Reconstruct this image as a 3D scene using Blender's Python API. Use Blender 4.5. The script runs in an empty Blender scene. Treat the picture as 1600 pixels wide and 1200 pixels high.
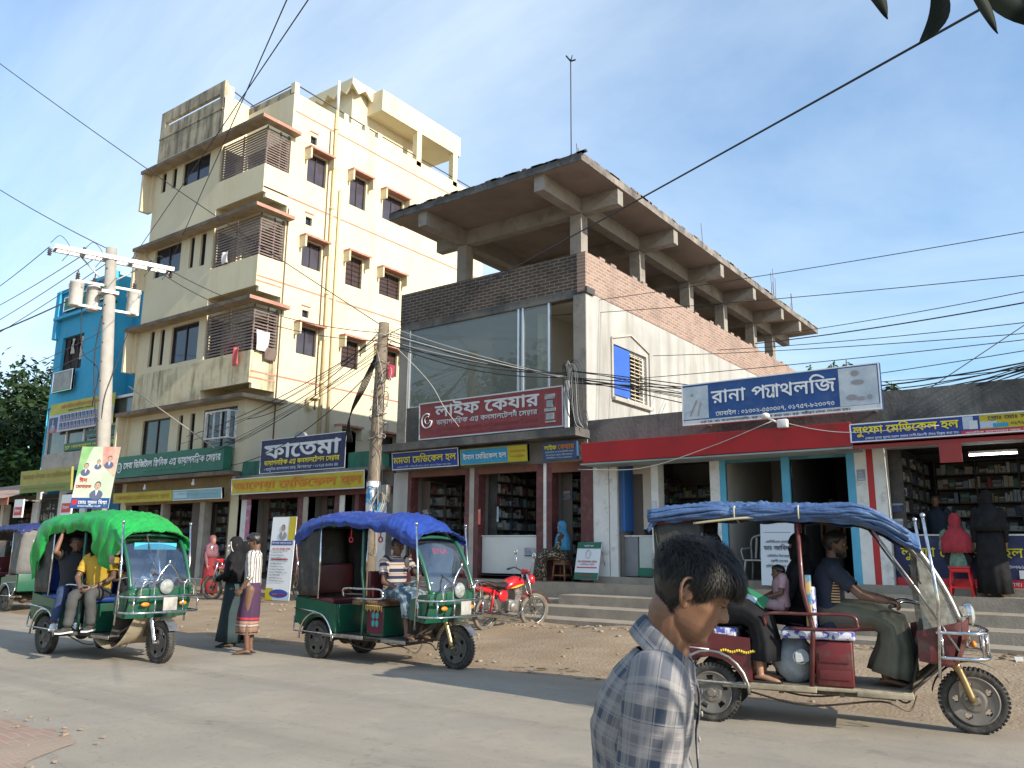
import bpy, bmesh, math, random
from mathutils import Vector as V, Matrix, noise
R = math.radians
random.seed(7)
sc = bpy.context.scene
col = sc.collection
# ---------------------------------------------------------------- camera
F_PX, YAW, PIT, ROL, CAM_H = 1270.0, R(-36.25), R(11.53), R(0.52), 1.5
cd = V((math.sin(YAW)*math.cos(PIT), math.cos(YAW)*math.cos(PIT), math.sin(PIT)))
r0 = V((math.cos(YAW), -math.sin(YAW), 0)); u0 = r0.cross(cd)
cr = r0*math.cos(ROL)+u0*math.sin(ROL); cu = -r0*math.sin(ROL)+u0*math.cos(ROL)
cam = bpy.data.cameras.new('camera'); cam.sensor_width = 36; cam.lens = 36*F_PX/1600
cam.clip_end = 3000; cam.clip_start = 0.05
camo = bpy.data.objects.new('camera', cam); col.objects.link(camo)
camo.matrix_world = Matrix(((cr.x, cu.x, -cd.x, 0), (cr.y, cu.y, -cd.y, 0), (cr.z, cu.z, -cd.z, CAM_H), (0, 0, 0, 1)))
sc.camera = camo
# ---------------------------------------------------------------- light
SUN_EL, SUN_OFF = R(26.0), R(3.0)
sund = V((math.cos(SUN_EL)*math.cos(SUN_OFF), -math.cos(SUN_EL)*math.sin(SUN_OFF), math.sin(SUN_EL)))
sl = bpy.data.lights.new('sun', 'SUN'); sl.energy = 5.0; sl.angle = R(0.5); sl.color = (1, .92, .78)
so = bpy.data.objects.new('sun', sl); col.objects.link(so)
so.rotation_euler = sund.to_track_quat('Z', 'Y').to_euler(); so.location = (20, -4, 30)
w = bpy.data.worlds.new('World'); sc.world = w; w.use_nodes = True
nt = w.node_tree; N = nt.nodes; L = nt.links
bg = N['Background']; bg.inputs[1].default_value = 0.15
sky = N.new('ShaderNodeTexSky'); sky.sky_type = 'NISHITA'; sky.sun_disc = False
sky.sun_elevation = SUN_EL; sky.sun_rotation = math.atan2(sund.x, sund.y); sky.dust_density = .7; sky.air_density = 1.25; sky.ozone_density = 4.0
# thin streaky cloud, laid out by direction on a plane overhead
tc = N.new('ShaderNodeTexCoord'); sx = N.new('ShaderNodeSeparateXYZ'); L.new(tc.outputs['Generated'], sx.inputs[0])
def mth(op, a, b=None, tree=None):
    n = (tree or nt).nodes.new('ShaderNodeMath'); n.operation = op
    for i, v in enumerate((a, b)):
        if v is None: continue
        if isinstance(v, (int, float)): n.inputs[i].default_value = v
        else: (tree or nt).links.new(v, n.inputs[i])
    return n.outputs[0]
zz = mth('ADD', mth('MAXIMUM', sx.outputs[2], 0.0), 0.16)
cb = N.new('ShaderNodeCombineXYZ'); L.new(mth('DIVIDE', sx.outputs[0], zz), cb.inputs[0]); L.new(mth('DIVIDE', sx.outputs[1], zz), cb.inputs[1])
mp = N.new('ShaderNodeMapping'); mp.inputs['Rotation'].default_value = (0, 0, R(38)); mp.inputs['Scale'].default_value = (.5, .95, 1); L.new(cb.outputs[0], mp.inputs[0])
nz = N.new('ShaderNodeTexNoise'); nz.inputs['Scale'].default_value = .62; nz.inputs['Detail'].default_value = 9; nz.inputs['Roughness'].default_value = .58; nz.inputs['Distortion'].default_value = .6; L.new(mp.outputs[0], nz.inputs[0])
cr_ = N.new('ShaderNodeValToRGB'); cr_.color_ramp.elements[0].position = .33; cr_.color_ramp.elements[1].position = .70; L.new(nz.outputs[0], cr_.inputs[0])
mx = N.new('ShaderNodeMix'); mx.data_type = 'RGBA'; L.new(mth('MULTIPLY', cr_.outputs[0], .75), mx.inputs[0]); hs = N.new('ShaderNodeHueSaturation'); hs.inputs['Saturation'].default_value = 1.24; hs.inputs['Value'].default_value = 1.08; L.new(sky.outputs[0], hs.inputs['Color']); L.new(hs.outputs[0], mx.inputs[6]); mx.inputs[7].default_value = (5.3, 6.0, 6.5, 1)
L.new(mx.outputs[2], bg.inputs[0])
vs = sc.view_settings; vs.view_transform = 'Standard'; vs.look = 'None'; vs.exposure = 0.48; vs.gamma = 1.0
sc.cycles.max_bounces = 8; sc.cycles.transparent_max_bounces = 16; sc.cycles.use_denoising = True

# ---------------------------------------------------------------- helpers
def tag(o, label=None, cat=None, group=None, kind=None):
    for k, v in (('label', label), ('category', cat), ('group', group), ('kind', kind)):
        if v: o[k] = v
    return o
def empty(name, loc, rz=0, label=None, cat=None, group=None):
    o = bpy.data.objects.new(name, None); col.objects.link(o); o.location = loc; o.rotation_euler = (0, 0, rz); o.empty_display_size = .2
    return tag(o, label, cat, group)
def copy_tree(o, parent=None):
    c = o.copy(); col.objects.link(c)
    if parent: c.parent = parent
    for ch in list(o.children): copy_tree(ch, c)
    return c
MATS = {}
def mat(name, c, rough=.8, c2=None, sc_=3.0, metal=0., bump=0., bsc=40., spec=.5, c3=None, streak=0, alpha=None, tr=0, emis=None, coat=0, lo=.35, hi=.65, uv=False, sheen=0, gr=(.52, .74)):
    """principled material: base colour c mottled with c2 (noise), optional third colour c3 as grime blotches/streaks"""
    if name in MATS: return MATS[name]
    m = bpy.data.materials.new(name); m.use_nodes = True; MATS[name] = m
    t = m.node_tree; b = t.nodes['Principled BSDF']; k = t.links
    b.inputs['Roughness'].default_value = rough; b.inputs['Metallic'].default_value = metal
    b.inputs['Specular IOR Level'].default_value = spec; b.inputs['Coat Weight'].default_value = coat; b.inputs['Coat Roughness'].default_value = .08
    b.inputs['Base Color'].default_value = (*c, 1); b.inputs['Sheen Weight'].default_value = sheen
    if tr: b.inputs['Transmission Weight'].default_value = tr
    if alpha is not None: b.inputs['Alpha'].default_value = alpha
    if emis: b.inputs['Emission Color'].default_value = (*emis[0], 1); b.inputs['Emission Strength'].default_value = emis[1]
    co = t.nodes.new('ShaderNodeTexCoord'); src = co.outputs['UV' if uv else 'Object']
    out = None
    def nzr(scale, vec, l, h, det=6, r=.6):
        n = t.nodes.new('ShaderNodeTexNoise'); n.inputs['Scale'].default_value = scale; n.inputs['Detail'].default_value = det; n.inputs['Roughness'].default_value = r; k.new(vec, n.inputs[0])
        q = t.nodes.new('ShaderNodeMapRange'); q.inputs[1].default_value = l; q.inputs[2].default_value = h; k.new(n.outputs[0], q.inputs[0]); return q.outputs[0]
    if c2:
        x = t.nodes.new('ShaderNodeMix'); x.data_type = 'RGBA'; k.new(nzr(sc_, src, lo, hi), x.inputs[0]); x.inputs[6].default_value = (*c, 1); x.inputs[7].default_value = (*c2, 1); out = x.outputs[2]
    if c3:
        mpn = t.nodes.new('ShaderNodeMapping'); mpn.inputs['Scale'].default_value = (1, 1, .12) if streak else (1, 1, 1); k.new(src, mpn.inputs[0])
        f = mth('MULTIPLY', nzr(sc_*1.7+.3, mpn.outputs[0], gr[0], gr[1], 8, .65), .85, t)
        x = t.nodes.new('ShaderNodeMix'); x.data_type = 'RGBA'; k.new(f, x.inputs[0])
        if out: k.new(out, x.inputs[6])
        else: x.inputs[6].default_value = (*c, 1)
        x.inputs[7].default_value = (*c3, 1); out = x.outputs[2]
    if out: k.new(out, b.inputs['Base Color'])
    if bump:
        n = t.nodes.new('ShaderNodeTexNoise'); n.inputs['Scale'].default_value = bsc; n.inputs['Detail'].default_value = 5; k.new(src, n.inputs[0])
        bp = t.nodes.new('ShaderNodeBump'); bp.inputs['Strength'].default_value = bump; bp.inputs['Distance'].default_value = .02; k.new(n.outputs[0], bp.inputs['Height']); k.new(bp.outputs[0], b.inputs['Normal'])
    return m

class MB:
    """collects faces; build() links them as one mesh object"""
    def __init__(s): s.v = []; s.f = []; s.mi = []; s.sm = []; s.uv = {}
    def add(s, vs, fs, m=0, smooth=False, uvs=None):
        o = len(s.v); s.v += [tuple(p) for p in vs]
        for i, f in enumerate(fs):
            if uvs: s.uv[len(s.f)] = [uvs[q] for q in f]
            s.f.append([q+o for q in f]); s.mi.append(m); s.sm.append(smooth)
        return s
    def box(s, x0, x1, y0, y1, z0, z1, m=0):
        p = [(x, y, z) for z in (z0, z1) for y in (y0, y1) for x in (x0, x1)]
        return s.add(p, [(0, 2, 3, 1), (4, 5, 7, 6), (0, 1, 5, 4), (2, 6, 7, 3), (0, 4, 6, 2), (1, 3, 7, 5)], m)
    def obox(s, c, ax, ay, az, m=0):
        c, ax, ay, az = V(c), V(ax), V(ay), V(az)
        p = [c+ax*i+ay*j+az*k for k in (-1, 1) for j in (-1, 1) for i in (-1, 1)]
        return s.add(p, [(0, 2, 3, 1), (4, 5, 7, 6), (0, 1, 5, 4), (2, 6, 7, 3), (0, 4, 6, 2), (1, 3, 7, 5)], m)
    def rbox(s, x0, x1, y0, y1, z0, z1, r=.02, m=0):
        """box with rounded edges"""
        b = bmesh.new(); bmesh.ops.create_cube(b, size=1)
        for v in b.verts: v.co = V(((x0+x1)/2+v.co.x*(x1-x0), (y0+y1)/2+v.co.y*(y1-y0), (z0+z1)/2+v.co.z*(z1-z0)))
        bmesh.ops.bevel(b, geom=b.edges[:], offset=r, segments=2, affect='EDGES', profile=.6)
        return s.addbm(b, m, True)
    def addbm(s, b, m=0, smooth=True):
        b.verts.index_update(); s.add([v.co.copy() for v in b.verts], [[v.index for v in f.verts] for f in b.faces], m, smooth); b.free(); return s
    def quad(s, *p, m=0): return s.add(p, [tuple(range(len(p)))], m)
    def grid(s, fn, nu, nv, m=0, smooth=True, uvf=None, closeu=False):
        vs = [fn(i/(nu if closeu else nu-1) if nu > 1 else 0, j/(nv-1)) for j in range(nv) for i in range(nu)]
        fs = []
        for j in range(nv-1):
            for i in range(nu if closeu else nu-1):
                a = j*nu+i; b = j*nu+(i+1) % nu; fs.append((a, b, b+nu, a+nu))
        uv = [uvf(i/(nu-1), j/(nv-1)) for j in range(nv) for i in range(nu)] if uvf else None
        return s.add(vs, fs, m, smooth, uv)
    def loft(s, rings, m=0, smooth=True, caps=True, uvw=None):
        """rings: lists of equal point count; closed around"""
        n = len(rings[0]); vs = [p for r_ in rings for p in r_]; fs = []; o = len(s.f)
        for j in range(len(rings)-1):
            for i in range(n):
                a = j*n+i; b = j*n+(i+1) % n; fs.append((a, b, b+n, a+n))
        base = len(s.v)
        if uvw:
            s.v += [tuple(p) for p in vs]
            for j in range(len(rings)-1):
                for i in range(n):
                    a = j*n+i; b = j*n+(i+1) % n
                    s.uv[len(s.f)] = [(uvw[0]*i/n, uvw[1][j]), (uvw[0]*(i+1)/n, uvw[1][j]), (uvw[0]*(i+1)/n, uvw[1][j+1]), (uvw[0]*i/n, uvw[1][j+1])]
                    s.f.append([q+base for q in (a, b, b+n, a+n)]); s.mi.append(m); s.sm.append(smooth)
        else: s.add(vs, fs, m, smooth)
        if caps:
            s.f.append([base+i for i in range(n)][::-1]); s.mi.append(m); s.sm.append(False)
            s.f.append([base+(len(rings)-1)*n+i for i in range(n)]); s.mi.append(m); s.sm.append(False)
        return s
    def tube(s, path, r, n=8, m=0, caps=True, flat=1.0, uvw=None):
        path = [V(p) for p in path]; rs = r if isinstance(r, (list, tuple)) else [r]*len(path)
        rings = []; t = (path[1]-path[0]).normalized(); up = V((0, 0, 1)) if abs(t.z) < .9 else V((1, 0, 0)); a = t.cross(up).normalized(); pl = [0]
        for i, p in enumerate(path):
            if i: pl.append(pl[-1]+(p-path[i-1]).length)
            d = (path[min(i+1, len(path)-1)]-path[max(i-1, 0)])
            if d.length > 1e-7: t = d.normalized()
            a = (a-t*a.dot(t)).normalized(); b = t.cross(a)
            rings.append([p+(a*math.cos(2*math.pi*k/n)+b*math.sin(2*math.pi*k/n)*flat)*rs[i] for k in range(n)])
        return s.loft(rings, m, True, caps, (uvw, pl) if uvw else None)
    def cyl(s, p0, p1, r, n=12, m=0, r1=None): return s.tube([p0, p1], [r, r if r1 is None else r1], n, m)
    def lathe(s, prof, c, axis='z', n=24, m=0, caps=False):
        rings = []
        for r_, h in prof:
            ring = []
            for k in range(n):
                a = 2*math.pi*k/n; x, y = r_*math.cos(a), r_*math.sin(a)
                ring.append((c[0]+x, c[1]+y, c[2]+h) if axis == 'z' else (c[0]+x, c[1]+h, c[2]+y) if axis == 'y' else (c[0]+h, c[1]+x, c[2]+y))
            rings.append(ring)
        return s.loft(rings, m, True, caps)
    def ell(s, c, rx, ry, rz, m=0, nu=16, nv=10, rot=None):
        c = V(c)
        def fn(u, v):
            a = 2*math.pi*u; b = math.pi*(v-.5); p = V((rx*math.cos(b)*math.cos(a), ry*math.cos(b)*math.sin(a), rz*math.sin(b)))
            return c+(rot @ p if rot else p)
        return s.grid(fn, nu, nv, m, True, None, True)
    def wall(s, o, u, holes, U, Z, depth, nrm, m=0, mr=None):
        """flat wall with openings. o origin, u unit horizontal dir, U=(u0,u1), Z=(z0,z1), holes (u0,u1,z0,z1); reveals go depth against nrm"""
        o, u, n = V(o), V(u), V(nrm); us = sorted({*U, *[h[i] for h in holes for i in (0, 1)]}); zs = sorted({*Z, *[h[i] for h in holes for i in (2, 3)]})
        us = [q for q in us if U[0] <= q <= U[1]]; zs = [q for q in zs if Z[0] <= q <= Z[1]]
        P = lambda a, z, dd=0: o+u*a+V((0, 0, z))-n*dd
        for i in range(len(us)-1):
            for j in range(len(zs)-1):
                cx, cz = (us[i]+us[i+1])/2, (zs[j]+zs[j+1])/2
                if any(h[0] < cx < h[1] and h[2] < cz < h[3] for h in holes): continue
                s.quad(P(us[i], zs[j]), P(us[i+1], zs[j]), P(us[i+1], zs[j+1]), P(us[i], zs[j+1]), m=m)
        for a, b, c, d in holes:
            q = [(a, c), (b, c), (b, d), (a, d)]
            for i in range(4):
                p, p2 = q[i], q[(i+1) % 4]; s.quad(P(*p), P(*p2), P(*p2, depth), P(*p, depth), m=m if mr is None else mr)
        return s
    def build(s, name, mats, parent=None, loc=None, rot=None, smooth=None):
        me = bpy.data.meshes.new(name); me.from_pydata(s.v, [], s.f)
        me.polygons.foreach_set('material_index', s.mi); me.polygons.foreach_set('use_smooth', s.sm if smooth is None else [smooth]*len(s.f))
        if s.uv:
            ul = me.uv_layers.new(name='UVMap'); i = 0
            for p in me.polygons:
                uv = s.uv.get(p.index)
                for kx, li in enumerate(p.loop_indices):
                    if uv: ul.data[li].uv = uv[kx]
        for m in (mats if isinstance(mats, (list, tuple)) else [mats]): me.materials.append(m)
        bm = bmesh.new(); bm.from_mesh(me); bmesh.ops.remove_doubles(bm, verts=bm.verts[:], dist=1e-5); bmesh.ops.recalc_face_normals(bm, faces=bm.faces[:]); bm.to_mesh(me); bm.free()
        me.update()
        o = bpy.data.objects.new(name, me); col.objects.link(o)
        if parent: o.parent = parent
        if loc: o.location = loc
        if rot: o.rotation_euler = rot
        return o
def sag(p, q, s, n=14):
    p, q = V(p), V(q); return [p.lerp(q, i/n)-V((0, 0, s*4*(i/n)*(1-i/n))) for i in range(n+1)]
def spl(pts, n=6):
    """Catmull-Rom through points"""
    pts = [V(p) for p in pts]; P = [pts[0]*2-pts[1]]+pts+[pts[-1]*2-pts[-2]]; out = []
    for i in range(1, len(P)-2):
        for k in range(n):
            t = k/n; a, b, c, d = P[i-1:i+3]
            out.append(.5*((2*b)+(c-a)*t+(2*a-5*b+4*c-d)*t*t+(3*b-a-3*c+d)*t**3))
    return out+[pts[-1]]
def lerp(a, b, t): return a+(b-a)*t
def ss(a, b, x):
    t = max(0, min(1, (x-a)/(b-a))); return t*t*(3-2*t)

# ---------------------------------------------------------------- lettering
_tc = bpy.data.curves.new('lettering_source', 'FONT'); _to = bpy.data.objects.new('lettering_source', _tc); col.objects.link(_to); _tc.resolution_u = 3
_gl = {}
from mathutils.geometry import delaunay_2d_cdt
def _raw(ch):
    """glyph outlines filled contour by contour: verts (x, y, layer) and triangles"""
    _tc.body = ch; _to.data = _tc; _tc.update_tag(); bpy.context.view_layer.update()
    cv = _to.to_curve(bpy.context.evaluated_depsgraph_get()); loops = []
    for sp in cv.splines:
        p = []; bp = sp.bezier_points; n = len(bp)
        for i in range(n):
            A, B = bp[i], bp[(i+1) % n]; c0, c1, c2, c3 = A.co, A.handle_right, B.handle_left, B.co; st = 1 if ((c1-c0).cross(c3-c0).length < 1e-5 and (c2-c0).cross(c3-c0).length < 1e-5) else 4
            for k in range(st): t = k/st; q = c0*(1-t)**3+c1*3*t*(1-t)**2+c2*3*t*t*(1-t)+c3*t**3; p.append(V((q.x, q.y, 0)))
        q = [p[0]]
        for v in p[1:]:
            if (v-q[-1]).length > 1e-4: q.append(v)
        if len(q) > 2: loops.append(q)
    _to.to_curve_clear()
    if not loops: return [], []
    pts, eds, o = [], [], 0
    for l in loops: pts += [v.xy for v in l]; eds += [(o+i, o+(i+1) % len(l)) for i in range(len(l))]; o += len(l)
    vv, _, ff = delaunay_2d_cdt(pts, eds, [], 0, 1e-5)[:3]
    def wind(x, y):
        w_ = 0
        for l in loops:
            for i in range(len(l)):
                p_, q_ = l[i], l[(i+1) % len(l)]
                if (p_.y > y) != (q_.y > y) and x < (q_.x-p_.x)*(y-p_.y)/(q_.y-p_.y)+p_.x: w_ += 1 if q_.y > p_.y else -1
        return w_
    keep = [list(f) for f in ff if wind(sum(vv[i].x for i in f)/3, sum(vv[i].y for i in f)/3)]
    return [(v.x, v.y, 0) for v in vv], keep
def glyph(ch):
    if ch not in _gl:
        v, f = _raw(ch); ref = 'ক' if ord(ch) > 127 else 'H'; w1 = max(p[0] for p in _raw(ch+ref)[0]); w0 = max(p[0] for p in _raw(ref)[0]); _gl[ch] = (v, f, w1-w0)
    return _gl[ch]
PRE = 'িেৈ'; SPLIT = {'ো': ('ে', 'া'), 'ৌ': ('ে', 'ৗ')}
def layout(txt):
    """returns verts, faces, width at size 1; reorders Bengali vowel signs and stacks conjuncts"""
    bold = 0.0; VS, FS = [], []; x = 0.0
    def put(ch, px, sxx=1, syy=1, dy=0):
        v, f, a = glyph(ch); o = len(VS); VS.extend((px+p[0]*sxx, dy+p[1]*syy, p[2]) for p in v); FS.extend([q+o for q in ff] for ff in f); return a*sxx
    def stroke(pts, wd):
        if len(pts) > 2: pts = [tuple(q.xy) for q in spl([V((a, b, 0)) for a, b in pts], 5)]
        o = len(VS)
        for i, (a, b) in enumerate(pts):
            (c, d), (e_, f_) = pts[max(i-1, 0)], pts[min(i+1, len(pts)-1)]; l = math.hypot(e_-c, f_-d) or 1; nx, ny = -(f_-d)/l*wd, (e_-c)/l*wd; VS.extend([(a+nx, b+ny, 3), (a-nx, b-ny, 3)])
        FS.extend([o+2*i, o+2*i+1, o+2*i+3, o+2*i+2] for i in range(len(pts)-1))
    i = 0; n = len(txt); isc = lambda c: 'ক' <= c <= 'হ' or 0x9DC <= ord(c) <= 0x9DF or c == 'ৎ'
    while i < n:
        c = txt[i]
        if c == ' ': x += .3; i += 1; continue
        if not isc(c): x += put(c, x); i += 1; continue
        cons = [c]; i += 1
        if i < n and txt[i] == '়': cons[0] += ''; nuk = True; i += 1
        else: nuk = False
        while i+1 < n and txt[i] == '্' and isc(txt[i+1]): cons.append(txt[i+1]); i += 2
        post = []; pre = None
        while i < n and (0x981 <= ord(txt[i]) <= 0x983 or 0x9BC <= ord(txt[i]) <= 0x9CD or txt[i] == 'ৗ'):
            q = txt[i]
            if q in SPLIT: pre = SPLIT[q][0]; post.append(SPLIT[q][1])
            elif q in PRE: pre = q
            elif q == '়': nuk = True
            else: post.append(q)
            i += 1
        if pre: x += put(pre, x)
        x0 = x; reph = len(cons) > 1 and cons[0] == 'র'
        if reph: cons = cons[1:]
        if len(cons) == 1 or cons[1] in 'যর': x += put(cons[0], x)
        else:
            x += put(cons[0], x, 1, .6, .26); put(cons[1], x0+.1, .62, .5, -.1)
        if nuk: stroke([(x0+.28, -.16), (x0+.36, -.16)], .045)
        if len(cons) > 1 and cons[1] == 'য':
            stroke([(x-.03, .47), (x+.08, .46), (x+.13, .34), (x+.07, .16), (x+.12, .05), (x+.25, .06), (x+.36, .26)], .034); stroke([(x+.36, .62), (x+.36, -.02)], .04+bold); stroke([(x-.02, .62), (x+.42, .62)], .03+bold); x += .4
        if len(cons) > 1 and cons[1] == 'র': stroke([(x0+.08, -.14), (x-.1, -.02)], .035+bold)
        if reph: stroke([(x-.1, .72), (x+.02, .92)], .035+bold)
        for q in post: x += put(q, x)
    return VS, FS, x
def letter(mb, txt, o, u, size=None, width=None, m=0, bold=0.0, up=V((0, 0, 1)), hmax=None, sx_=1.0):
    """adds lettering; o baseline start, u unit reading direction; bold letters are thickened by shifted layers half a millimetre apart"""
    vs_, fs_, wd = layout(txt); u = V(u); o = V(o); up = V(up); n = u.cross(up).normalized()
    if width: size = width/max(wd, .01)/sx_
    if hmax and size*.95 > hmax: sx_ = sx_*size*.95/hmax; size = hmax/.95
    sh = [(0, 0)] if not bold else [(-bold/2, 0), (bold/2, 0), (0, bold/2), (0, -bold/2), (0, 0)]
    for k, (dx, dy) in enumerate(sh): mb.add([o+u*((p[0]+dx)*size*sx_)+up*((p[1]+dy)*size)+n*(.0006*k+.00012*p[2]) for p in vs_], fs_, m)
    return wd*size*sx_
# ---------------------------------------------------------------- materials
ASPH = mat('asphalt', (.298, .256, .202), .9, (.36, .312, .245), .9, bump=.5, bsc=180, c3=(.26, .23, .185))
def sprinkle(m, scale, dark, amt, thr=.62):
    """speckle of darker grit mixed into a material's colour"""
    t = m.node_tree; b = t.nodes['Principled BSDF']; s = b.inputs['Base Color'].links[0].from_socket; k = t.links
    n = t.nodes.new('ShaderNodeTexNoise'); n.inputs['Scale'].default_value = scale; n.inputs['Detail'].default_value = 3; k.new(t.nodes['Texture Coordinate'].outputs['Object'], n.inputs[0])
    q = t.nodes.new('ShaderNodeMapRange'); q.inputs[1].default_value = thr; q.inputs[2].default_value = thr+.08; k.new(n.outputs[0], q.inputs[0])
    x = t.nodes.new('ShaderNodeMix'); x.data_type = 'RGBA'; k.new(mth('MULTIPLY', q.outputs[0], amt, t), x.inputs[0]); k.new(s, x.inputs[6]); x.inputs[7].default_value = (*dark, 1); k.new(x.outputs[2], b.inputs['Base Color'])
sprinkle(ASPH, 26, (.12, .11, .1), .6, .64); sprinkle(ASPH, 70, (.42, .38, .32), .4, .62); sprinkle(ASPH, 1.1, (.26, .235, .2), .35, .5); sprinkle(ASPH, 6, (.22, .2, .17), .35, .6)
def dusty_edge(m, y0, y1, c):
    """drifted dust on the verge side of the road"""
    t = m.node_tree; b = t.nodes['Principled BSDF']; s = b.inputs['Base Color'].links[0].from_socket; k = t.links; q = t.nodes.new('ShaderNodeSeparateXYZ'); k.new(t.nodes['Texture Coordinate'].outputs['Object'], q.inputs[0]); n = t.nodes.new('ShaderNodeTexNoise'); n.inputs['Scale'].default_value = 1.6; n.inputs['Detail'].default_value = 7; k.new(t.nodes['Texture Coordinate'].outputs['Object'], n.inputs[0])
    r_ = t.nodes.new('ShaderNodeMapRange'); r_.inputs[1].default_value = y0; r_.inputs[2].default_value = y1; k.new(mth('ADD', q.outputs[1], mth('MULTIPLY', mth('SUBTRACT', n.outputs[0], .5, t), 2.2, t), t), r_.inputs[0]); x = t.nodes.new('ShaderNodeMix'); x.data_type = 'RGBA'; k.new(mth('MULTIPLY', r_.outputs[0], .8, t), x.inputs[0]); k.new(s, x.inputs[6]); x.inputs[7].default_value = (*c, 1); k.new(x.outputs[2], b.inputs['Base Color'])
def tyre_marks(m):
    """long faint dark streaks worn along the driving direction"""
    t = m.node_tree; b = t.nodes['Principled BSDF']; s = b.inputs['Base Color'].links[0].from_socket; k = t.links; mp_ = t.nodes.new('ShaderNodeMapping'); mp_.inputs['Scale'].default_value = (.06, 1.5, 1); k.new(t.nodes['Texture Coordinate'].outputs['Object'], mp_.inputs[0]); n = t.nodes.new('ShaderNodeTexNoise'); n.inputs['Scale'].default_value = 1; n.inputs['Detail'].default_value = 6; n.inputs['Roughness'].default_value = .65; k.new(mp_.outputs[0], n.inputs[0]); q = t.nodes.new('ShaderNodeMapRange'); q.inputs[1].default_value = .48; q.inputs[2].default_value = .68; k.new(n.outputs[0], q.inputs[0])
    x = t.nodes.new('ShaderNodeMix'); x.data_type = 'RGBA'; k.new(mth('MULTIPLY', q.outputs[0], .45, t), x.inputs[0]); k.new(s, x.inputs[6]); x.inputs[7].default_value = (.2, .175, .145, 1); k.new(x.outputs[2], b.inputs['Base Color'])
    v = t.nodes.new('ShaderNodeTexVoronoi'); v.feature = 'DISTANCE_TO_EDGE'; v.inputs['Scale'].default_value = .55; wv = t.nodes.new('ShaderNodeTexNoise'); wv.inputs['Scale'].default_value = 3; wv.inputs['Detail'].default_value = 6; k.new(t.nodes['Texture Coordinate'].outputs['Object'], wv.inputs[0]); ad = t.nodes.new('ShaderNodeMix'); ad.data_type = 'RGBA'; ad.blend_type = 'LINEAR_LIGHT'; ad.inputs[0].default_value = .35; k.new(t.nodes['Texture Coordinate'].outputs['Object'], ad.inputs[6]); k.new(wv.outputs['Color'], ad.inputs[7]); k.new(ad.outputs[2], v.inputs['Vector'])
    c = t.nodes.new('ShaderNodeMapRange'); c.inputs[1].default_value = .004; c.inputs[2].default_value = .012; c.inputs[3].default_value = .45; c.inputs[4].default_value = 0; k.new(v.outputs['Distance'], c.inputs[0]); q2 = t.nodes.new('ShaderNodeMix'); q2.data_type = 'RGBA'; k.new(mth('MULTIPLY', c.outputs[0], q.outputs[0], t), q2.inputs[0]); k.new(x.outputs[2], q2.inputs[6]); q2.inputs[7].default_value = (.1, .09, .08, 1); k.new(q2.outputs[2], b.inputs['Base Color'])
tyre_marks(ASPH); dusty_edge(ASPH, 7.7, 8.9, (.31, .245, .175))
DIRT = mat('dirt', (.235, .165, .102), .95, (.31, .235, .155), 1.1, bump=.9, bsc=24, c3=(.21, .155, .10)); sprinkle(DIRT, 30, (.16, .12, .085), .6, .64)
CREAM = mat('cream_paint', (.66, .585, .41), .85, (.61, .535, .365), .8, bump=.08, bsc=30, c3=(.56, .47, .29), streak=1)
CREAMI = mat('cream_paint_plain', (.66, .57, .39), .85, (.6, .51, .34), 1.2)
STAIN = mat('stained_plaster', (.55, .47, .32), .9, (.33, .28, .2), 1.6, c3=(.05, .045, .04), streak=1, lo=.3, hi=.6, gr=(.44, .62))
STAINL = mat('rain_stained_plaster', (.64, .56, .37), .9, (.42, .33, .2), 2.2, c3=(.12, .09, .06), streak=1, lo=.45, hi=.75, gr=(.5, .7))
SLAB = mat('weathered_ledge', (.20, .145, .105), .9, (.09, .075, .06), 1.4, c3=(.04, .036, .033), bump=.2)
PINK = mat('faded_red_paint', (.43, .17, .125), .8, (.5, .26, .19), 3, c3=(.2, .1, .08))
CONC = mat('concrete', (.30, .275, .24), .9, (.22, .20, .175), 1.3, bump=.3, bsc=18, c3=(.13, .115, .10))
CONCD = mat('stained_concrete', (.16, .15, .135), .92, (.07, .068, .066), .9, bump=.3, bsc=18, c3=(.022, .022, .023), streak=1, lo=.4, hi=.6)
CONCL = mat('pale_concrete', (.44, .41, .36), .9, (.34, .31, .27), 1.5, bump=.25, bsc=25, c3=(.22, .2, .17))
SOFF = mat('concrete_soffit', (.275, .22, .19), .9, (.19, .155, .135), .6, bump=.15, bsc=8, c3=(.17, .12, .09))
STEP = mat('step_concrete', (.33, .285, .225), .9, (.25, .21, .165), 1.8, bump=.3, bsc=30, c3=(.2, .17, .135))
WPLA = mat('white_plaster', (.45, .44, .415), .9, (.35, .34, .32), .7, bump=.1, bsc=20, c3=(.2, .185, .16), streak=1, gr=(.47, .72))
WHT = mat('white_paint', (.72, .72, .69), .6, (.62, .62, .6), 3, c3=(.4, .39, .36))
BLUEW = mat('turquoise_paint', (.03, .36, .58), .8, (.035, .31, .52), 1.2, bump=.1, bsc=20, c3=(.10, .33, .44))
BLUEL = mat('sunlit_turquoise', (.06, .48, .68), .8, (.07, .42, .6), 2)  # lighter copy of the turquoise paint, with the sunlight put into its colour
MAROON = mat('maroon_paint', (.13, .035, .035), .6, (.09, .03, .03), 4, c3=(.2, .1, .09))
REDP = mat('red_sheet_metal', (.42, .014, .02), .5, (.33, .012, .018), 1.0, c3=(.22, .02, .02))
SKYB = mat('sky_blue_paint', (.10, .40, .58), .7, (.08, .33, .5), 3)
DARKG = mat('tinted_window_glass', (.012, .016, .03), .06, (.02, .026, .045), 1.2, spec=.6)
DARKR = mat('brown_shutter_glass', (.05, .028, .022), .25, (.07, .035, .026), 6, spec=.5)
FRAMEM = mat('window_frame_brown', (.035, .028, .026), .5)
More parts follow.
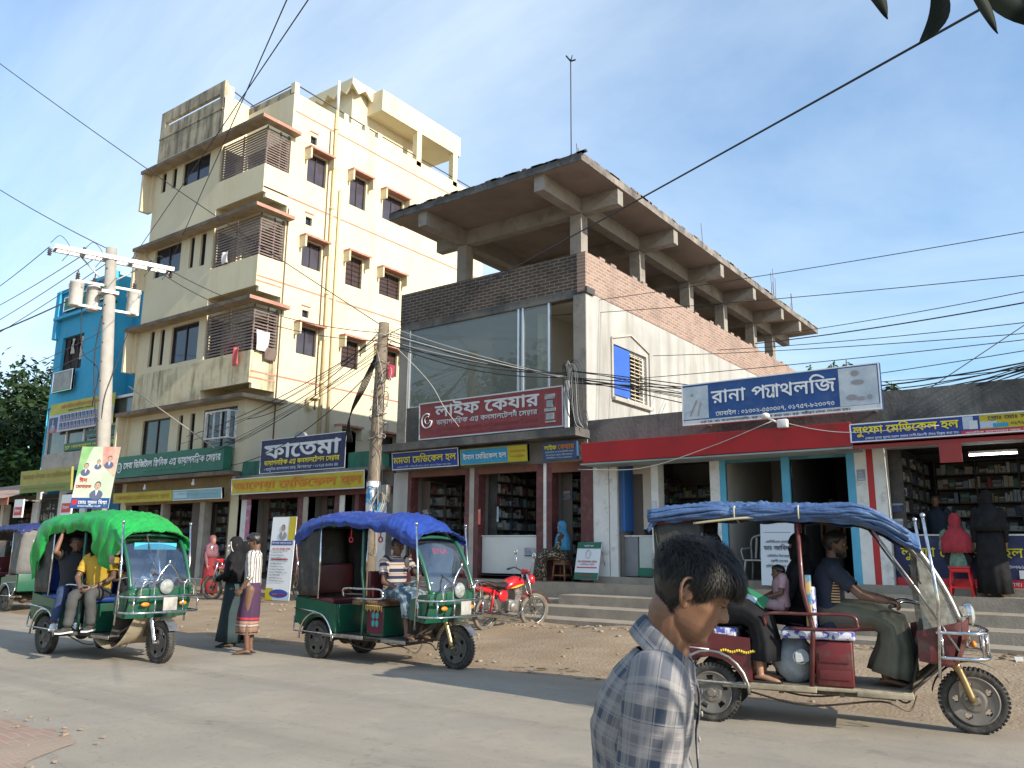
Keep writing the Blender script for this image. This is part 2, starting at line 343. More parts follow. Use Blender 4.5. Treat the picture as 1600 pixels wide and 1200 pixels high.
SILV = mat('chrome', (.75, .75, .76), .16, metal=1.0, c2=(.45, .44, .42), sc_=14)
STEEL = mat('dull_steel', (.42, .41, .40), .4, metal=.9, c2=(.25, .23, .2), sc_=10, c3=(.16, .1, .06))
ALU = mat('aluminium', (.66, .70, .74), .35, metal=.7)
BLK = mat('black_rubber', (.022, .021, .02), .75, (.055, .05, .043), 9, c3=(.16, .135, .10))
DUSTY = mat('dusty_black', (.03, .03, .03), .6, (.075, .065, .055), 5)
CABLE = mat('cable_black', (.018, .018, .02), .6)
CABLEG = mat('cable_grey', (.42, .40, .36), .7)
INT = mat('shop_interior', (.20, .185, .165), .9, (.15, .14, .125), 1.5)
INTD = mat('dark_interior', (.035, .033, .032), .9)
INTW = mat('cream_interior', (.72, .67, .55), .9, (.66, .6, .5), 1)
WOODP = mat('pole_wood', (.21, .17, .125), .9, (.15, .115, .08), 3, bump=.5, bsc=30, c3=(.12, .095, .07), streak=1)
def paint(name, c, **k): k.setdefault('c3', tuple(x*.6+.055 for x in c)); return mat(name, c, k.pop('rough', .55), tuple(x*.82 for x in c), 3, **k)
NAVY = paint('navy_board', (.012, .018, .085)); ROYAL = paint('royal_blue_board', (.012, .075, .26)); GREENB = paint('green_board', (.012, .135, .085)); YELB = paint('yellow_board', (.50, .40, .015), c3=(.34, .28, .05)); YELF = paint('faded_yellow_board', (.36, .33, .055), c3=(.25, .23, .08))
CYANB = paint('cyan_board', (.03, .30, .50)); LBLU = paint('pale_blue_board', (.22, .46, .52)); MAROB = paint('maroon_board', (.25, .045, .05)); BLUB = paint('blue_board', (.015, .05, .28))
LWHITE = mat('letter_white', (.72, .74, .76), .5); LGREY = mat('letter_silver', (.55, .58, .60), .4); LYEL = mat('letter_yellow', (.72, .62, .02), .5); LORA = mat('letter_orange', (.55, .17, .01), .5); LRED = mat('letter_red', (.55, .02, .03), .5); LBLK = mat('letter_black', (.03, .03, .04), .6); LDRED = mat('letter_dark_red', (.28, .05, .055), .6); LBLUE = mat('letter_blue', (.02, .06, .3), .5); LGRN = mat('letter_green', (.05, .28, .12), .5); LPALE = mat('letter_pale', (.42, .5, .6), .5); LORD = mat('letter_faded_orange', (.42, .26, .03), .6)
def brickmat(name, a, b, mo, ax='XZ', dirt=(.05, .045, .04), thr=(.5, .72)):
    m = mat(name, a, .92); t = m.node_tree; k = t.links; bs = t.nodes['Principled BSDF']
    br = t.nodes.new('ShaderNodeTexBrick'); br.inputs['Color1'].default_value = (*a, 1); br.inputs['Color2'].default_value = (*b, 1); br.inputs['Mortar'].default_value = (*mo, 1)
    br.inputs['Scale'].default_value = 1; br.inputs['Brick Width'].default_value = .25; br.inputs['Row Height'].default_value = .083; br.inputs['Mortar Size'].default_value = .013; br.inputs['Mortar Smooth'].default_value = .2; br.inputs['Bias'].default_value = -.1
    se = t.nodes.new('ShaderNodeSeparateXYZ'); cx = t.nodes.new('ShaderNodeCombineXYZ')
    nn = t.nodes.new('ShaderNodeTexNoise'); nn.inputs['Scale'].default_value = 5; k.new(t.nodes['Texture Coordinate'].outputs['Object'], nn.inputs[0])
    ad = t.nodes.new('ShaderNodeMix'); ad.data_type = 'RGBA'; ad.blend_type = 'LINEAR_LIGHT'; ad.inputs[0].default_value = .012; k.new(t.nodes['Texture Coordinate'].outputs['Object'], ad.inputs[6]); k.new(nn.outputs['Color'], ad.inputs[7])
    k.new(ad.outputs[2], se.inputs[0]); k.new(se.outputs[ax[0]], cx.inputs[0]); k.new(se.outputs[ax[1]], cx.inputs[1]); k.new(cx.outputs[0], br.inputs[0])
    n2 = t.nodes.new('ShaderNodeTexNoise'); n2.inputs['Scale'].default_value = 1.3; n2.inputs['Detail'].default_value = 8; k.new(t.nodes['Texture Coordinate'].outputs['Object'], n2.inputs[0])
    q = t.nodes.new('ShaderNodeMapRange'); q.inputs[1].default_value = thr[0]; q.inputs[2].default_value = thr[1]; k.new(n2.outputs[0], q.inputs[0])
    x = t.nodes.new('ShaderNodeMix'); x.data_type = 'RGBA'; k.new(mth('MULTIPLY', q.outputs[0], .6, t), x.inputs[0]); k.new(br.outputs[0], x.inputs[6]); x.inputs[7].default_value = (*dirt, 1); k.new(x.outputs[2], bs.inputs['Base Color'])
    bp = t.nodes.new('ShaderNodeBump'); bp.invert = True; bp.inputs['Strength'].default_value = .8; bp.inputs['Distance'].default_value = .015; k.new(br.outputs['Fac'], bp.inputs['Height']); k.new(bp.outputs[0], bs.inputs['Normal'])
    return m
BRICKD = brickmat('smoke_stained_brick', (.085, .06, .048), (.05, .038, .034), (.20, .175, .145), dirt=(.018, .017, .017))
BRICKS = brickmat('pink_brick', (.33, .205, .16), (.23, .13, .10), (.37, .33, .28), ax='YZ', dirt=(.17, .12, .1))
BRICKG = brickmat('brick_soling', (.31, .195, .145), (.26, .16, .12), (.31, .25, .19), ax='XY', dirt=(.32, .255, .19), thr=(.38, .6))
def glassmat(name, tint, refl, rough=.0, haze=0):
    """thin pane: see-through with a mirror reflection"""
    m = bpy.data.materials.new(name); m.use_nodes = True; t = m.node_tree; t.nodes.clear(); k = t.links
    o = t.nodes.new('ShaderNodeOutputMaterial'); a = t.nodes.new('ShaderNodeBsdfTransparent'); a.inputs[0].default_value = (*tint, 1)
    g = t.nodes.new('ShaderNodeBsdfGlossy'); g.inputs['Roughness'].default_value = rough; g.inputs[0].default_value = (.9, .95, 1, 1)
    lw = t.nodes.new('ShaderNodeLayerWeight'); lw.inputs[0].default_value = .35
    x = t.nodes.new('ShaderNodeMixShader'); k.new(mth('MULTIPLY_ADD' if 0 else 'ADD', mth('MULTIPLY', lw.outputs['Fresnel'], 1-refl, t), refl, t), x.inputs[0]); k.new(a.outputs[0], x.inputs[1]); k.new(g.outputs[0], x.inputs[2]); 
    if haze: df = t.nodes.new('ShaderNodeBsdfDiffuse'); df.inputs[0].default_value = (.44, .49, .43, 1); y = t.nodes.new('ShaderNodeMixShader'); y.inputs[0].default_value = haze; k.new(x.outputs[0], y.inputs[1]); k.new(df.outputs[0], y.inputs[2]); x = y
    k.new(x.outputs[0], o.inputs[0]); return m
GLASS = glassmat('shop_front_glass', (.82, .88, .83), .03, haze=.30); WSG = glassmat('windscreen_glass', (.72, .76, .78), .16)

# ---------------------------------------------------------------- ground
def gh(x, y):
    """ground height: flat road, dirt verge rising towards the shops"""
    base = .22*ss(8.7, 12.6, y)+.12*ss(12.6, 15.2, y)*ss(-13.5, -15, x)
    k = ss(8.8, 9.6, y)*(1-ss(30, 40, y)); n_ = noise.noise(V((x*.55, y*.55, 0)))*.05+noise.noise(V((x*1.9, y*1.9, 3)))*.018
    k2 = ss(2.4, 1.6, y)*(1-ss(-2, -6, y)); return base+n_*k+noise.noise(V((x*1.3, y*1.3, 9)))*.03*k2
g_ = MB()
def span(a, b, s): n_ = max(1, round((b-a)/s)); return [a+(b-a)*i/n_ for i in range(n_)]
xs = span(-900, -60, 140)+span(-60, -40, 4)+span(-40, 4, .22)+span(4, 40, 4)+span(40, 900, 140)+[900]
ys = span(-900, -60, 140)+span(-60, -3, 8)+span(-3, 1, .4)+span(1, 3, .25)+span(3, 8.4, .6)+span(8.4, 15.6, .2)+span(15.6, 60, 6)+span(60, 900, 140)+[900]
nx = len(xs); g_.add([(x, y, gh(x, y)) for y in ys for x in xs], [(j*nx+i, j*nx+i+1, (j+1)*nx+i+1, (j+1)*nx+i) for j in range(len(ys)-1) for i in range(nx-1)], 0, True)
tag(g_.build('ground', DIRT), kind='structure')
r_ = MB(); xr = span(-400, -40, 20)+span(-40, 8, .25)+span(8, 300, 20)+[300]
for i in range(len(xr)-1):
    q = []
    for x in (xr[i], xr[i+1]):
        w_ = noise.noise(V((x*.8, 0, 5)))*.14+noise.noise(V((x*3, 0, 8)))*.06
        q.append((x, 2.75+noise.noise(V((x*.7, 3, 1)))*.35+noise.noise(V((x*2.6, 3, 1)))*.1, 8.62+w_))
    a, b = q
    r_.quad((a[0], a[1], .006), (b[0], b[1], .006), (b[0], b[2], .006), (a[0], a[2], .006))
tag(r_.build('road', ASPH), kind='structure')
b_ = MB()
def soling(u, v):
    x = -10.5+4.55*u; top = 3.5+.16*noise.noise(V((x*1.6, 2, 7)))+.07*noise.noise(V((x*5, 2, 7)))-.75*ss(-6.9, -5.95, x); y = .4+(top-.4)*v
    return (x+.12*noise.noise(V((y*2.5, x, 3)))*u, y, .012+.03*noise.noise(V((x*2.4, y*2.4, 1)))*ss(1, .8, v)+.022*ss(1, .85, v))
b_.grid(soling, 90, 50)
tag(b_.build('path', BRICKG), kind='structure')
rb_ = MB(); rd_ = random.Random(77)
for k in range(90):
    x = rd_.uniform(-9.5, -5.7); y = rd_.uniform(2.6, 3.75)-.6*ss(-6.8, -5.9, x); s_ = rd_.uniform(.004, .02); a_ = rd_.random()*3.1; rb_.obox((x, y, .02+s_*.3), V((math.cos(a_), math.sin(a_), rd_.uniform(-.25, .25)))*s_*1.3, V((-math.sin(a_), math.cos(a_), rd_.uniform(-.25, .25)))*s_*.8, V((0, 0, s_*.5)), rd_.randint(0, 1))
tag(rb_.build('rubble', [mat('brick_chip', (.3, .19, .14), .95, (.25, .16, .12), 8), mat('brick_dusty', (.3, .235, .175), .95, (.25, .19, .14), 8)]), kind='stuff')

# ---------------------------------------------------------------- thing helper for world-space building parts
class T:
    def __init__(s, name, loc, label, cat, group=None): s.e = empty(name, loc, 0, label, cat, group); s.l = V(loc)
    def part(s, name, mb, mats, parent=None, label=None):
        o = mb.build(name, mats, parent or s.e)
        if parent is None: o.location = -s.l
        if label: o['label'] = label
        return o
def window(t, c, u, n, w_, h, frame=FRAMEM, pane=DARKG, split=1, hood=None, bars=0, fr=.045, dep=.1, parent=None):
    """recessed window: frame part with pane sub-part; c = lower centre on the outer wall face"""
    c, u, n = V(c), V(u), V(n); z = V((0, 0, 1)); f = MB(); b = c-n*dep
    for s_ in (-1, 1): f.obox(b+u*s_*(w_/2-fr/2)+z*h/2, u*fr/2, n*.03, z*h/2)
    for zz_ in (fr/2, h-fr/2): f.obox(b+z*zz_, u*(w_/2-fr), n*.029, z*fr/2)
    for i in range(split): f.obox(b+u*(w_*((i+1)/(split+1)-.5))+z*h/2, u*fr*.4, n*.027, z*(h/2-fr))
    for i in range(bars): f.obox(b+n*.05+z*(h*(i+.5)/bars), u*(w_/2), n*.008, z*.008)
    fo = t.part('window', f, frame, parent); 
    if pane: p = MB(); p.quad(b-u*w_/2-n*.01, b+u*w_/2-n*.01, b+u*w_/2-n*.01+z*h, b-u*w_/2-n*.01+z*h); t.part('pane', p, pane, fo)
    if hood:
        hd = MB(); hw, pr = w_/2+.1, .32; k = b+n*dep
        for s_ in (-1, 1): hd.obox(k+u*s_*(hw)+n*pr/2+z*(h-.14), u*.035, n*pr/2, z*.2)
        hd.obox(k+n*(pr/2+.01)+z*(h+.085), u*(hw+.05), n*(pr/2+.01), z*.035, 1)
        t.part('window_hood', hd, [CREAMI, PINK], fo)
    return fo

# ---------------------------------------------------------------- the cream apartment block
ap = T('apartment_building', (-24.9, 16, .3), 'tall cream apartment block with slatted corner balconies and stained parapets', 'apartment building')
XS, YB, XL, XR = -21.5, 15.3, -28.3, -24.1
UX, UY, NF, NS = V((1, 0, 0)), V((0, 1, 0)), V((0, -1, 0)), V((1, 0, 0))
fl = [(13.05, 14.05, 15.45), (9.8, 10.85, 12.33), (6.6, 7.65, 9.2)]
wf = {0: [(-27.83, -27.52, 14.62, 15.95), (-27.12, -26.82, 14.6, 15.9), (-26.42, -24.72, 14.5, 15.85)], 1: [(-27.75, -26.05, 11.2, 12.42), (-25.5, -25.22, 11.15, 12.4), (-24.84, -24.52, 11.1, 12.4)], 2: [(-27.55, -27.25, 7.82, 9.15), (-26.88, -26.58, 7.8, 9.12), (-26.15, -24.5, 7.75, 9.1)]}
w1 = [(-27.45, -25.72, 4.55, 5.86), (-25.2, -24.95, 4.5, 5.86), (-24.52, -24.25, 4.5, 5.86), (-23.75, -21.95, 4.5, 5.9)]
holes = [(a, b, c, min(d, top[2]-.02)) for k in wf for (a, b, c, d) in wf[k] for top in [fl[k]]]
m = MB(); m.wall((0, YB, 0), UX, holes, (XL, XR), (7.6, 16.0), .14, NF); m.wall((0, YB, 0), UX, [], (XL, XR), (6.1, 7.6), .14, NF, 1); m.wall((0, YB, 0), UX, [], (XL, XR), (16.0, 16.95), .14, NF, 2)
m.wall((0, YB, 0), UX, w1, (XL, XS), (3.72, 6.1), .14, NF)
side = []
for z0, z1 in ((14.1, 15.18), (10.98, 11.92), (7.9, 8.85)): side.append((17.05, 17.9, z0, z1))
for z0, z1 in ((13.95, 15.15), (10.87, 12.0), (7.82, 8.82), (4.55, 5.6)): side.append((19.05, 19.85, z0, z1))
for z0, z1 in ((14.0, 15.05), (10.95, 11.87), (7.9, 8.85), (4.6, 5.6)): side.append((20.75, 21.85, z0, z1))
vents = [(17.12, 17.4, 15.56, 15.86), (17.12, 17.4, 12.5, 12.8), (17.22, 17.5, 9.2, 9.45)]
m.wall((XS, 0, 0), UY, side+vents, (16.3, 27), (6.1, 17.15), .14, NS)
m.wall((XS, 0, 0), UY, [h for h in side if h[3] < 6], (15.3, 27), (.4, 6.1), .14, NS)
m.wall((0, 16.3, 0), UX, [(-23.95, -21.75, z0+.26, z2-.05) for z0, z1, z2 in fl], (XR, XS), (6.1, 17.1), .5, NF)
m.wall((XR, 0, 0), UY, [(15.5, 16.2, z0+.26, z2-.06) for z0, z1, z2 in fl], (15.3, 16.3), (6.1, 17.45), .4, NS)
m.wall((XL, 0, 0), -UY, [], (-27, -15.3), (.4, 17.45), .1, -NS); m.wall((0, 27, 0), -UX, [], (-XS, -XL), (.4, 17.1), .1, UY)
m.quad((XL, YB, 16.9), (XR, YB, 16.9), (XR, 27, 16.9), (XL, 27, 16.9)); m.quad((XR, 16.3, 16.9), (XS, 16.3, 16.9), (XS, 27, 16.9), (XR, 27, 16.9))
m.box(XL, XL+.35, YB-.04, YB+.02, .4, 3.7); m.box(-21.9, XS, YB-.04, YB+.3, .4, 3.7)
ap.part('wall', m, [CREAM, STAINL, STAIN])
m = MB()
for z in (13.22, 10.14, 6.98): m.box(XS, XS+.012, 15.33, 26.9, z-.025, z+.025)
m.box(XS, XS+.012, 16.4, 26.9, 16.44, 16.49)
for v in vents: m.box(XS, XS+.03, v[0]-.05, v[1]+.05, v[3]+.13, v[3]+.17)
ap.part('red_band', m, PINK)
for k in wf:
    for i, (a, b, c, d) in enumerate(wf[k]): window(ap, ((a+b)/2, YB, c), UX, NF, b-a, min(d, fl[k][2]-.02)-c, split=0 if b-a < 1 else 1)
for a, b, c, d in w1: window(ap, ((a+b)/2, YB, c), UX, NF, b-a, d-c, split=0 if b-a < 1 else 1, pane=mat('first_floor_glass', (.02, .02, .022), .12, (.05, .045, .04), 2, spec=.6))
for i, (a, b, c, d) in enumerate(side): window(ap, (XS, (a+b)/2, c), UY, NS, b-a, d-c, split=1, pane=DARKR if i in (4, 5, 8, 9) else mat('plum_glass', (.05, .042, .055), .1, (.07, .06, .075), 2), hood=1, bars=6 if i in (4, 5, 8) else 0)
for a, b, c, d in vents: window(ap, (XS, (a+b)/2, c), UY, NS, b-a, d-c, split=0, fr=.03)
for z0, z1, z2 in fl:
    m = MB(); m.box(XR, XS, YB, YB+.12, z0, z1); m.box(XS-.12, XS, YB+.12, 16.3, z0-.16, z1, 0); m.box(XR, XS-.12, YB+.12, 16.3, z0+.12, z0+.24)
    m.box(XS, XS+.012, 15.31, 16.3, z0+.15, z0+.2, 1)
    bo = ap.part('balcony', m, [CREAM if z0 > 12 else STAINL if z0 < 8 else CREAM, PINK])
    g = MB(); nb = 14
    for i in range(nb):
        z = z1+.07+(z2-z1-.1)*i/nb; g.box(XR+.1, XS-.05, YB+.03, YB+.05, z, z+.056); g.box(XS-.06, XS-.04, YB+.06, 16.28, z, z+.045, 0)
    for x in (XR+.08, XR+1.25, XS-.06): g.box(x-.025, x+.025, YB+.052, YB+.09, z1, z2)
    for y in (YB+.62, 16.25): g.box(XS-.1, XS-.065, y-.025, y+.025, z1, z2)
    ap.part('balcony_grille', g, mat('grille_paint', (.13, .085, .075), .55, (.2, .15, .13), 8), bo)
for z0, yy in ((15.45, 16.45), (12.33, 16.4), (9.2, 16.45), (6.05, 16.6)):
    m = MB(); m.box(XL-.32, XS+.33, YB-.42, YB, z0, z0+.12, 0); m.box(XS, XS+.33, YB, yy, z0, z0+.12, 0)
    if z0 > 9: m.box(XS+.33, XS+.342, YB-.42, yy, z0+.004, z0+.11, 1); m.box(XS, XS+.33, yy, yy+.01, z0, z0+.11, 1)
    m.box(XL-.3, XL-.17, YB-.38, YB, z0-1.5, z0, 2); m.box(XL-.17, XL, YB-.1, YB, z0-1.5, z0, 2)
    m.box(XL-.32, XS+.33, YB-.432, YB-.42, z0-.004, z0+.124, 3); m.box(XL-.33, XS+.32, YB-.42, YB-.005, z0+.12, z0+.124, 3); ap.part('window_canopy', m, [mat('canopy_plaster', (.42, .34, .22), .9, (.3, .24, .16), 2, c3=(.16, .13, .1)), PINK, CREAMI, SLAB])
m = MB(); m.box(XL-.6, XS+.1, 14.75, YB, 3.66, 3.78); m.box(XL-.3, XL, 15.0, YB, 3.2, 3.66); ap.part('shop_ledge', m, SLAB)
# roof: stained parapets with slits and rails
m = MB(); m.box(XL, -24.2, YB, YB+.14, 16.95, 17.42); m.box(XL, -24.2, YB, YB+.14, 17.62, 18.08); m.box(XL, XL+.3, YB, YB+.14, 17.42, 17.62); m.box(-24.45, -24.2, YB, YB+.14, 17.42, 17.62); m.box(XL, -24.2, YB-.03, YB, 16.93, 16.98)
m.box(-24.2, -21.7, 16.3, 16.42, 17.1, 17.35); m.box(-21.72, XS, 16.3, 16.5, 17.15, 17.55, 1); m.box(-24.34, -24.2, 15.44, 15.7, 16.95, 17.95, 1); m.box(-24.34, -24.2, 15.7, 17, 16.95, 17.45, 1)
ap.part('parapet', m, [STAIN, CREAM])
m = MB()
m.cyl((-24.1, 16.36, 17.46), (-21.7, 16.36, 17.5), .022); m.cyl((XS-.07, 16.5, 17.5), (XS-.07, 20.6, 17.38), .022); m.cyl((-24.27, 15.7, 17.85), (-24.27, 17, 17.6), .022); m.cyl((XS-.07, 20.5, 17.38), (XS-.07, 27, 17.34), .022)
ap.part('roof_rail', m, mat('rail_brown', (.06, .045, .04), .5))
for y in (18.6, 19.65, 20.35): m = MB(); m.box(XS-.2, XS, y, y+.22, 17.15, 17.42); ap.part('parapet_post', m, CREAM)
m = MB(); m.box(-25.4, -22.35, 19.7, 23.5, 16.9, 19.25); hd = 20
m.box(-25.7, -22.05, 19.4, 23.8, 19.25, 19.5)
for i in range(6): m.add([(-22.05, 19.4+i*.7, 19.25), (-22.05, 19.75+i*.7, 18.95), (-22.05, 20.1+i*.7, 19.25), (-22.13, 19.4+i*.7, 19.25), (-22.13, 19.75+i*.7, 18.95), (-22.13, 20.1+i*.7, 19.25)], [(0, 1, 2), (5, 4, 3), (0, 3, 4, 1), (1, 4, 5, 2)])
for i in range(5): m.add([(-22.1-i*.7, 19.4, 19.25), (-22.45-i*.7, 19.4, 18.95), (-22.8-i*.7, 19.4, 19.25), (-22.1-i*.7, 19.48, 19.25), (-22.45-i*.7, 19.48, 18.95), (-22.8-i*.7, 19.48, 19.25)], [(0, 1, 2), (5, 4, 3), (0, 3, 4, 1), (1, 4, 5, 2)])
ap.part('stair_tower', m, [CREAM])
m = MB(); m.box(-23.6, XS, 20.5, 25.3, 18.45, 19.35, 0); 
for y in (22.55, 24.85): m.box(XS-.25, XS, y, y+.28, 16.95, 18.45); m.box(-23.6, -23.35, y, y+.28, 16.95, 18.45)
m.box(-23.6, -23.5, 22.83, 24.85, 16.95, 17.5)
ap.part('roof_pavilion', m, [CREAM])
PIPE = mat('pipe_cream', (.62, .49, .28), .6)
m = MB(); m.cyl((XS+.06, 18.55, 3.7), (XS+.06, 18.55, 14.3), .05); ap.part('drain_pipe', m, PIPE)
m = MB(); m.cyl((XS+.07, 18.2, 3.7), (XS+.07, 18.2, 17.3), .06); m.cyl((XS+.07, 18.2, 17.3), (XS+.07, 18.2, 18.5), .062, m=1)
for z in (5, 7, 8.6, 10.2, 11.8, 13.4, 15, 16.5): m.cyl((XS+.07, 18.2, z), (XS+.07, 18.2, z+.1), .075)
m.tube(spl([(XS+.07, 18.1, 6.5), (XS+.1, 17.9, 6.5), (XS+.1, 17.65, 6.45), (XS+.1, 17.6, 6.2), (XS+.1, 17.75, 6.05)]), .06)
ap.part('drain_pipe', m, [PIPE, WHT])
for y, a, b in ((16.36, 3.7, 12.8), (17.98, 6.1, 16.4)): m = MB(); m.cyl((XS+.03, y, a), (XS+.03, y, b), .02); ap.part('conduit', m, mat('conduit_brown', (.16, .1, .06), .6))
# empty sign frame jutting from the first floor window
m = MB()
for x in (-22.75, -21.6):
    for z in (4.8, 5.6): pass
    m.box(x-.03, x+.03, 14.72, 14.8, 4.78, 5.66); m.box(x-.025, x+.025, 15.0, 15.05, 4.78, 5.66)
for z in (4.78, 5.62): m.box(-22.72, -21.63, 14.73, 14.79, z, z+.05); [m.box(x-.02, x+.02, 14.8, 15.3, z+.005, z+.04) for x in (-22.75, -21.6)]
for x in (-22.35, -22.0): m.box(x-.015, x+.015, 14.75, 14.78, 4.83, 5.62)
ap.part('sign_frame', m, mat('frame_white', (.62, .63, .64), .5, (.4, .38, .36), 8))

# ---------------------------------------------------------------- shop fronts (open bays with back walls)
def bay(t, x0, x1, z0, z1, yb=15.3, dep=2.6, wallm=INT, name='shop_bay'):
    m = MB(); m.quad((x0, yb+dep, z0), (x1, yb+dep, z0), (x1, yb+dep, z1+.2), (x0, yb+dep, z1+.2)); m.quad((x0, yb, z0), (x0, yb+dep, z0), (x0, yb+dep, z1+.2), (x0, yb, z1+.2)); m.quad((x1, yb, z0), (x1, yb+dep, z0), (x1, yb+dep, z1+.2), (x1, yb, z1+.2))
    m.quad((x0, yb, z1+.2), (x1, yb, z1+.2), (x1, yb+dep, z1+.2), (x0, yb+dep, z1+.2)); m.quad((x0, yb, z0), (x1, yb, z0), (x1, yb+dep, z0), (x0, yb+dep, z0))
    return t.part(name, m, wallm)
BOXM = [mat('carton_%s' % n_, c, .7, tuple(q*.8 for q in c), 12) for n_, c in (('white', (.50, .50, .49)), ('cream', (.40, .36, .28)), ('pale_blue', (.22, .31, .38)), ('red', (.27, .07, .07)), ('green', (.09, .2, .14)), ('yellow', (.36, .29, .1)), ('grey', (.2, .2, .21)), ('navy', (.06, .08, .17)))]
CART = [0]
SHW = mat('shelf_board', (.13, .10, .08), .7)
def shelf(label, p, u, n, w_, z0, z1, rows, fill=.85, dep=.3, board=SHW, seed=0, indiv=0):
    """open shelving standing on the floor (thing) with the stock on it (stuff)"""
    rnd = random.Random(seed); p, u, n = V(p), V(u), V(n); z = V((0, 0, 1)); t = T('shelf_unit', p+u*w_/2, label, 'shelves', 'medicine shelves in the shops')
    m = MB(); b = MB(); hh = (z1-z0)/rows
    for r in range(rows+1): m.obox(p+u*w_/2+n*dep/2+z*(z0-p.z+r*hh), u*w_/2, n*dep/2, z*.011)
    nv = max(1, round(w_/.75))
    for i in range(nv+1): m.obox(p+u*(w_*i/nv)+n*(dep/2-.004)+z*((z0+z1)/2-p.z), u*.011, n*dep/2, z*((z1-z0)/2+.02))
    t.part('shelf_board', m, board)
    for r in range(rows):
        x = .03
        while x < w_-.1:
            bw = rnd.uniform(.03, .10); bh = rnd.uniform(.35, .85)*hh*.95
            if rnd.random() < .4:
                bw = rnd.uniform(.08, .17); n2 = rnd.randint(2, 5); c_ = rnd.choices(range(8), (9, 4, 3, 1, 1, .6, 4, 1))[0]; zc = 0
                for q in range(n2):
                    h2 = bh/n2*rnd.uniform(.8, 1); b.obox(p+u*(x+bw/2+rnd.uniform(-.006, .006))+n*(dep-.12-rnd.uniform(.0, .05))+z*(z0-p.z+r*hh+.012+zc+h2/2), u*(bw/2-.006), n*.09, z*(h2/2-.0015), c_ if rnd.random() < .7 else rnd.randint(0, 7)); zc += h2
            elif rnd.random() < fill: d = rnd.uniform(.1, .25); b.obox(p+u*(x+bw/2)+n*(dep-d/2-rnd.uniform(.02, .08))+z*(z0-p.z+r*hh+.013+bh/2), u*(bw/2-.004), n*d/2, z*bh/2, rnd.choices(range(8), (9, 4, 3, 2, 1.2, 1, 3, 1.2))[0])
            x += bw
    if indiv:
        for i in range(0, len(b.v), 8):
            if CART[0] >= 300: break
            c_ = MB(); c_.add(b.v[i:i+8], [(0, 2, 3, 1), (4, 5, 7, 6), (0, 1, 5, 4), (2, 6, 7, 3), (0, 4, 6, 2), (1, 3, 7, 5)]); tag(c_.build('medicine_carton', BOXM[b.mi[i//8*6]]), 'small medicine carton standing in the gridded shelves behind the white counter', 'carton', 'cartons behind the white counter'); CART[0] += 1
        if i+8 < len(b.v): c_ = MB(); [c_.add(b.v[j:j+8], [(0, 2, 3, 1), (4, 5, 7, 6), (0, 1, 5, 4), (2, 6, 7, 3), (0, 4, 6, 2), (1, 3, 7, 5)], b.mi[j//8*6]) for j in range(i, len(b.v), 8)]; tag(c_.build('medicine_cartons', BOXM), kind='stuff')
    else: tag(b.build('medicine_cartons', BOXM), kind='stuff')
def lshelf(label, x, z0, rows=7, seed=0, L=1.9, top=3.2, **k): shelf(label, (x+.02, 15.75+L, z0), -UY, UX, L, z0+.2, top, rows, .95, dep=.26, seed=seed, **k)
def post(t, x0, x1, z0, z1, m_, y=15.3, d=.25, name='pillar', label=None):
    m = MB(); m.box(x0, x1, y-.02, y+d, z0, z1); return t.part(name, m, m_, label=label)
FLZ = .92
# ground floor of the apartment block: two shops
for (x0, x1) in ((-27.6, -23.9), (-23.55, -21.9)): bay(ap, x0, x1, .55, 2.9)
for x0, x1, mm in ((-27.9, -27.6, MAROON), (-25.75, -25.62, CONCL), (-23.92, -23.5, mat('brown_pillar', (.11, .085, .07), .8, (.08, .06, .05), 3)), (-23.5, -23.25, CONCL), (-22.0, -21.5, MATS['brown_pillar'])): post(ap, x0, x1, .3, 3.2, mm)
m = MB(); m.box(XL+.3, -21.9, 15.25, 15.45, 2.9, 3.66); m.box(XL, XS, 14.95, 15.45, .2, .55, 1); ap.part('lintel', m, [mat('ochre_wall', (.36, .25, .11), .9, (.28, .2, .1), 2, c3=(.12, .09, .06)), CONC])
shelf('tall dark medicine shelves in the shop under the faded yellow board', (-27.4, 17.8, .6), UX, NF, 3.4, .8, 2.9, 6, seed=1)
shelf('medicine shelves beyond the pillar in the shop under the pale blue board', (-23.4, 17.8, .6), UX, NF, 1.5, .8, 2.9, 6, seed=2)

lshelf('medicine shelves on the left wall of the shop under the faded yellow board', -27.6, .6, seed=21, top=2.85)
lshelf('medicine shelves on the left wall of the shop under the pale blue board', -23.55, .6, seed=22, top=2.85)
# annex shop between the apartment block and the two-storey building
an = T('annex_shop', (-18.2, 16, .3), 'low annex shop with a green roof edge beside the cream apartment block', 'shop')
bay(an, -20.9, -18.75, .6, 3.05); bay(an, -18.3, -17.2, .6, 3.05); bay(an, -16.8, -15.45, .6, 3.05)
for x0, x1, mm in ((-21.35, -21.1, WHT), (-21.1, -20.9, mat('lettered_pink', (.42, .12, .2), .7, (.5, .2, .3), 4)), (-18.75, -18.5, MAROON), (-18.5, -18.3, CONCL), (-17.2, -17.0, MAROON), (-17.0, -16.8, WHT), (-16.4, -16.25, MAROON), (-15.5, -15.2, WHT), (-15.2, -14.98, CONCD)): post(an, x0, x1, .3, 3.15, mm)
m = MB(); m.box(-21.35, -15.0, 15.22, 15.45, 2.92, 3.1); an.part('lintel', m, MAROON)
m = MB(); m.box(-21.38, -14.97, 15.25, 20.5, 3.1, 3.5, 0); m.box(-21.3, -15.0, 14.95, 20.5, 3.5, 3.6, 0); m.box(-21.2, -15.0, 15.1, 15.25, 3.6, 4.04, 1); m.box(-21.35, -15, 14.95, 15.3, .2, .6, 0)
an.part('roof', m, [CONCD, mat('mossy_green_paint', (.02, .15, .10), .8, (.03, .09, .06), 2, c3=(.02, .03, .025), streak=1)])
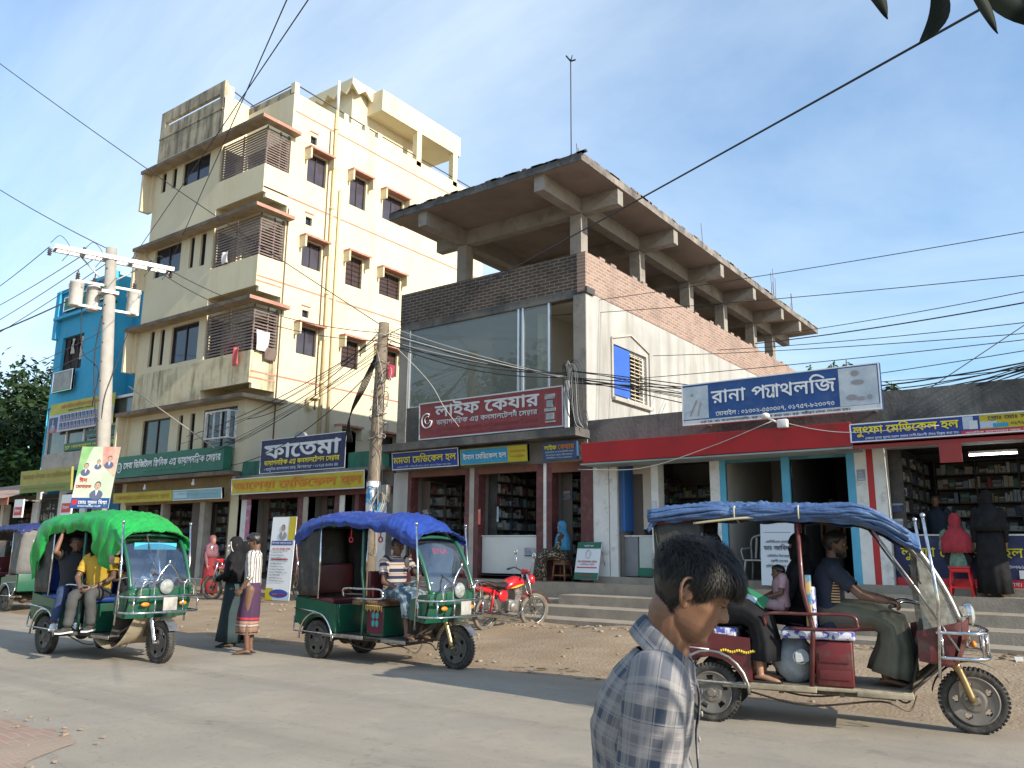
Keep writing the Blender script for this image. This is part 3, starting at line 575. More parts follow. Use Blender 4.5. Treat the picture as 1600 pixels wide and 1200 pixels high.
shelf('medicine shelves behind the white roll-up banner', (-20.85, 17.8, .6), UX, NF, 2.05, .8, 3, 6, seed=3); shelf('narrow medicine shelves behind the blue rickshaw roof', (-18.25, 17.8, .6), UX, NF, 1.0, .8, 3, 6, seed=4); shelf('medicine shelves in the annex bay beside the cable pole', (-16.75, 17.8, .6), UX, NF, 1.25, .8, 3, 6, seed=5)

for i, (x, lb) in enumerate(((-20.9, 'medicine shelves on the left wall behind the white roll-up banner'), (-18.3, 'medicine shelves on the left wall above the blue rickshaw roof'), (-16.8, 'medicine shelves on the left wall of the bay behind the cable pole'))): lshelf(lb, x, .6, seed=23+i, top=3.0)
# ---------------------------------------------------------------- two-storey building with the concrete canopy
lc = T('commercial_building', (-12, 16, .8), 'two-storey shop building with raw concrete roof canopy, brick parapet and wide upper window', 'shop building')
A0, A1, BK = -14.95, -9.15, 31.0
m = MB(); m.wall((A1, 0, 0), UY, [(16.55, 18.25, 5.08, 6.33)], (15.3, BK), (.2, 7.3), .16, NS); lc.part('side_wall', m, WPLA)
m = MB(); m.wall((A0, 0, 0), -UY, [], (-BK, -15.3), (.2, 7.3), .1, -NS); m.wall((0, BK, 0), -UX, [], (-A1, -A0), (.2, 8.2), .1, UY); m.quad((A0, 15.4, 7.3), (A1, 15.4, 7.3), (A1, BK, 7.3), (A0, BK, 7.3)); lc.part('wall', m, CONC)
for a, b in ((A0+.004, A0+.32), (A1-.33, A1-.004)): m = MB(); m.box(a, b, 15.28, 15.6, 4.1, 7.25); lc.part('corner_column', m, CONC)
m = MB(); m.box(A0+.003, A1-.006, 15.29, 15.5, 7.2, 7.38); m.box(A1, A1+.06, 15.25, 15.6, 7.26, 7.4); lc.part('beam', m, CONCD)
m = MB(); m.box(A0, A1-.22, 15.28, 15.48, 7.38, 8.25, 0); m.box(A1-.22, A1+.006, 15.275, BK-.01, 7.31, 8.26, 1); m.box(A0, A0+.2, 15.48, BK, 7.3, 8.2, 0)
for i in range(28): y = 15.4+i*.55; m.box(A1-.215, A1+.002, y, y+.25, 8.26, 8.26+.07*(i % 3 > 0), 1)
lc.part('brick_parapet', m, [BRICKD, BRICKS])
m = MB(); m.box(A0+.32, A1-.33, 15.3, 15.5, 4.1, 5.1, 0); m.box(A0-.1, A1+.05, 14.72, 15.55, 3.92, 4.1, 0); m.box(A0+.005, A1-.005, 15.3, 15.55, 3.35, 3.92, 1); lc.part('ledge', m, [CONCD, CONC])
cs = [15.45, 18.42, 21.55, 24.2, 26.9, 28.85]
for y in cs:
    for x in (-9.66, -13.15): m = MB(); m.box(x, x+.3, y, y+.3, 7.3, 9.3); lc.part('roof_column', m, CONC)
for y in cs: m = MB(); m.box(-13.9, -8.38, y+.02, y+.27, 9.31, 9.69); lc.part('roof_beam', m, CONC)
for x in (-9.64, -13.13): 
    m = MB()
    yy = [13.9]+[q for y in cs for q in (y+.02, y+.27)]+[30.9]
    for i in range(0, len(yy), 2): m.box(x+.01, x+.27, yy[i], yy[i+1], 9.318, 9.69)
    lc.part('roof_beam', m, CONC)
m = MB(); m.box(-14.05, -8.35, 13.82, 31.1, 9.69, 9.86); 
rp = MB(); rp.box(-14.05, -8.35, 13.8, 13.82, 9.68, 9.87); rp.box(-8.35, -8.33, 13.8, 31.1, 9.69, 9.87, 1)
for i in range(60): x = -14.05+5.7*random.random(); rp.box(x, x+random.uniform(.05, .25), 13.79, 13.86, 9.85, 9.86+random.uniform(.01, .04))
for i in range(60): y = 13.9+17*random.random(); rp.box(-8.42, -8.325, y, y+random.uniform(.1, .5), 9.855, 9.865+random.uniform(.01, .05), 1)
so_ = lc.part('roof_slab', m, SOFF); lc.part('slab_edge', rp, [mat('mouldy_edge', (.035, .036, .037), .95, (.10, .10, .098), 3, c3=(.2, .19, .17)), mat('weathered_edge', (.27, .235, .2), .95, (.10, .09, .085), 2.5, c3=(.05, .047, .045))], so_)
for x, y, h in ((-8.75, 14.35, .55), (-8.7, 14.3, .4), (-8.72, 21.2, 1.0), (-8.7, 27.3, .9), (-8.8, 27.4, 1.3), (-8.72, 27.5, 1.1), (-8.8, 27.6, 1.5), (-8.75, 27.25, .7), (-8.7, 29.3, 1.0), (-8.8, 29.4, .7), (-8.75, 29.5, 1.1), (-8.85, 29.45, .5)): m = MB(); m.cyl((x, y, 9.86), (x+random.uniform(-.04, .04), y+random.uniform(-.05, .05), 9.86+h), .009, 5); lc.part('reinforcing_bar', m, mat('rusty_bar', (.12, .07, .05), .8))
m = MB(); m.box(-9.4, -8.7, 27.0, 29.2, 9.86, 10.05); lc.part('roof_kerb', m, CONCD)
m = MB(); m.cyl((-8.9, 14.3, 9.86), (-8.9, 14.3, 12.55), .012, 6); m.tube([(-9.02, 14.3, 12.68), (-8.9, 14.3, 12.5), (-8.74, 14.25, 12.45)], .02, 6); m.tube([(-8.9, 14.3, 12.5), (-8.84, 14.28, 12.62)], .012, 5); lc.part('rooftop_aerial', m, CABLE)
# upper room behind the glass
m = MB(); m.quad((A0+.1, 20.5, 4.2), (A1-.1, 20.5, 4.2), (A1-.1, 20.5, 7.2), (A0+.1, 20.5, 7.2)); m.quad((A0+.12, 15.5, 4.2), (A0+.12, 20.5, 4.2), (A0+.12, 20.5, 7.2), (A0+.12, 15.5, 7.2)); m.quad((A0, 15.4, 4.25), (A1, 15.4, 4.25), (A1, 20.5, 4.25), (A0, 20.5, 4.25)); m.quad((A0, 15.5, 7.19), (A1, 15.5, 7.19), (A1, 20.5, 7.19), (A0, 20.5, 7.19)); m.wall((A1-.17, 0, 0), UY, [(16.55, 18.25, 5.08, 6.33)], (15.6, 20.5), (4.2, 7.2), .01, -NS)
m.box(-12.0, -11.7, 20.2, 20.5, 4.25, 7.19); m.box(-10.9, -10.75, 15.9, 20.5, 4.25, 7.19)
lc.part('upper_room', m, INTW)
g = MB(); g.quad((A0+.32, 15.34, 5.1), (-10.2, 15.34, 5.1), (-10.2, 15.34, 7.2), (A0+.32, 15.34, 7.2)); go = lc.part('front_glass', g, GLASS)
g = MB()
for x in (A0+.35, -11.05, -10.92, -10.17): g.box(x-.025, x+.025, 15.3, 15.38, 5.1, 7.2)
g.box(A0+.32, -10.2, 15.31, 15.37, 5.08, 5.12); lc.part('glass_frame', g, ALU, go)
wn = window(lc, (A1, 17.4, 5.08), UY, NS, 1.7, 1.25, frame=WHT, pane=None, split=1, dep=.12, fr=.06)
g = MB(); g.box(A1-.05, A1-.02, 16.6, 17.38, 5.12, 6.3); lc.part('blue_shutter', g, mat('blue_shutter_paint', (.03, .11, .47), .5, (.025, .09, .4), 3), wn)
g = MB(); [g.box(A1-.05, A1-.035, 17.45, 18.2, 5.15+i*.095, 5.175+i*.095) for i in range(12)]; [g.box(A1-.065, A1-.055, y, y+.02, 5.1, 6.3) for y in (17.7, 17.95)]; lc.part('window_grille', g, mat('grille_pale', (.5, .42, .3), .5), wn)
g = MB(); q = [(16.42, 5.0), (16.42, 6.45), (17.4, 6.72), (18.38, 6.45), (18.38, 4.98)]
for (a, b), (c, d) in zip(q, q[1:]): g.obox((A1+.01, (a+c)/2, (b+d)/2), (.03, 0, 0), V((0, (c-a)/2, (d-b)/2)), V((0, -(d-b), c-a)).normalized()*.022)
g.box(A1-.02, A1+.1, 16.42, 18.4, 4.95, 5.03); lc.part('plaster_surround', g, CONCL, wn)
# its three ground-floor shops
bay(lc, -14.4, -12.45, FLZ, 3.37); bay(lc, -12.19, -10.4, FLZ, 3.37); bay(lc, -10.1, -9.2, FLZ, 3.37)
for x0, x1, mm in ((A0, -14.45, WPLA), (-14.45, -14.33, MAROON), (-12.56, -12.42, MAROON), (-12.42, -12.28, CONCL), (-12.28, -12.14, MAROON), (-10.47, -10.28, MAROON), (-10.28, -10.2, WHT), (-10.2, -10.05, MAROON), (-9.3, -9.0, MAROON)): post(lc, x0, x1, .84, 3.42, mm, y=15.27)
m = MB(); m.box(-14.33, -12.56, 15.25, 15.4, 3.28, 3.42); m.box(-12.14, -10.47, 15.25, 15.4, 3.26, 3.42); m.box(-10.05, -9.3, 15.25, 15.4, 3.2, 3.42); lc.part('door_header', m, mat('orange_brown_paint', (.2, .075, .04), .6, (.14, .05, .035), 4))
shelf('packed medicine shelves in the shop under the blue and yellow board', (-14.3, 17.85, FLZ), UX, NF, 1.8, 1.1, 3.4, 7, .95, seed=6)
shelf('black gridded medicine shelves behind the white counter', (-12.1, 17.85, FLZ), UX, NF, 1.65, 1.1, 3.4, 8, .92, board=DUSTY, seed=7, indiv=1)
shelf('medicine shelves along the left wall behind the white counter', (-12.17, 17.6, FLZ), -UY, UX, 1.9, 1.1, 3.4, 8, .95, dep=.25, board=DUSTY, seed=8, indiv=1)
shelf('dark shelves behind the seated woman in the blue scarf', (-10.05, 17.85, FLZ), UX, NF, .5, 1.1, 3.3, 7, .7, seed=9)
m = MB(); m.box(-9.62, -9.35, 16.6, 16.7, FLZ, 3.2); lc.part('door_panel', m, INTW)
def counter(label, x0, x1, y0, y1, z0, z1, m_, top=WHT, extra=None):
    t = T('counter', ((x0+x1)/2, (y0+y1)/2, z0), label, 'counter'); m = MB(); m.rbox(x0, x1, y0, y1, z0, z1-.03, .012); t.part('front_panel', m, m_); m = MB(); m.rbox(x0-.02, x1+.02, y0-.02, y1+.02, z1-.03, z1, .01); t.part('counter_top', m, top); return t
lshelf('packed medicine shelves on the left wall under the blue and yellow board', -14.4, FLZ, seed=31); lshelf('dark medicine shelves on the left wall behind the seated woman', -10.1, FLZ, seed=32)
counter('plain white shop counter behind the red motorcycle', -12.13, -10.44, 15.4, 15.9, FLZ+.04, 1.83, mat('white_laminate', (.66, .66, .63), .35, (.6, .6, .58), 2))
counter('pale counter in the shop left of the parked rickshaw roof, green skirting', -14.25, -12.75, 15.9, 16.3, FLZ, 1.8, mat('cream_laminate', (.55, .52, .45), .4))

# ---------------------------------------------------------------- long single-storey shop row on the right
rb = T('shop_row', (-3.5, 16.5, .8), 'long low shop row with red fascia and grimy concrete parapet', 'shop row')
m = MB(); m.box(A1+.02, 2.5, 15.32, 15.5, 3.76, 4.31, 0); m.box(A1+.02, 2.5, 15.34, 23, 3.76, 3.95, 0); m.box(2.3, 2.5, 15.5, 23, .2, 3.76, 0); m.box(A1+.02, 2.5, 22.8, 23, .2, 3.76, 0); m.box(A1+.02, 2.5, 15.33, 15.6, 3.3, 3.755, 1); rb.part('parapet', m, [CONCD, CONC])
m = MB(); m.obox((-6.155, 14.55, 3.487), (2.68, 0, 0), (0, .008, 0), (0, -.03, .193)); m.box(-8.83, -3.48, 14.53, 15.3, 3.685, 3.7); rb.part('red_fascia', m, REDP)
m = MB(); m.box(-8.9, -3.47, 14.58, 15.28, 3.25, 3.28); m.box(-3.46, 2.5, 14.6, 15.28, 3.3, 3.33); rb.part('awning_soffit', m, mat('soffit_paint', (.3, .36, .34), .8, (.22, .26, .25), 1, c3=(.15, .12, .1)))
m = MB(); m.box(-3.46, 2.5, 14.6, 14.66, 3.24, 3.37); m.box(-2.15, -1.83, 14.58, 14.62, 2.93, 3.24); rb.part('red_valance', m, mat('valance_red', (.33, .03, .025), .6, (.25, .03, .025), 2))
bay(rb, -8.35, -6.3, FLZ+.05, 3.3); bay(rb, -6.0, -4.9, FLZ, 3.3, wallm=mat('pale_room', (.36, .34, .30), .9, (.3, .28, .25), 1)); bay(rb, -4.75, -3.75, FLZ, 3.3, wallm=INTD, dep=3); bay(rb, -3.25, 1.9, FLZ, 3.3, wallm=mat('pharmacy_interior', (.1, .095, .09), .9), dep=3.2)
for x0, x1, mm in ((-9.0, -8.82, WHT), (-8.82, -8.62, WHT), (-8.6, -8.42, WHT), (-7.62, -7.46, WHT), (-6.34, -6.14, WHT), (-6.14, -6.02, SKYB), (-4.93, -4.78, SKYB), (-3.76, -3.62, SKYB), (-3.62, -3.42, WHT), (-3.42, -3.31, mat('red_post_paint', (.42, .02, .02), .5)), (-3.31, -3.12, WHT)): post(rb, x0, x1, .84, 3.34, mm, y=15.29)
m = MB(); m.box(-6.02, -3.62, 15.3, 15.4, 3.2, 3.34); rb.part('door_header', m, mat('teal_paint', (.05, .22, .26), .6, (.06, .17, .2), 3))
m = MB(); m.box(-8.4, -8.28, 15.35, 15.9, 1.9, 3.3); rb.part('blue_cabinet_side', m, mat('cabinet_blue', (.03, .13, .4), .5)); m = MB(); m.box(-8.28, -7.85, 15.75, 15.9, 1.95, 3.3); rb.part('cabinet_back', m, INTW)
for x0, x1, mm, lb in ((-8.62, -8.05, mat('counter_grey', (.22, .23, .24), .6, (.18, .19, .2), 3), 'grey side of the glass-topped counter beside the green signboard'), (-8.02, -7.1, mat('counter_white', (.5, .54, .52), .5, (.43, .47, .45), 3), 'white display counter with green skirting beside the grey one')):
    counter(lb, x0, x1, 15.45, 15.95, .98, 1.82, mm)
m = MB(); m.box(-8.04, -7.1, 15.435, 15.449, .99, 1.16); tag(m.build('counter_skirting', mat('skirting_green', (.02, .16, .1), .5)), 'dark green skirting strip along the foot of the white display counter', 'skirting')
shelf('medicine shelves behind the grey and white counters', (-8.25, 17.85, 1), UX, NF, 1.9, 1.2, 3.0, 6, .8, seed=10)
lshelf('medicine shelves on the left wall beside the pale cabinet', -8.33, 1.0, seed=33, top=3.1)
shelf('tall carton-filled shelves on the left wall of the big pharmacy', (-3.2, 18.4, FLZ), -UY, UX, 2.8, 1.1, 3.3, 8, .96, dep=.3, board=DUSTY, seed=11)
shelf('wide carton-filled shelves on the back wall under the tube light', (-2.8, 18.45, FLZ), UX, NF, 3.6, 1.1, 3.3, 8, .93, board=DUSTY, seed=12)
fc = counter('navy lettered pharmacy counter behind the red stool', -3.1, -1.12, 15.42, 15.9, FLZ+.02, 1.82, NAVY)
m = MB(); letter(m, 'লুৎফা মেডিকেল হল', (-3.0, 15.41, 1.45), UX, width=1.78, bold=.03, hmax=.34)
letter(m, '০১৯১২-৫৪০৬৯১', (-1.72, 15.41, 1.28), UX, width=.5, m=1, bold=.02); m.quad((-3.1, 15.412, .96), (-1.12, 15.412, .96), (-1.12, 15.412, 1.1), (-3.1, 15.412, 1.1), m=2); letter(m, 'যোগাযোগ।', (-1.68, 15.405, 1.0), UX, width=.4, m=1, bold=.02); m.box(-1.3, -1.18, 15.39, 15.415, 1.12, 1.25, 1)
fc.part('counter_lettering', m, [LYEL, LWHITE, LRED])
counter('white end counter at the right edge of the pharmacy', -1.05, 1.5, 15.5, 15.9, FLZ+.02, 1.8, WHT)
tl = T('tube_light', (-1.5, 15.7, 3.12), 'lit white fluorescent tube under the pharmacy ceiling', 'lamp'); m = MB(); m.cyl((-1.86, 15.65, 3.14), (-1.16, 15.65, 3.14), .016, 8); tl.part('tube', m, mat('lit_tube', (.9, .9, .9), .5, emis=((.9, .97, 1), 9))); m = MB(); m.box(-1.86, -1.16, 15.64, 15.68, 3.16, 3.2); tl.part('fitting', m, WHT)
# plinth and steps
ps = T('steps', (-5, 14, .2), 'wide grey concrete steps and plinth in front of the shops', 'steps')
m = MB(); m.box(-15.0, 3, 14.9, 18.6, -.1, .84); m.box(-9.2, 3, 14.2, 14.9, -.1, .62); m.box(-9.6, 3, 13.5, 14.2, -.1, .44); m.box(-10.0, 3, 12.85, 13.5, -.1, .27); m.box(-14.2, -9.2, 14.35, 14.9, -.1, .52); m.box(-9.0, 3, 15.25, 18.6, .84, .97)
ps.part('tread', m, STEP)

# ---------------------------------------------------------------- turquoise building and tin-roof shop on the left
bb = T('turquoise_building', (-31.5, 16, .3), 'narrow turquoise three-storey building behind the transformer pole', 'building')
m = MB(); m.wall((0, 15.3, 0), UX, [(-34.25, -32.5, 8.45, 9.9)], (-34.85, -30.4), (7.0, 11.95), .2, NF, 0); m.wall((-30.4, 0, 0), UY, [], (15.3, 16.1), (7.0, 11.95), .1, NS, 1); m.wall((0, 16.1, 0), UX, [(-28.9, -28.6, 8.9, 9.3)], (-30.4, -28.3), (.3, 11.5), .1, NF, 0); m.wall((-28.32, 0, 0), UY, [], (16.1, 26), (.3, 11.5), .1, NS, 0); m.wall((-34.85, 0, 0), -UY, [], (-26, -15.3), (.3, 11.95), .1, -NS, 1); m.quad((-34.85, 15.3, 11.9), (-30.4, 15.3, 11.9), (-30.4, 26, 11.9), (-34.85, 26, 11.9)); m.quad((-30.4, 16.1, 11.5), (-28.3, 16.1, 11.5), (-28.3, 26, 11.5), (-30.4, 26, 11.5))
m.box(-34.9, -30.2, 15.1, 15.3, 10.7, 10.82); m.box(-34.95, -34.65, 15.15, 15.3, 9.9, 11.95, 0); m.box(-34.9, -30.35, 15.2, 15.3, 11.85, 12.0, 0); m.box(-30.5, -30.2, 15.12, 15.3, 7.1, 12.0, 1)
bb.part('wall', m, [BLUEW, BLUEL])  # second material paints the sunlit look of the return wall and corner strip
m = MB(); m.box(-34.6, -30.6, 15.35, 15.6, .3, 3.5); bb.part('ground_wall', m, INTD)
for q in ((-34.85, -28.3, 15.32, 15.5, 4.35, 5.1), (-34.85, -30.2, 15.4, 20, 6.95, 7.0), (-34.85, -28.3, 15.3, 15.45, .3, .6)): m = MB(); m.box(*q); bb.part('concrete_band', m, CONCL)
m = MB(); m.quad((-34.8, 15.45, 5.1), (-30.3, 15.45, 5.1), (-30.3, 15.45, 7), (-34.8, 15.45, 7)); m.quad((-30.3, 15.45, 5.1), (-28.4, 15.45, 5.1), (-28.4, 15.45, 7), (-30.3, 15.45, 7)); bb.part('office_glass', m, mat('office_glass', (.06, .07, .07), .1, (.14, .13, .11), 1, spec=.6))
m = MB()
for x in (-34.8, -33.2, -31.8, -30.3, -28.4): m.box(x-.04, x+.04, 15.38, 15.44, 5.1, 7)
m.box(-30.3, -28.4, 15.36, 15.4, 5.9, 6.0); m.box(-30.3, -28.4, 15.36, 15.4, 6.9, 7.0); bb.part('office_frame', m, WHT)
wo = window(bb, (-33.38, 15.3, 8.45), UX, NF, 1.75, 1.45, split=2, pane=INTD, dep=.15, bars=0)
m = MB(); 
for x, c in ((-33.95, 0), (-33.6, 1), (-33.2, 0), (-32.85, 1), (-32.68, 0)): m.grid(lambda u, v, x=x: (x+.22*u+.02*math.sin(v*9), 15.38+.03*math.sin(u*9+v*5), 9.8-v*1.1*(.7+.3*math.sin(x*7))), 6, 8, m=c)
bb.part('hanging_laundry', m, [mat('laundry_dark', (.05, .03, .03), .9), mat('laundry_pale', (.5, .47, .42), .9)], wo)
for x0, x1, mm in ((-34.8, -34.5, WHT), (-32.9, -32.5, WHT), (-31.2, -30.8, WHT), (-29.6, -28.4, mat('deep_blue_paint', (.015, .09, .2), .8, (.02, .12, .25), 2))): post(bb, x0, x1, .3, 4.35, mm, y=15.28)
shelf('dim shelves in the shop under the turquoise building', (-34.4, 15.34, .6), UX, NF, 3.4, .8, 3.3, 6, .9, dep=.04, seed=13)
ts = T('tin_roof_shop', (-38, 16, .3), 'low shop with rusty corrugated tin awning at the far left', 'shop')
bay(ts, -42, -35.2, .5, 3.1, yb=15.6); m = MB()
for i in range(60):
    x0 = -42.5+i*.125; x1 = x0+.125; z = lambda x: .03*math.sin(x*50)
    m.quad((x0, 14.2, 3.35+z(i*.5)), (x1, 14.2, 3.35+z(i*.5+.5)), (x1, 16.5, 4.15+z(i*.5+.5)), (x0, 16.5, 4.15+z(i*.5)))
ts.part('tin_awning', m, mat('rusty_tin', (.40, .22, .14), .7, (.32, .27, .24), 1.5, c3=(.2, .08, .04)))
m = MB(); m.box(-42.5, -35.0, 14.3, 14.34, 3.05, 3.35); ts.part('awning_valance', m, mat('valance_brown', (.27, .16, .1), .8, (.3, .06, .04), 1))
for x in (-41, -38.2, -35.3): post(ts, x, x+.3, .3, 3.2, WHT, y=15.4)
m = MB(); m.box(-42.4, -35, 15.5, 22, 3.3, 3.5); m.box(-42.4, -35, 21.8, 22, .3, 3.3); ts.part('roof', m, CONCD)
shelf('colourful crowded shelves under the rusty tin awning', (-41.8, 17.9, .5), UX, NF, 6.4, .7, 3.1, 7, .95, seed=14)
# ---------------------------------------------------------------- signs
def sign(name, label, x0, x1, z0, z1, y, board, frame=LWHITE, depth=.08, fr=.02, tilt=0.0, texts=(), mats=(LWHITE,), patches=(), slope=0, cat='sign', legs=None, side=None):
    t = T(name, ((x0+x1)/2, y, z0), label, cat); up = V((0, -tilt, 1)).normalized(); u = V((x1-x0, 0, slope)).normalized(); n = u.cross(up); o = V((x0, y, z0)); w_, h = x1-x0, z1-z0
    P = lambda a, b, d=0: o+u*a+up*b+n*d
    m = MB(); c = P(w_/2, h/2, -depth/2); m.obox(c, u*w_/2, up*h/2, n*depth/2); t.part('board', m, board)
    if fr:
        m = MB()
        for a, b, ha, hb in ((w_/2, fr/2, w_/2, fr/2), (w_/2, h-fr/2, w_/2, fr/2), (fr/2, h/2, fr/2, h/2-fr), (w_-fr/2, h/2, fr/2, h/2-fr)): m.obox(P(a, b, .003-depth/2), u*ha, up*hb, n*(depth/2+.004))
        t.part('board_frame', m, frame)
    if patches:
        for i, (a, b, c_, d, mm) in enumerate(patches): m = MB(); m.quad(P(a*w_, b*h, .004+.0008*i), P(c_*w_, b*h, .004+.0008*i), P(c_*w_, d*h, .004+.0008*i), P(a*w_, d*h, .004+.0008*i)); t.part('printed_panel', m, mm)
    if texts:
        for (s, a, b, c_, hm, mi, bold) in texts: m = MB(); letter(m, s, P(a*w_, b*h, .016), u, width=(c_-a)*w_, bold=bold, up=up, hmax=hm*h if hm else None); t.part('lettering', m, mats[mi])
    return t, P, n
def blob(m, P, w_, h, cx, cy, rx, ry, d=.02, mi=0, n_=18):
    m.add([P((cx+rx*math.cos(2*math.pi*k/n_))*w_, (cy+ry*math.sin(2*math.pi*k/n_))*h, d) for k in range(n_)], [tuple(range(n_))], mi)
def portrait(m, P, w_, h, cx, cy, s, mi=(0, 1, 2, 3), d=.02):
    """generic flat printed head and shoulders: hair, face, shirt, jacket"""
    a = w_/h; blob(m, P, w_, h, cx, cy-.95*s*a, .72*s, .55*s*a, d, mi[3]); m.add([P((cx-.16*s)*w_, (cy-.42*s*a)*h, d+.001), P((cx+.16*s)*w_, (cy-.42*s*a)*h, d+.001), P(cx*w_, (cy-1.1*s*a)*h, d+.001)], [(0, 1, 2)], mi[2])
    blob(m, P, w_, h, cx, cy+.08*s*a, .34*s, .44*s*a, d+.002, mi[0]); blob(m, P, w_, h, cx, cy, .29*s, .38*s*a, d+.003, mi[1])
    for e in (-.11, .11): blob(m, P, w_, h, cx+e*s, cy+.06*s*a, .045*s, .025*s*a, d+.004, mi[0], 8)
    blob(m, P, w_, h, cx, cy-.19*s*a, .09*s, .02*s*a, d+.004, mi[0], 8)
SKINP = mat('printed_skin', (.42, .25, .17), .6); GREYP = mat('printed_grey', (.25, .25, .27), .6)
DIAG = 'ডায়াগনস্টিক এন্ড কনসালটেশন সেন্টার'
t, P, n = sign('clinic_sign', 'large royal blue clinic board with big white lettering above the red fascia', -6.6, -2.96, 3.9, 4.71, 14.66, ROYAL, depth=.12, texts=[('রানা প্যাথলজি', .17, .48, .80, .42, 0, .03), ('মোবাইল : ০১৩০২-৫৫০৩০৭, ০১৭৫৭-৮২৩০৭৩', .19, .17, .79, .16, 0, .025), ('এক্স রে, 4D আল্ট্রাসনোগ্রাফি, রক্ত পরীক্ষা করা হয়। রক্ত পরীক্ষা সেবা দেওয়া হয়।', .1, .03, .86, .07, 1, .02)], mats=(LWHITE, LBLK), patches=[(0, 0, 1, .115, LGREY), (.0, .14, .15, .93, mat('printed_pale', (.5, .56, .6), .6, (.35, .42, .48), 3)), (.815, .12, .99, .95, MATS['printed_pale'])])
m = MB()
for (a, b, c, d) in ((.045, .2, .09, .6), (.09, .2, .11, .55), (.03, .3, .06, .34)): m.obox(P((a+c)/2*3.64, (b+d)/2*.81, .022), V(((c-a)*1.6, 0, (d-b)*.38)), V(((d-b)*.035, 0, -(c-a)*.1)), n*.002)
for (x, y, rx, ry) in ((.89, .82, .018, .06), (.9, .62, .03, .05), (.87, .3, .025, .06), (.91, .26, .02, .04), (.95, .28, .012, .05), (.06, .72, .008, .03)): blob(m, P, 3.64, .81, x, y, rx, ry, .022)
t.part('printed_microscope', m, GREYP)
m = MB()
for x in (-6.3, -4.8, -3.2): m.box(x-.02, x+.02, 14.78, 15.35, 3.95, 3.99)
t.part('bracket', m, STEEL)
t, P, n = sign('clinic_sign', 'dark maroon clinic board with silver letters under the wide upper window', -13.87, -9.56, 4.17, 5.1, 14.98, MAROB, depth=.14, frame=LGREY, fr=.03, tilt=.03, texts=[('লাইফ কেয়ার', .13, .58, .85, .42, 0, .05), (DIAG, .14, .37, .84, .17, 0, .03), ('Life Care Diagnostic & Consultation Center', .14, .2, .84, .15, 1, .01), ('হাসপাতাল রোড, কিশোরগঞ্জ। মোবাইল : ০১৭১১-৪৪৫৫৩০, ০১৯১১-৩০৪৫১০', .14, .07, .84, .07, 1, .01)], mats=(LGREY, LDRED), patches=[(.88, .12, .965, .86, LDRED)])
m = MB(); m.tube([P((.065+.038*math.cos(a))*4.31, (.5+.19*math.sin(a))*.93, .02) for a in [R(60+i*15) for i in range(21)]], .022, 6); m.tube([P((.07+.02*math.cos(a))*4.31, (.52+.1*math.sin(a))*.93, .02) for a in [R(60+i*15) for i in range(21)]], .012, 6); t.part('emblem', m, LGREY)
m = MB()
for a, b, c, d in ((.89, .7, .95, .82), (.9, .5, .94, .67), (.885, .4, .955, .48), (.895, .2, .945, .36), (.89, .13, .95, .17)): m.obox(P((a+c)/2*4.31, (b+d)/2*.93, .02), V(((c-a)*4.31/2, 0, 0)), V((0, 0, (d-b)*.93/2)), n*.005)
t.part('printed_machine', m, mat('machine_print', (.2, .26, .27), .5, (.32, .36, .36), 14))
m = MB(); m.box(-9.52, -9.42, 14.95, 15.0, 4.1, 5.2); t.part('white_post', m, WHT)
sign('shop_sign', 'navy board with yellow Bengali lettering left of the cyan board', -14.72, -12.52, 3.46, 3.9, 14.95, BLUB, tilt=.1, texts=[('মমতা মেডিকেল হল', .03, .36, .97, .5, 0, .04), ('এখানে দেশী ও বিদেশী ঔষধ সুলভ মূল্যে বিক্রয় করা হয়।', .08, .1, .9, .12, 1, .02)], mats=(LYEL, LPALE))
sign('shop_sign', 'cyan board with white lettering and a yellow end panel', -12.46, -10.5, 3.46, 3.84, 14.95, CYANB, tilt=.1, frame=YELF, texts=[('ইনান মেডিকেল হল', .05, .34, .7, .5, 0, .04), ('প্রোঃ মোঃ ইনান মিয়া', .75, .6, .97, .2, 1, .02), ('০১৭২৪-৫৫৬০১', .76, .3, .96, .2, 1, .02)], mats=(LWHITE, LORA), patches=[(.72, .03, .99, .97, YELB)])
sign('shop_sign', 'small dark blue board with yellow and orange words beside the red fascia', -10.1, -9.22, 3.44, 3.83, 14.97, mat('slate_blue_board', (.03, .07, .16), .5), fr=0, tilt=.05, texts=[('লাইফ', .06, .6, .42, .36, 0, .05), ('কেয়ার', .47, .6, .94, .36, 1, .05), (DIAG, .08, .42, .92, .14, 2, .02), ('হাসপাতাল রোড, কিশোরগঞ্জ', .1, .25, .9, .12, 2, .02), ('মোবাইলঃ ০১৭১১-৪৪৫৫৩০', .12, .1, .88, .12, 2, .02)], mats=(LYEL, LORA, LPALE))
t, P, n = sign('shop_sign', 'navy pharmacy board with yellow lettering and product pictures at the right', -3.48, -.53, 3.34, 3.66, 14.54, BLUB, tilt=.05, texts=[('লুৎফা মেডিকেল হল', .02, .42, .56, .55, 0, .05), ('এখানে সুলভ মূল্যে সকল প্রকার দেশী-বিদেশী ঔষধ বিক্রয় করা হয়।', .08, .12, .56, .16, 1, .02), ('প্রোঃ মোঃ সারোয়ার', .7, .68, .98, .24, 2, .03), ('০১৭১২-৫৪০৬৯১', .8, .38, .98, .22, 2, .03), ('আধুনিক হাসপাতাল রোড, কিশোরগঞ্জ', .59, .07, .97, .12, 1, .02)], mats=(LYEL, LWHITE, LBLK), patches=[(.66, .25, 1, .97, YELB), (.57, .02, 1, .22, LRED), (.58, .3, .63, .92, LPALE), (.61, .28, .65, .7, LGREY), (.66, .3, .74, .62, LPALE), (.72, .3, .79, .5, CYANB)])
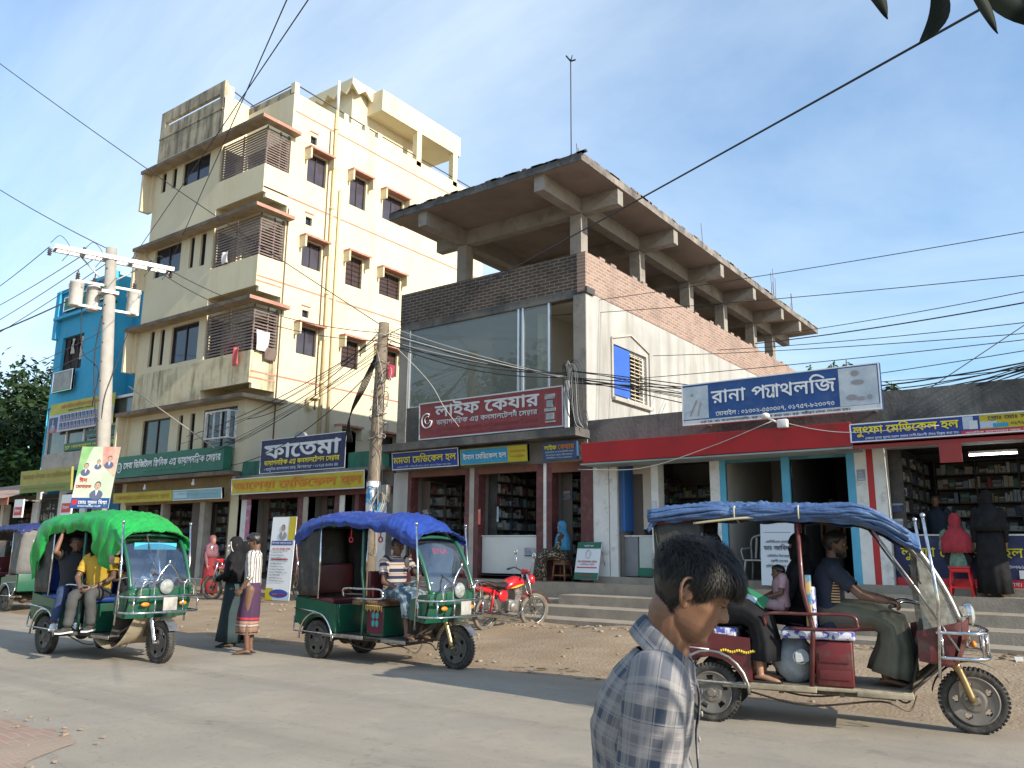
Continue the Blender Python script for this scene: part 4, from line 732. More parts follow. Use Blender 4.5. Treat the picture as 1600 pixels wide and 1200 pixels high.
t, P, n = sign('clinic_sign', 'dark navy board with one huge silver word above the yellow board', -20.22, -16.55, 3.62, 4.62, 15.0, NAVY, frame=LGREY, depth=.35, texts=[('ফাতেমা', .06, .44, .94, .55, 0, .06), (DIAG, .06, .24, .94, .18, 1, .035), ('• আধুনিক হাসপাতাল মোড়, কিশোরগঞ্জ • ০১৭১৪ ৪০৪৬ ৪৪', .06, .08, .93, .11, 2, .02)], mats=(LGREY, LYEL, LPALE))
m = MB(); m.grid(lambda u, v: P((.45+.065*math.cos(math.pi*u))*3.67, 1.0+.15*math.sin(math.pi*u), -.05-v*.1), 14, 2); m.add([P((.45+.065*math.cos(math.pi*k/13))*3.67, 1.0+.15*math.sin(math.pi*k/13), -.05) for k in range(14)], [tuple(range(14))]); t.part('round_crest', m, GREYP)
sign('shop_sign', 'long bright yellow board with orange lettering above the roll-up banner', -21.37, -15.65, 3.04, 3.52, 14.9, YELB, frame=LGREY, fr=.03, tilt=.05, texts=[('আলেয়া মেডিকেল হল', .02, .3, .98, .62, 0, .05)], mats=(LORA,))
t, P, n = sign('clinic_sign', 'long dark green clinic board with white lettering on the cream block', -28.25, -21.9, 3.83, 4.57, 14.9, GREENB, fr=0, depth=.3, texts=[('সেবা ডিজিটাল ক্লিনিক এন্ড ডায়াগনস্টিক সেন্টার', .09, .42, .98, .45, 0, .05), ('আধুনিক হাসপাতাল মোড়, কিশোরগঞ্জ, মোবাইল ০১৭১১-২৩৪৫', .27, .2, .75, .12, 1, .02)], mats=(LWHITE, LGRN))
m = MB(); blob(m, P, 6.35, .74, .045, .48, .028, .25, .012); t.part('emblem', m, LGREY); m = MB(); m.tube([P((.045+.018*math.cos(a))*6.35, (.48+.16*math.sin(a))*.74, .02) for a in [R(i*30) for i in range(13)]], .012, 5); m.obox(P(.045*6.35, .48*.74, .02), V((.015, 0, 0)), V((0, 0, .13)), n*.004); t.part('emblem_ring', m, GREENB)
sign('shop_sign', 'faded yellow board with orange letters under the green clinic board', -28.05, -24.42, 2.95, 3.3, 14.85, YELB, fr=.02, frame=YELF, tilt=.08, texts=[('আমার মেডিকেল হল', .05, .32, .95, .55, 0, .04)], mats=(LORD,))
sign('shop_sign', 'pale blue board with faint lines of text beside the faded yellow one', -24.38, -21.75, 2.95, 3.28, 14.85, LBLU, fr=.02, tilt=.08, texts=[('এখানে সকল প্রকার ঔষধ পাওয়া যায়', .1, .55, .9, .22, 0, .02), ('মোবাইলঃ ০১৭২০-৪৪৫১২', .5, .2, .92, .18, 0, .02)], mats=(LPALE,), patches=[(.03, .2, .3, .8, mat('sign_pale_patch', (.4, .6, .66), .6))])
sign('shop_sign', 'sun-faded yellow and green board on the turquoise building', -35.0, -30.9, 3.52, 4.38, 14.7, YELF, fr=0, tilt=.05, texts=[('জনতা ঔষধ ও মেডিকেল', .05, .6, .98, .3, 0, .04), ('এখানে ঔষধ পাওয়া যায় । ০১৭১১-৪৫৬৭', .05, .12, .9, .14, 0, .02)], mats=(mat('letter_faded', (.30, .24, .06), .7),), patches=[(0, 0, 1, .32, mat('faded_green', (.18, .24, .07), .7))])
t, P, n = sign('banner', 'yellow and blue banner printed with rows of small portraits', -34.35, -29.4, 5.93, 7.1, 15.2, mat('banner_yellow', (.42, .40, .05), .6), fr=0, depth=.03, texts=[('আল মদিনা মেডিকেল হাসপাতাল', .18, .78, .78, .17, 0, .04), ('ডায়াগনস্টিক সেন্টার', .3, .66, .7, .08, 1, .02)], mats=(LORA, LBLK), patches=[(0, 0, 1, .6, LPALE), (.0, .02, .15, .52, ROYAL), (.0, .0, .15, .1, LRED)])
m = MB(); bx = MB()
for r_ in range(2):
    for c in range(14): bx.quad(*[P((.18+.058*c+a*.05)*4.95, (.07+.27*r_+b*.22)*1.17, .006) for a, b in ((0, 0), (1, 0), (1, 1), (0, 1))]); portrait(m, P, 4.95, 1.17, .205+.058*c, .22+.27*r_, .026, d=.012); bx.quad(*[P((.18+.058*c+a*.05)*4.95, (.055+.27*r_+b*.035)*1.17, .008) for a, b in ((0, 0), (1, 0), (1, 1), (0, 1))], m=1)
portrait(m, P, 4.95, 1.17, .075, .38, .06, d=.012); t.part('portrait_print', m, [LBLK, SKINP, LPALE, GREYP]); t.part('portrait_backing', bx, [ROYAL, LRED])
t, P, n = sign('signboard', 'grey weathered board with green strip under the window of the turquoise building', -34.25, -32.65, 7.55, 8.4, 15.1, mat('weathered_board', (.22, .24, .24), .7, (.32, .33, .32), 2, c3=(.14, .13, .12)), fr=.025, patches=[(0, 0, 1, .1, LGRN)])
sign('name_plate', 'dark green name board in a white border near the top of the turquoise building', -34.3, -31.0, 11.0, 11.62, 15.18, mat('name_green', (.02, .14, .12), .6, (.03, .2, .14), 3), fr=.05, texts=[('মদিনা ভবন', .1, .3, .9, .5, 0, .04)], mats=(LGRN,))
t, P, n = sign('window_sign', 'dark green strip with yellow letters on the office glass', -33.2, -29.0, 5.15, 5.45, 15.36, GREENB, fr=0, depth=.02, texts=[('মুক্ত কোলোরেক্টাল সেন্টার ডিজিটাল', .03, .28, .97, .5, 0, .04)], mats=(LYEL,))
sign('window_sign', 'dark green panel with white letters on the office glass', -31.6, -29.0, 5.55, 6.1, 15.37, mat('green_decal', (.02, .09, .06), .5), fr=0, depth=.02, texts=[('ডাক্তার', .08, .5, .45, .3, 0, .03), ('০১৭-৬৬-৫৪-৮৭', .05, .12, .7, .15, 0, .03)], mats=(LPALE,))
for x, y, lb in ((-34.6, 14.4, 'small red and white hanging sign by the far-left shop pillar'), (-29.75, 13.9, 'small red and white sign sticking up behind the green rickshaw roof')):
    t, P, n = sign('hanging_sign', lb, x, x+.75, 2.55, 3.25, y, LWHITE, fr=0, depth=.05, patches=[(.08, .12, .92, .58, LRED)], texts=[('বিকাশ', .2, .28, .8, .2, 0, .04)], mats=(LWHITE,))
    m = MB(); m.box(x+.35, x+.4, y+.05, y+1.2, 3.2, 3.25); t.part('bracket', m, STEEL)
# vertical pink lettering column on the annex
m = MB()
for i, ch in enumerate('আলেয়া'): 
    if ch not in 'া়ে': letter(m, ch, (-21.07, 15.26, 2.6-.45*i*.75), UX, size=.2, bold=.04)
an.part('vertical_lettering', m, LPALE)
# roll-up banner, A-board, notice
def stand(name, label, c, yaw, w_, h, tilt, board, patches, texts, mats_, extra=None, legs=True):
    e = empty(name, c, yaw, label, 'banner stand' if h > 1.2 else 'sign'); up = V((0, tilt, 1)).normalized(); u = V((1, 0, 0)); n = V((0, -1, tilt)).normalized(); P = lambda a, b, d=0: u*(a-w_/2)+up*(b+.06)+n*d
    m = MB(); m.obox(P(w_/2, h/2, -.008), u*w_/2, up*h/2, n*.006); m.build('printed_sheet', board, e)
    m = MB(); pm = []
    for i, (a, b, c_, d, mm) in enumerate(patches):
        if mm not in pm: pm.append(mm)
        m.quad(*[P(x*w_, y*h, .002+.0008*i) for x, y in ((a, b), (c_, b), (c_, d), (a, d))], m=pm.index(mm))
    m.build('printed_panel', pm, e)
    for (s, a, b, c_, hm, mi, bold) in texts: m = MB(); letter(m, s, P(a*w_, b*h, .012), u, width=(c_-a)*w_, bold=bold, up=up, hmax=hm*h); m.build('lettering', mats_[mi], e)
    m = MB()
    for s in (-1, 1): m.cyl(P(w_/2+s*w_*.46, 0, -.02), P(w_/2+s*w_*.46, h, -.02), .012, 6); m.cyl(P(w_/2+s*w_*.46, h*.85, -.03), (s*w_*.46, tilt*h+.28 if tilt else .25, .02), .01, 6)
    m.cyl(P(0, 0, -.02), P(w_, 0, -.02), .014, 6); m.cyl(P(0, h, -.02), P(w_, h, -.02), .014, 6); m.build('stand_frame', STEEL, e); return e, P
e, P = stand('banner_stand', 'white roll-up banner with a printed portrait standing on the verge', (-16.2, 12.75, .22), R(4), .82, 1.95, .05, LWHITE, [(0, 0, 1, .1, LPALE), (.0, .0, .3, .14, YELB), (.72, .72, 1, 1, YELB), (.06, .66, .94, .71, LBLUE), (.1, .48, .8, .495, LRED)], [('বিশেষজ্ঞ ডাক্তার চেম্বার', .1, .672, .9, .03, 0, .03), ('ডাঃ মোঃ কামরুল হাসান', .12, .6, .88, .05, 1, .03)]+[('এখানে নিয়মিত রোগী দেখা হয়'[:10+3*(i % 5)], .08, .56-.034*i, .55+.09*(i % 4), .018, 2, .015) for i in range(11)]+[('আধুনিক', .3, .06, .52, .04, 3, .05), ('হাসপাতাল', .56, .06, .85, .035, 1, .05)], [LWHITE, LRED, GREYP, LORA])
m = MB(); portrait(m, P, .82, 1.95, .5, .86, .22, d=.01); blob(m, P, .82, 1.95, .55, .08, .38, .05, .006, 4); m.build('portrait_print', [LBLK, SKINP, LWHITE, GREYP, LBLUE], e)
e, P = stand('signboard', 'small white and green leaning signboard on the plinth', (-9.05, 14.98, .85), R(-6), .62, .78, .22, LWHITE, [(0, 0, 1, .18, GREENB), (0, .83, 1, 1, GREENB), (.08, .3, .92, .33, LRED)], [('আধুনিক ল্যাব', .3, .88, .7, .06, 0, .03), ('ডাঃ আফরোজা খানম', .1, .45, .9, .09, 1, .03), ('এমবিবিএস, গাইনী', .2, .38, .8, .05, 2, .02), ('রোগী দেখার সময়', .2, .07, .8, .06, 1, .03)], [LWHITE, LRED, GREYP])
m = MB(); m.tube([P((.5+.1*math.cos(a))*.62, (.68+.11*math.sin(a))*.78, .012) for a in [R(i*24) for i in range(16)]], .012, 5); m.build('emblem', LGREY, e)
e, P = stand('notice_board', 'white notice board with black text seen through the right rickshaw', (-5.0, 14.98, .85), R(0), .62, 1.15, .08, mat('notice_paper', (.55, .62, .68), .6), [(.1, .82, .9, .83, GREYP)], [('ডাঃ আবিদা', .1, .55, .9, .13, 0, .04), ('এমবিবিএস (ঢাকা)', .15, .66, .85, .05, 0, .02), ('মেডিসিন বিশেষজ্ঞ', .2, .44, .85, .05, 0, .02), ('রোগী দেখেন', .3, .36, .8, .05, 0, .02), ('প্রতিদিন বিকাল ৩টা', .15, .28, .9, .05, 0, .02)], [LBLK])
# ---------------------------------------------------------------- poles, wires
def at(px, py, D): return V((0, 0, CAM_H))+(cr*((px-800)/F_PX)-cu*((py-600)/F_PX)+cd)*D
def onY(px, py, Y):
    d = cr*((px-800)/F_PX)-cu*((py-600)/F_PX)+cd; return V((0, 0, CAM_H))+d*(Y/d.y)
lp = T('utility_pole', (-20.1, 10, .05), 'tall round concrete pole with crossarm and three transformers', 'utility pole')
pt = V((-20.32, 10, 9.1)); m = MB(); m.tube([(-19.2, 10, -.2), (-19.72, 10, 4.5), pt], [.18, .16, .13], 16); lp.part('pole', m, mat('pole_concrete', (.38, .35, .31), .85, (.31, .285, .25), 3, bump=.2, bsc=30, c3=(.3, .27, .22)))
ad = V((.3, .954, 0)); ac = pt-V((0, 0, .28)); an_ = V((.954, -.3, 0))
m = MB()
for s in (-1, 1): m.obox(ac+an_*.16*s+ad*.12, ad*1.42, an_*.035, V((0, 0, .055)))
for q in (-1.25, -.6, .5, 1.0, 1.45): m.obox(ac+ad*q, ad*.03, an_*.2, V((0, 0, .02)))
m.cyl(ac+ad*.75-V((0, 0, .05))-an_*.16, pt-V((0, 0, .95))-an_*.14, .02, 6); m.cyl(ac-ad*.65-V((0, 0, .05))-an_*.16, pt-V((0, 0, .95))-an_*.14, .02, 6)
lp.part('crossarm', m, mat('galvanised', (.55, .54, .52), .5, (.38, .37, .36), 6, metal=.3))
INS = mat('insulator_brown', (.04, .03, .035), .25)
for q, dz in ((-1.38, -.12), (-.62, .08), (.55, .08), (1.0, .1), (1.5, -.1), (.05, -.3)):
    m = MB(); c = ac+ad*q+V((0, 0, dz)); m.lathe([(.01, -.1), (.05, -.09), (.025, -.06), (.06, -.04), (.025, -.01), (.06, .01), (.025, .04), (.05, .06), (.012, .1)], c, n=10); lp.part('insulator', m, INS)
m = MB(); zs_ = pt.z-1.05
for k in (0, .62): m.obox((-20.2, 10, zs_-k), ad*.75, an_*.025, V((0, 0, .03))); 
m.obox((-20.2, 10, zs_-.2), an_*.22, ad*.2, V((0, 0, .04))); lp.part('transformer_bracket', m, MATS['galvanised'])
for off in (ad*-.72-an_*.1, ad*.62-an_*.1, ad*-.3+an_*-.3):
    c = V((-20.2, 10, zs_-.62))+off; m = MB(); m.lathe([(.0, -.02), (.15, -.02), (.16, .0), (.16, .56), (.175, .57), (.175, .61), (.15, .63), (.0, .65)], c, n=20); tk = lp.part('transformer', m, mat('transformer_grey', (.62, .61, .58), .5, (.5, .49, .46), 4, c3=(.33, .28, .22)))
    m = MB(); m.lathe([(.03, 0), (.06, .02), (.03, .06), (.06, .08), (.03, .12), (.06, .14), (.03, .18), (.055, .2), (.015, .26), (.015, .34)], c+V((-.03, 0, .63)), n=10); lp.part('bushing', m, INS, tk)
    m = MB(); [m.obox(c+V((.15*math.cos(a), .15*math.sin(a), .5)), (.03, 0, 0), (0, .03, 0), (0, 0, .05)) for a in (.3, 2.5, 4.2)]; m.obox(c+V((-.15, -.05, .25)), (.02, 0, 0), (0, .05, 0), (0, 0, .07)); lp.part('lug', m, STEEL, tk)
m = MB()
for i in range(14): m.cyl((-19.42-.058*i, 9.84+.003*i, 2+.5*i), (-19.42-.058*i, 9.82+.003*i, 2+.5*i), .018, 6)
m.tube(spl([(-20.1, 9.84, 7.2), (-20.15, 9.8, 6.2), (-19.95, 9.83, 5), (-19.62, 9.82, 4), (-19.45, 9.83, 2.4)]), .018, 6); m.tube(spl([(-20.5, 9.5, 7.5), (-20.4, 9.6, 6.3), (-20.0, 9.85, 5.8), (-20.0, 9.8, 4.9)]), .012, 5); m.tube(spl([(-19.9, 10.5, 7.1), (-19.7, 10.1, 5.8), (-19.65, 9.9, 5.0), (-19.6, 9.9, 4)]), .012, 5); lp.part('down_lead', m, CABLE)
for i, q in enumerate((-1.38, -.62, .55, 1.0)):
    m = MB(); c = ac+ad*q; m.tube(spl([c+V((0, 0, .12)), c+ad*.2+V((0, 0, .35)), c+ad*.45+V((0, 0, .05)), c+ad*.3-V((0, 0, .3))]), .008, 5); lp.part('jumper_wire', m, CABLE)
# poster board tied to the pole
e = empty('poster_board', (-19.28, 9.72, 2.36), R(36), 'tall tilted political poster with printed portraits tied to the concrete pole', 'poster')
W_, H_ = .9, 1.45; P = lambda a, b, d=0: V((a-W_/2+.07*(b/H_-.5)*2, -d, b))
m = MB(); m.add([P(0, 0, 0), P(W_, 0, 0), P(W_, H_, 0), P(0, H_, 0), P(0, 0, .02), P(W_, 0, .02), P(W_, H_, .02), P(0, H_, .02)], [(0, 1, 2, 3), (4, 5, 6, 7), (0, 1, 5, 4), (1, 2, 6, 5), (2, 3, 7, 6), (3, 0, 4, 7)]); m.build('printed_sheet', mat('poster_print', (.62, .66, .55), .55, (.42, .55, .36), 1.6), e)
m = MB(); Q = lambda a, b, d=0: P(a, b, .02+d)
m.quad(Q(0, 0, .002), Q(W_, 0, .002), Q(W_, .17*H_, .002), Q(0, .17*H_, .002)); m.quad(Q(.62*W_, .7*H_, .002), Q(W_, .5*H_, .002), Q(W_, H_, .002), Q(.55*W_, H_, .002), m=1); m.quad(Q(0, .5*H_, .002), Q(.12*W_, .6*H_, .002), Q(.3*W_, H_, .002), Q(0, H_, .002), m=2); blob(m, Q, W_, H_, .1, .1, .07, .045, .004, 3); m.build('printed_panel', [ROYAL, mat('poster_red', (.55, .2, .18), .6, (.62, .45, .35), 3), mat('poster_green', (.16, .42, .14), .6, (.35, .5, .25), 3), LRED], e)
for cx, cy, s in ((.22, .68, .17), (.52, .75, .13), (.8, .8, .17), (.62, .36, .24)): m = MB(); portrait(m, Q, W_, H_, cx, cy, s, d=.006+.004*s); m.build('portrait_print', [LBLK, mat('printed_skin_pale', (.5, .34, .25), .6), LWHITE, mat('printed_suit', (.10, .12, .2), .6)], e)
m = MB(); letter(m, 'মোঃ সুমন মিয়া', Q(.2*W_, .07*H_, .01), V((1, 0, 0)), width=.75*W_, bold=.04, hmax=.15); letter(m, 'উপজেলা চেয়ারম্যান পদপ্রার্থী', Q(.2*W_, .025*H_, .01), V((1, 0, 0)), width=.6*W_, bold=.02, hmax=.05); letter(m, 'ঈদ', Q(.12*W_, .42*H_, .01), V((1, 0, 0)), width=.2*W_, bold=.04, m=1, hmax=.14); letter(m, 'মোবারক', Q(.06*W_, .33*H_, .01), V((1, 0, 0)), width=.4*W_, bold=.04, m=1, hmax=.14); m.build('lettering', [LWHITE, LRED], e)
# cable pole
cp = T('cable_pole', (-14.0, 13.6, .15), 'weathered rough pole wrapped in cable tangles with blue and white flyer', 'utility pole')
ct = V((-13.86, 13.6, 6.9)); m = MB(); m.tube([(-14.05, 13.6, -.1), (-14.0, 13.61, 2.3), (-13.94, 13.58, 4.6), ct], [.16, .155, .14, .125], 14); cp.part('pole', m, WOODP)
rnd = random.Random(5)
m = MB()
for k in range(16):
    z = rnd.uniform(2.6, 6.6); pts = [ct.lerp(V((-14.05, 13.6, 0)), 1-z/6.9)+V((math.cos(a)*(.17+.05*rnd.random()), math.sin(a)*(.17+.05*rnd.random()), rnd.uniform(-.05, .05)+a*.03)) for a in [i*.5+k for i in range(rnd.randint(8, 20))]]; m.tube(spl(pts, 2), rnd.choice((.006, .009)), 4, m=k % 2)
for k in range(9):
    c = V((-13.75, 13.45, rnd.choice((5.6, 4.95, 4.3, 2.6)))); rr = rnd.uniform(.14, .28); m.tube([c+V((.12+rr*math.cos(a)*.7, .02*k-.08+.1*math.sin(a), rr*math.sin(a)*(1.2)-.1)) for a in [i*.45 for i in range(15)]], .009, 4, m=k % 2)
for k in range(12):
    z = rnd.uniform(2.3, 6.5); z2 = z-rnd.uniform(.8, 2); x = rnd.uniform(-.1, .35); m.tube(spl([(-13.9, 13.45, z), (-13.8+x, 13.4, (z+z2)/2+.2), (-13.75+x*.8, 13.42, z2), (-13.95, 13.46, max(z2-.4, 1.4))]), .008, 4, m=k % 2)
cp.part('cable_tangle', m, [CABLE, CABLEG])
m = MB(); m.lathe([(.162, 0), (.16, .9)], (-13.99, 13.6, 2.15), n=16); fl_ = cp.part('flyer', m, mat('flyer_print', (.60, .63, .66), .6, (.03, .26, .55), 3.2, lo=.48, hi=.52)); 
m = MB(); m.rbox(-13.72, -13.45, 13.5, 13.62, 2.55, 2.95, .01); cp.part('meter_box', m, STEEL)
def wire(label, pts, r=.009, m_=None, group=None, s=0.0, n=14):
    b = MB(); path = sag(pts[0], pts[1], s, n) if len(pts) == 2 else spl(pts); b.tube(path, r, 5); o = b.build('overhead_cable', m_ or CABLE); return tag(o, label, 'cable', group)
LG = 'thin lines fanning left from the transformer pole'
wire('thick black service cable slanting from the top right to the cable pole', [at(1640, -46, 4.2), ct-V((0, 0, .35))], .0085, s=.04, n=20)
wire('long thin line slanting down from the upper left to the cable pole', [at(-60, 55, 24), ct-V((0, 0, .1))], .012, s=.15)
wire('left one of two thin lines rising past the cream block to the top edge', [ac+ad*1.4, at(470, -50, 9)], .008, s=.02); wire('right one of two thin lines rising past the cream block to the top edge', [ac+ad*.5+V((0, 0, .1)), at(515, -50, 9)], .008, s=.02)
wire('line from the pole top towards the far upper left', [pt-V((0, 0, .05)), at(-60, 258, 24)], .012, s=.1)
for q, y in ((-1.4, 487), (-.6, 507), (-.3, 533), (.05, 553)): wire('thin line running left from the transformer pole crossarm', [ac+ad*q, at(-60, y, 30)], .011, group=LG, s=.1)
wire('thick dark line passing behind the transformer pole to the left edge', [at(-60, 540, 22), at(165, 440, 27)], .022, s=.1)
for y in (600, 622): wire('low thin line at the left over the dark trees', [at(-60, y+16, 26), at(175, y-90, 28)], .012, group='low lines at the far left', s=.1)
wire('line from the crossarm crossing the cream block front to the cable pole', [ac+ad*1.5, ct-V((0, 0, .25))], .01, s=.35); wire('second line from the crossarm sagging across the cream block', [ac+ad*1.0, ct-V((0, 0, .45))], .01, s=.5)
GB = 'loose cables from the cable pole down across the cream block'
for k in range(9): wire('loose cable from the cable pole across the cream block side wall', [ct-V((0, 0, .1+.1*k)), onY(385-12*(k % 3), 655+9*k, 15.1)+V((-1.2*(k % 4), 0, 0))], rnd.choice((.008, .012)), group=GB, s=rnd.uniform(.1, .5))
for k in range(6): wire('heavy cable bundle dropping from the cable pole to the yellow board', [ct-V((0, 0, .2+.05*k)), V((-14.6-.05*k, 13.9, 5.6)), V((-15.9, 14.5, 4.9)), V((-16.6+.06*k, 15.0, 4.3))], .013, group='bundle from the cable pole to the annex roof')
BR = V((-9.32, 14.85, 5.25)); GC = 'cables strung from the cable pole across the wide upper window'
for k in range(9): wire('cable strung across the wide upper window to the white bracket', [ct-V((0, 0, .05+.06*k)), BR+V((rnd.uniform(-.1, .1), 0, rnd.uniform(-.15, .1)))], rnd.choice((.007, .01, .013)), CABLEG if k % 3 == 0 else None, GC, s=rnd.uniform(.05, .28))
wire('single slack line from the cable pole across the window glass to the maroon board', [ct-V((0, 0, .3)), (-13.3, 14.6, 5.6), (-12.9, 14.8, 4.9), (-12.5, 14.9, 4.4)], .008, CABLEG)
wire('pale drooping wire hanging below the red fascia to the security camera', [(-8.9, 14.5, 3.15), (-7.4, 14.45, 3.1), (-6.0, 14.45, 3.42), (-4.8, 14.5, 3.82)], .008, CABLEG); wire('pale drooping wire from the security camera to the navy pharmacy board', [(-4.7, 14.5, 3.82), (-4.0, 14.48, 3.6), (-3.3, 14.48, 3.5), (-2.1, 14.48, 3.52)], .007, CABLEG)
GR = 'cables running right along the shop row'
for k in range(10): wire('black cable in the bundle running right from the white bracket', [BR+V((0, 0, rnd.uniform(-.15, .15))), at(1330+20*(k % 3), 608+5*k, 15.2), V((3, 13.5, 4.6+.09*k))], rnd.choice((.008, .011, .014)), group=GR)
HR = [((860, 479), (1660, 352), 'highest thin line crossing the sky at the right'), ((860, 493), (1660, 424), 'second highest thin line crossing the sky at the right'), ((1180, 527), (1660, 444), 'thin line leaving the canopy corner to the right'), ((1180, 537), (1660, 462), 'thick line leaving the canopy end to the right'), ((1120, 547), (1660, 497), 'thin line fourth under the canopy at the right'), ((1020, 556), (1660, 516), 'nearly level thin line under the canopy end'), ((880, 600), (1660, 524), 'thin line crossing the white wall and the sky at right'), ((1100, 618), (1660, 538), 'thin line rising right from behind the blue clinic board'), ((1200, 606), (1660, 570), 'lowest thin line over the shop row roof')]
for a, b, lb in HR: wire(lb, [at(*a, 20), at(*b, 13)], .013 if 'thick' in lb else .008, s=.06)
wire('diagonal thin line rising from the shop row roof to the right edge', [at(1440, 615, 17), at(1680, 455, 17)], .01); 
m = MB()
for k in range(14): 
    a = rnd.uniform(-.3, .3); m.tube(spl([BR+V((a*.2, 0, -.05)), BR+V((a*.5, -.05, .25+.1*rnd.random())), BR+V((a+.1, -.05, .1)), BR+V((.15+a*.8, 0, -.5-.5*rnd.random())), BR+V((.35, .05, -1.2))]), .007, 4, m=k % 2)
tag(m.build('cable_tangle', [CABLEG, CABLE]), 'knot of grey and black cables hanging off the white bracket', 'cable')
cm = T('security_camera', (-4.8, 14.45, 3.72), 'white security camera above the red fascia', 'camera'); m = MB(); m.ell((-4.88, 14.4, 3.91), .085, .07, .06); m.rbox(-4.68, -4.5, 14.4, 14.52, 3.68, 3.83, .02); m.cyl((-4.83, 14.45, 3.86), (-4.64, 14.48, 3.76), .02, 8); cm.part('camera_body', m, WHT); m = MB(); m.cyl((-4.6, 14.5, 3.76), (-4.6, 14.62, 3.72), .025, 8); cm.part('bracket', m, STEEL)
cdp = MB(); cdp.cyl((-27.9, 14.9, 7.1), (-22.2, 14.75, 4.5), .025, 8); tag(cdp.build('conduit_pipe', mat('conduit_grey', (.3, .26, .22), .6)), 'thin grey conduit slanting across the first floor windows of the cream block', 'pipe')
m = MB(); m.lathe([(.0, 0), (.05, .02), (.06, .07), (.03, .12), (.03, .2)], (-26.2, 14.9, 3.35), n=10); tag(m.build('light_bulb', LWHITE), 'bare white bulb under the left end of the green clinic board', 'bulb'); m = MB(); m.lathe([(.0, 0), (.05, .02), (.06, .07), (.03, .12), (.03, .2)], (-23.4, 14.9, 3.4), n=10); tag(m.build('light_bulb', LWHITE), 'bare white bulb above the pale blue board', 'bulb')
# cloth hung on the second-floor balcony
def cloth(label, c, u, w_, h, m_, sway=.03):
    c, u = V(c), V(u); n = u.cross(V((0, 0, 1))); b = MB(); b.grid(lambda a, v: c+u*((a-.5)*w_*(1-.15*v))-V((0, 0, v*h))+n*(sway*math.sin(a*7+v*3)+.02), 12, 8); o = b.build('hanging_cloth', m_); md = o.modifiers.new('thick', 'SOLIDIFY'); md.thickness = .006; tag(o, label, 'cloth')
cloth('coral pink cloth hung over the front of the lowest slatted balcony', (-22.1, 15.2, 7.78), UX, .3, .6, mat('cloth_coral', (.6, .13, .13), .9)); cloth('white towel over the side rail of the lowest slatted balcony', (-21.4, 15.62, 8.3), UY, .5, .65, mat('cloth_white', (.7, .66, .66), .9)); cloth('grey brown cloth hung below the white towel on the balcony side', (-21.4, 15.95, 7.8), UY, .5, .4, mat('cloth_brown', (.15, .11, .09), .9)); cloth('white rag at the middle slatted balcony front', (-23.2, 15.24, 11.25), UX, .35, .4, MATS['cloth_white']); cloth('red garment behind the slats of the lowest balcony', (-23, 15.6, 8.2), UX, .7, .5, mat('cloth_red', (.3, .03, .05), .9))
for i, (y, mm, lb) in enumerate(((20.9, 'cloth_white', 'white garment hanging in the window behind the cable pole'), (21.4, 'cloth_red', 'red garment hanging in the window behind the cable pole'))): cloth(lb, (-21.38, y, 8.3), UY, .4, .5, MATS[mm])

# ---------------------------------------------------------------- plants
LEAF = mat('leaf_dark', (.016, .036, .011), .6, (.03, .058, .016), 1.3, spec=.3); LEAF2 = mat('leaf_light', (.06, .12, .025), .55, (.10, .17, .035), 1.5, spec=.3); BARK = mat('bark', (.16, .12, .085), .9, (.1, .075, .055), 4, bump=.5)
def tree(name, label, base, h, cr_, rz_, nclump, per, leaf, seed, lm, cz=None, cat='tree', tr=.22):
    rd = random.Random(seed); base = V(base); e = empty(name, base, 0, label, cat); c = V((0, 0, cz or h*.68)); tk = MB(); tk.tube(spl([(0, 0, -.2), (.1, .05, h*.25), (-.05, .1, h*.5), (0, 0, h*.75)]), [tr*(1-.7*i/18) for i in range(19)], 8); cw = MB()
    for k in range(nclump):
        d = V((rd.gauss(0, 1), rd.gauss(0, 1), rd.gauss(0, .9))).normalized(); q = c+V((d.x*cr_, d.y*cr_, d.z*rz_))*rd.uniform(.5, 1.0)
        if q.z < h*.18: q.z = h*.18+rd.random()*.6
        if k % 5 == 0: tk.tube(spl([(0, 0, h*.4+rd.random()*h*.2), c*.6+q*.4-V((0, 0, .2)), q]), [tr*.35*(1-i/14) + .01 for i in range(13)], 5)
        cs_ = rd.uniform(.55, 1.1)*cr_*.3
        for j in range(per):
            p = q+V((rd.gauss(0, .5), rd.gauss(0, .5), rd.gauss(0, .36)))*cs_; a = V((rd.gauss(0, 1), rd.gauss(0, 1), rd.gauss(-.3, .6))).normalized(); b = a.cross(V((rd.gauss(0, 1), rd.gauss(0, 1), rd.gauss(0, 1)))).normalized(); l = leaf*rd.uniform(.6, 1.3)
            cw.add([p, p+a*l*.5+b*l*.24, p+a*l, p+a*l*.5-b*l*.24], [(0, 1, 2, 3)], 0 if rd.random() < .75 else 1)
    tk.build('trunk', BARK, e); cw.build('crown', lm, e); return e
tree('tree', 'big dark leafy tree behind the tin-roof shop at the far left', (-51, 23, 0), 10.6, 6.4, 4.3, 230, 110, .42, 1, [LEAF, LEAF]); tree('tree', 'second dark tree beside the turquoise building', (-43, 27, 0), 9.6, 4.6, 4.0, 150, 100, .42, 2, [LEAF, LEAF])
tree('bush', 'bright leafy bush at the left edge in front of the dark trees', (-46.5, 18.5, 0), 6.6, 2.6, 2.6, 60, 60, .4, 3, [LEAF2, LEAF], cat='bush', tr=.1)
tree('tree', 'tall tree across the road mirrored in the wide upper window', (-26, -9, 0), 12.5, 5.5, 4.4, 140, 60, .5, 4, [LEAF, LEAF2]); tree('tree', 'spreading tree across the road farther left', (-40, -12, 0), 12, 6, 4.5, 120, 50, .55, 6, [LEAF, LEAF2])
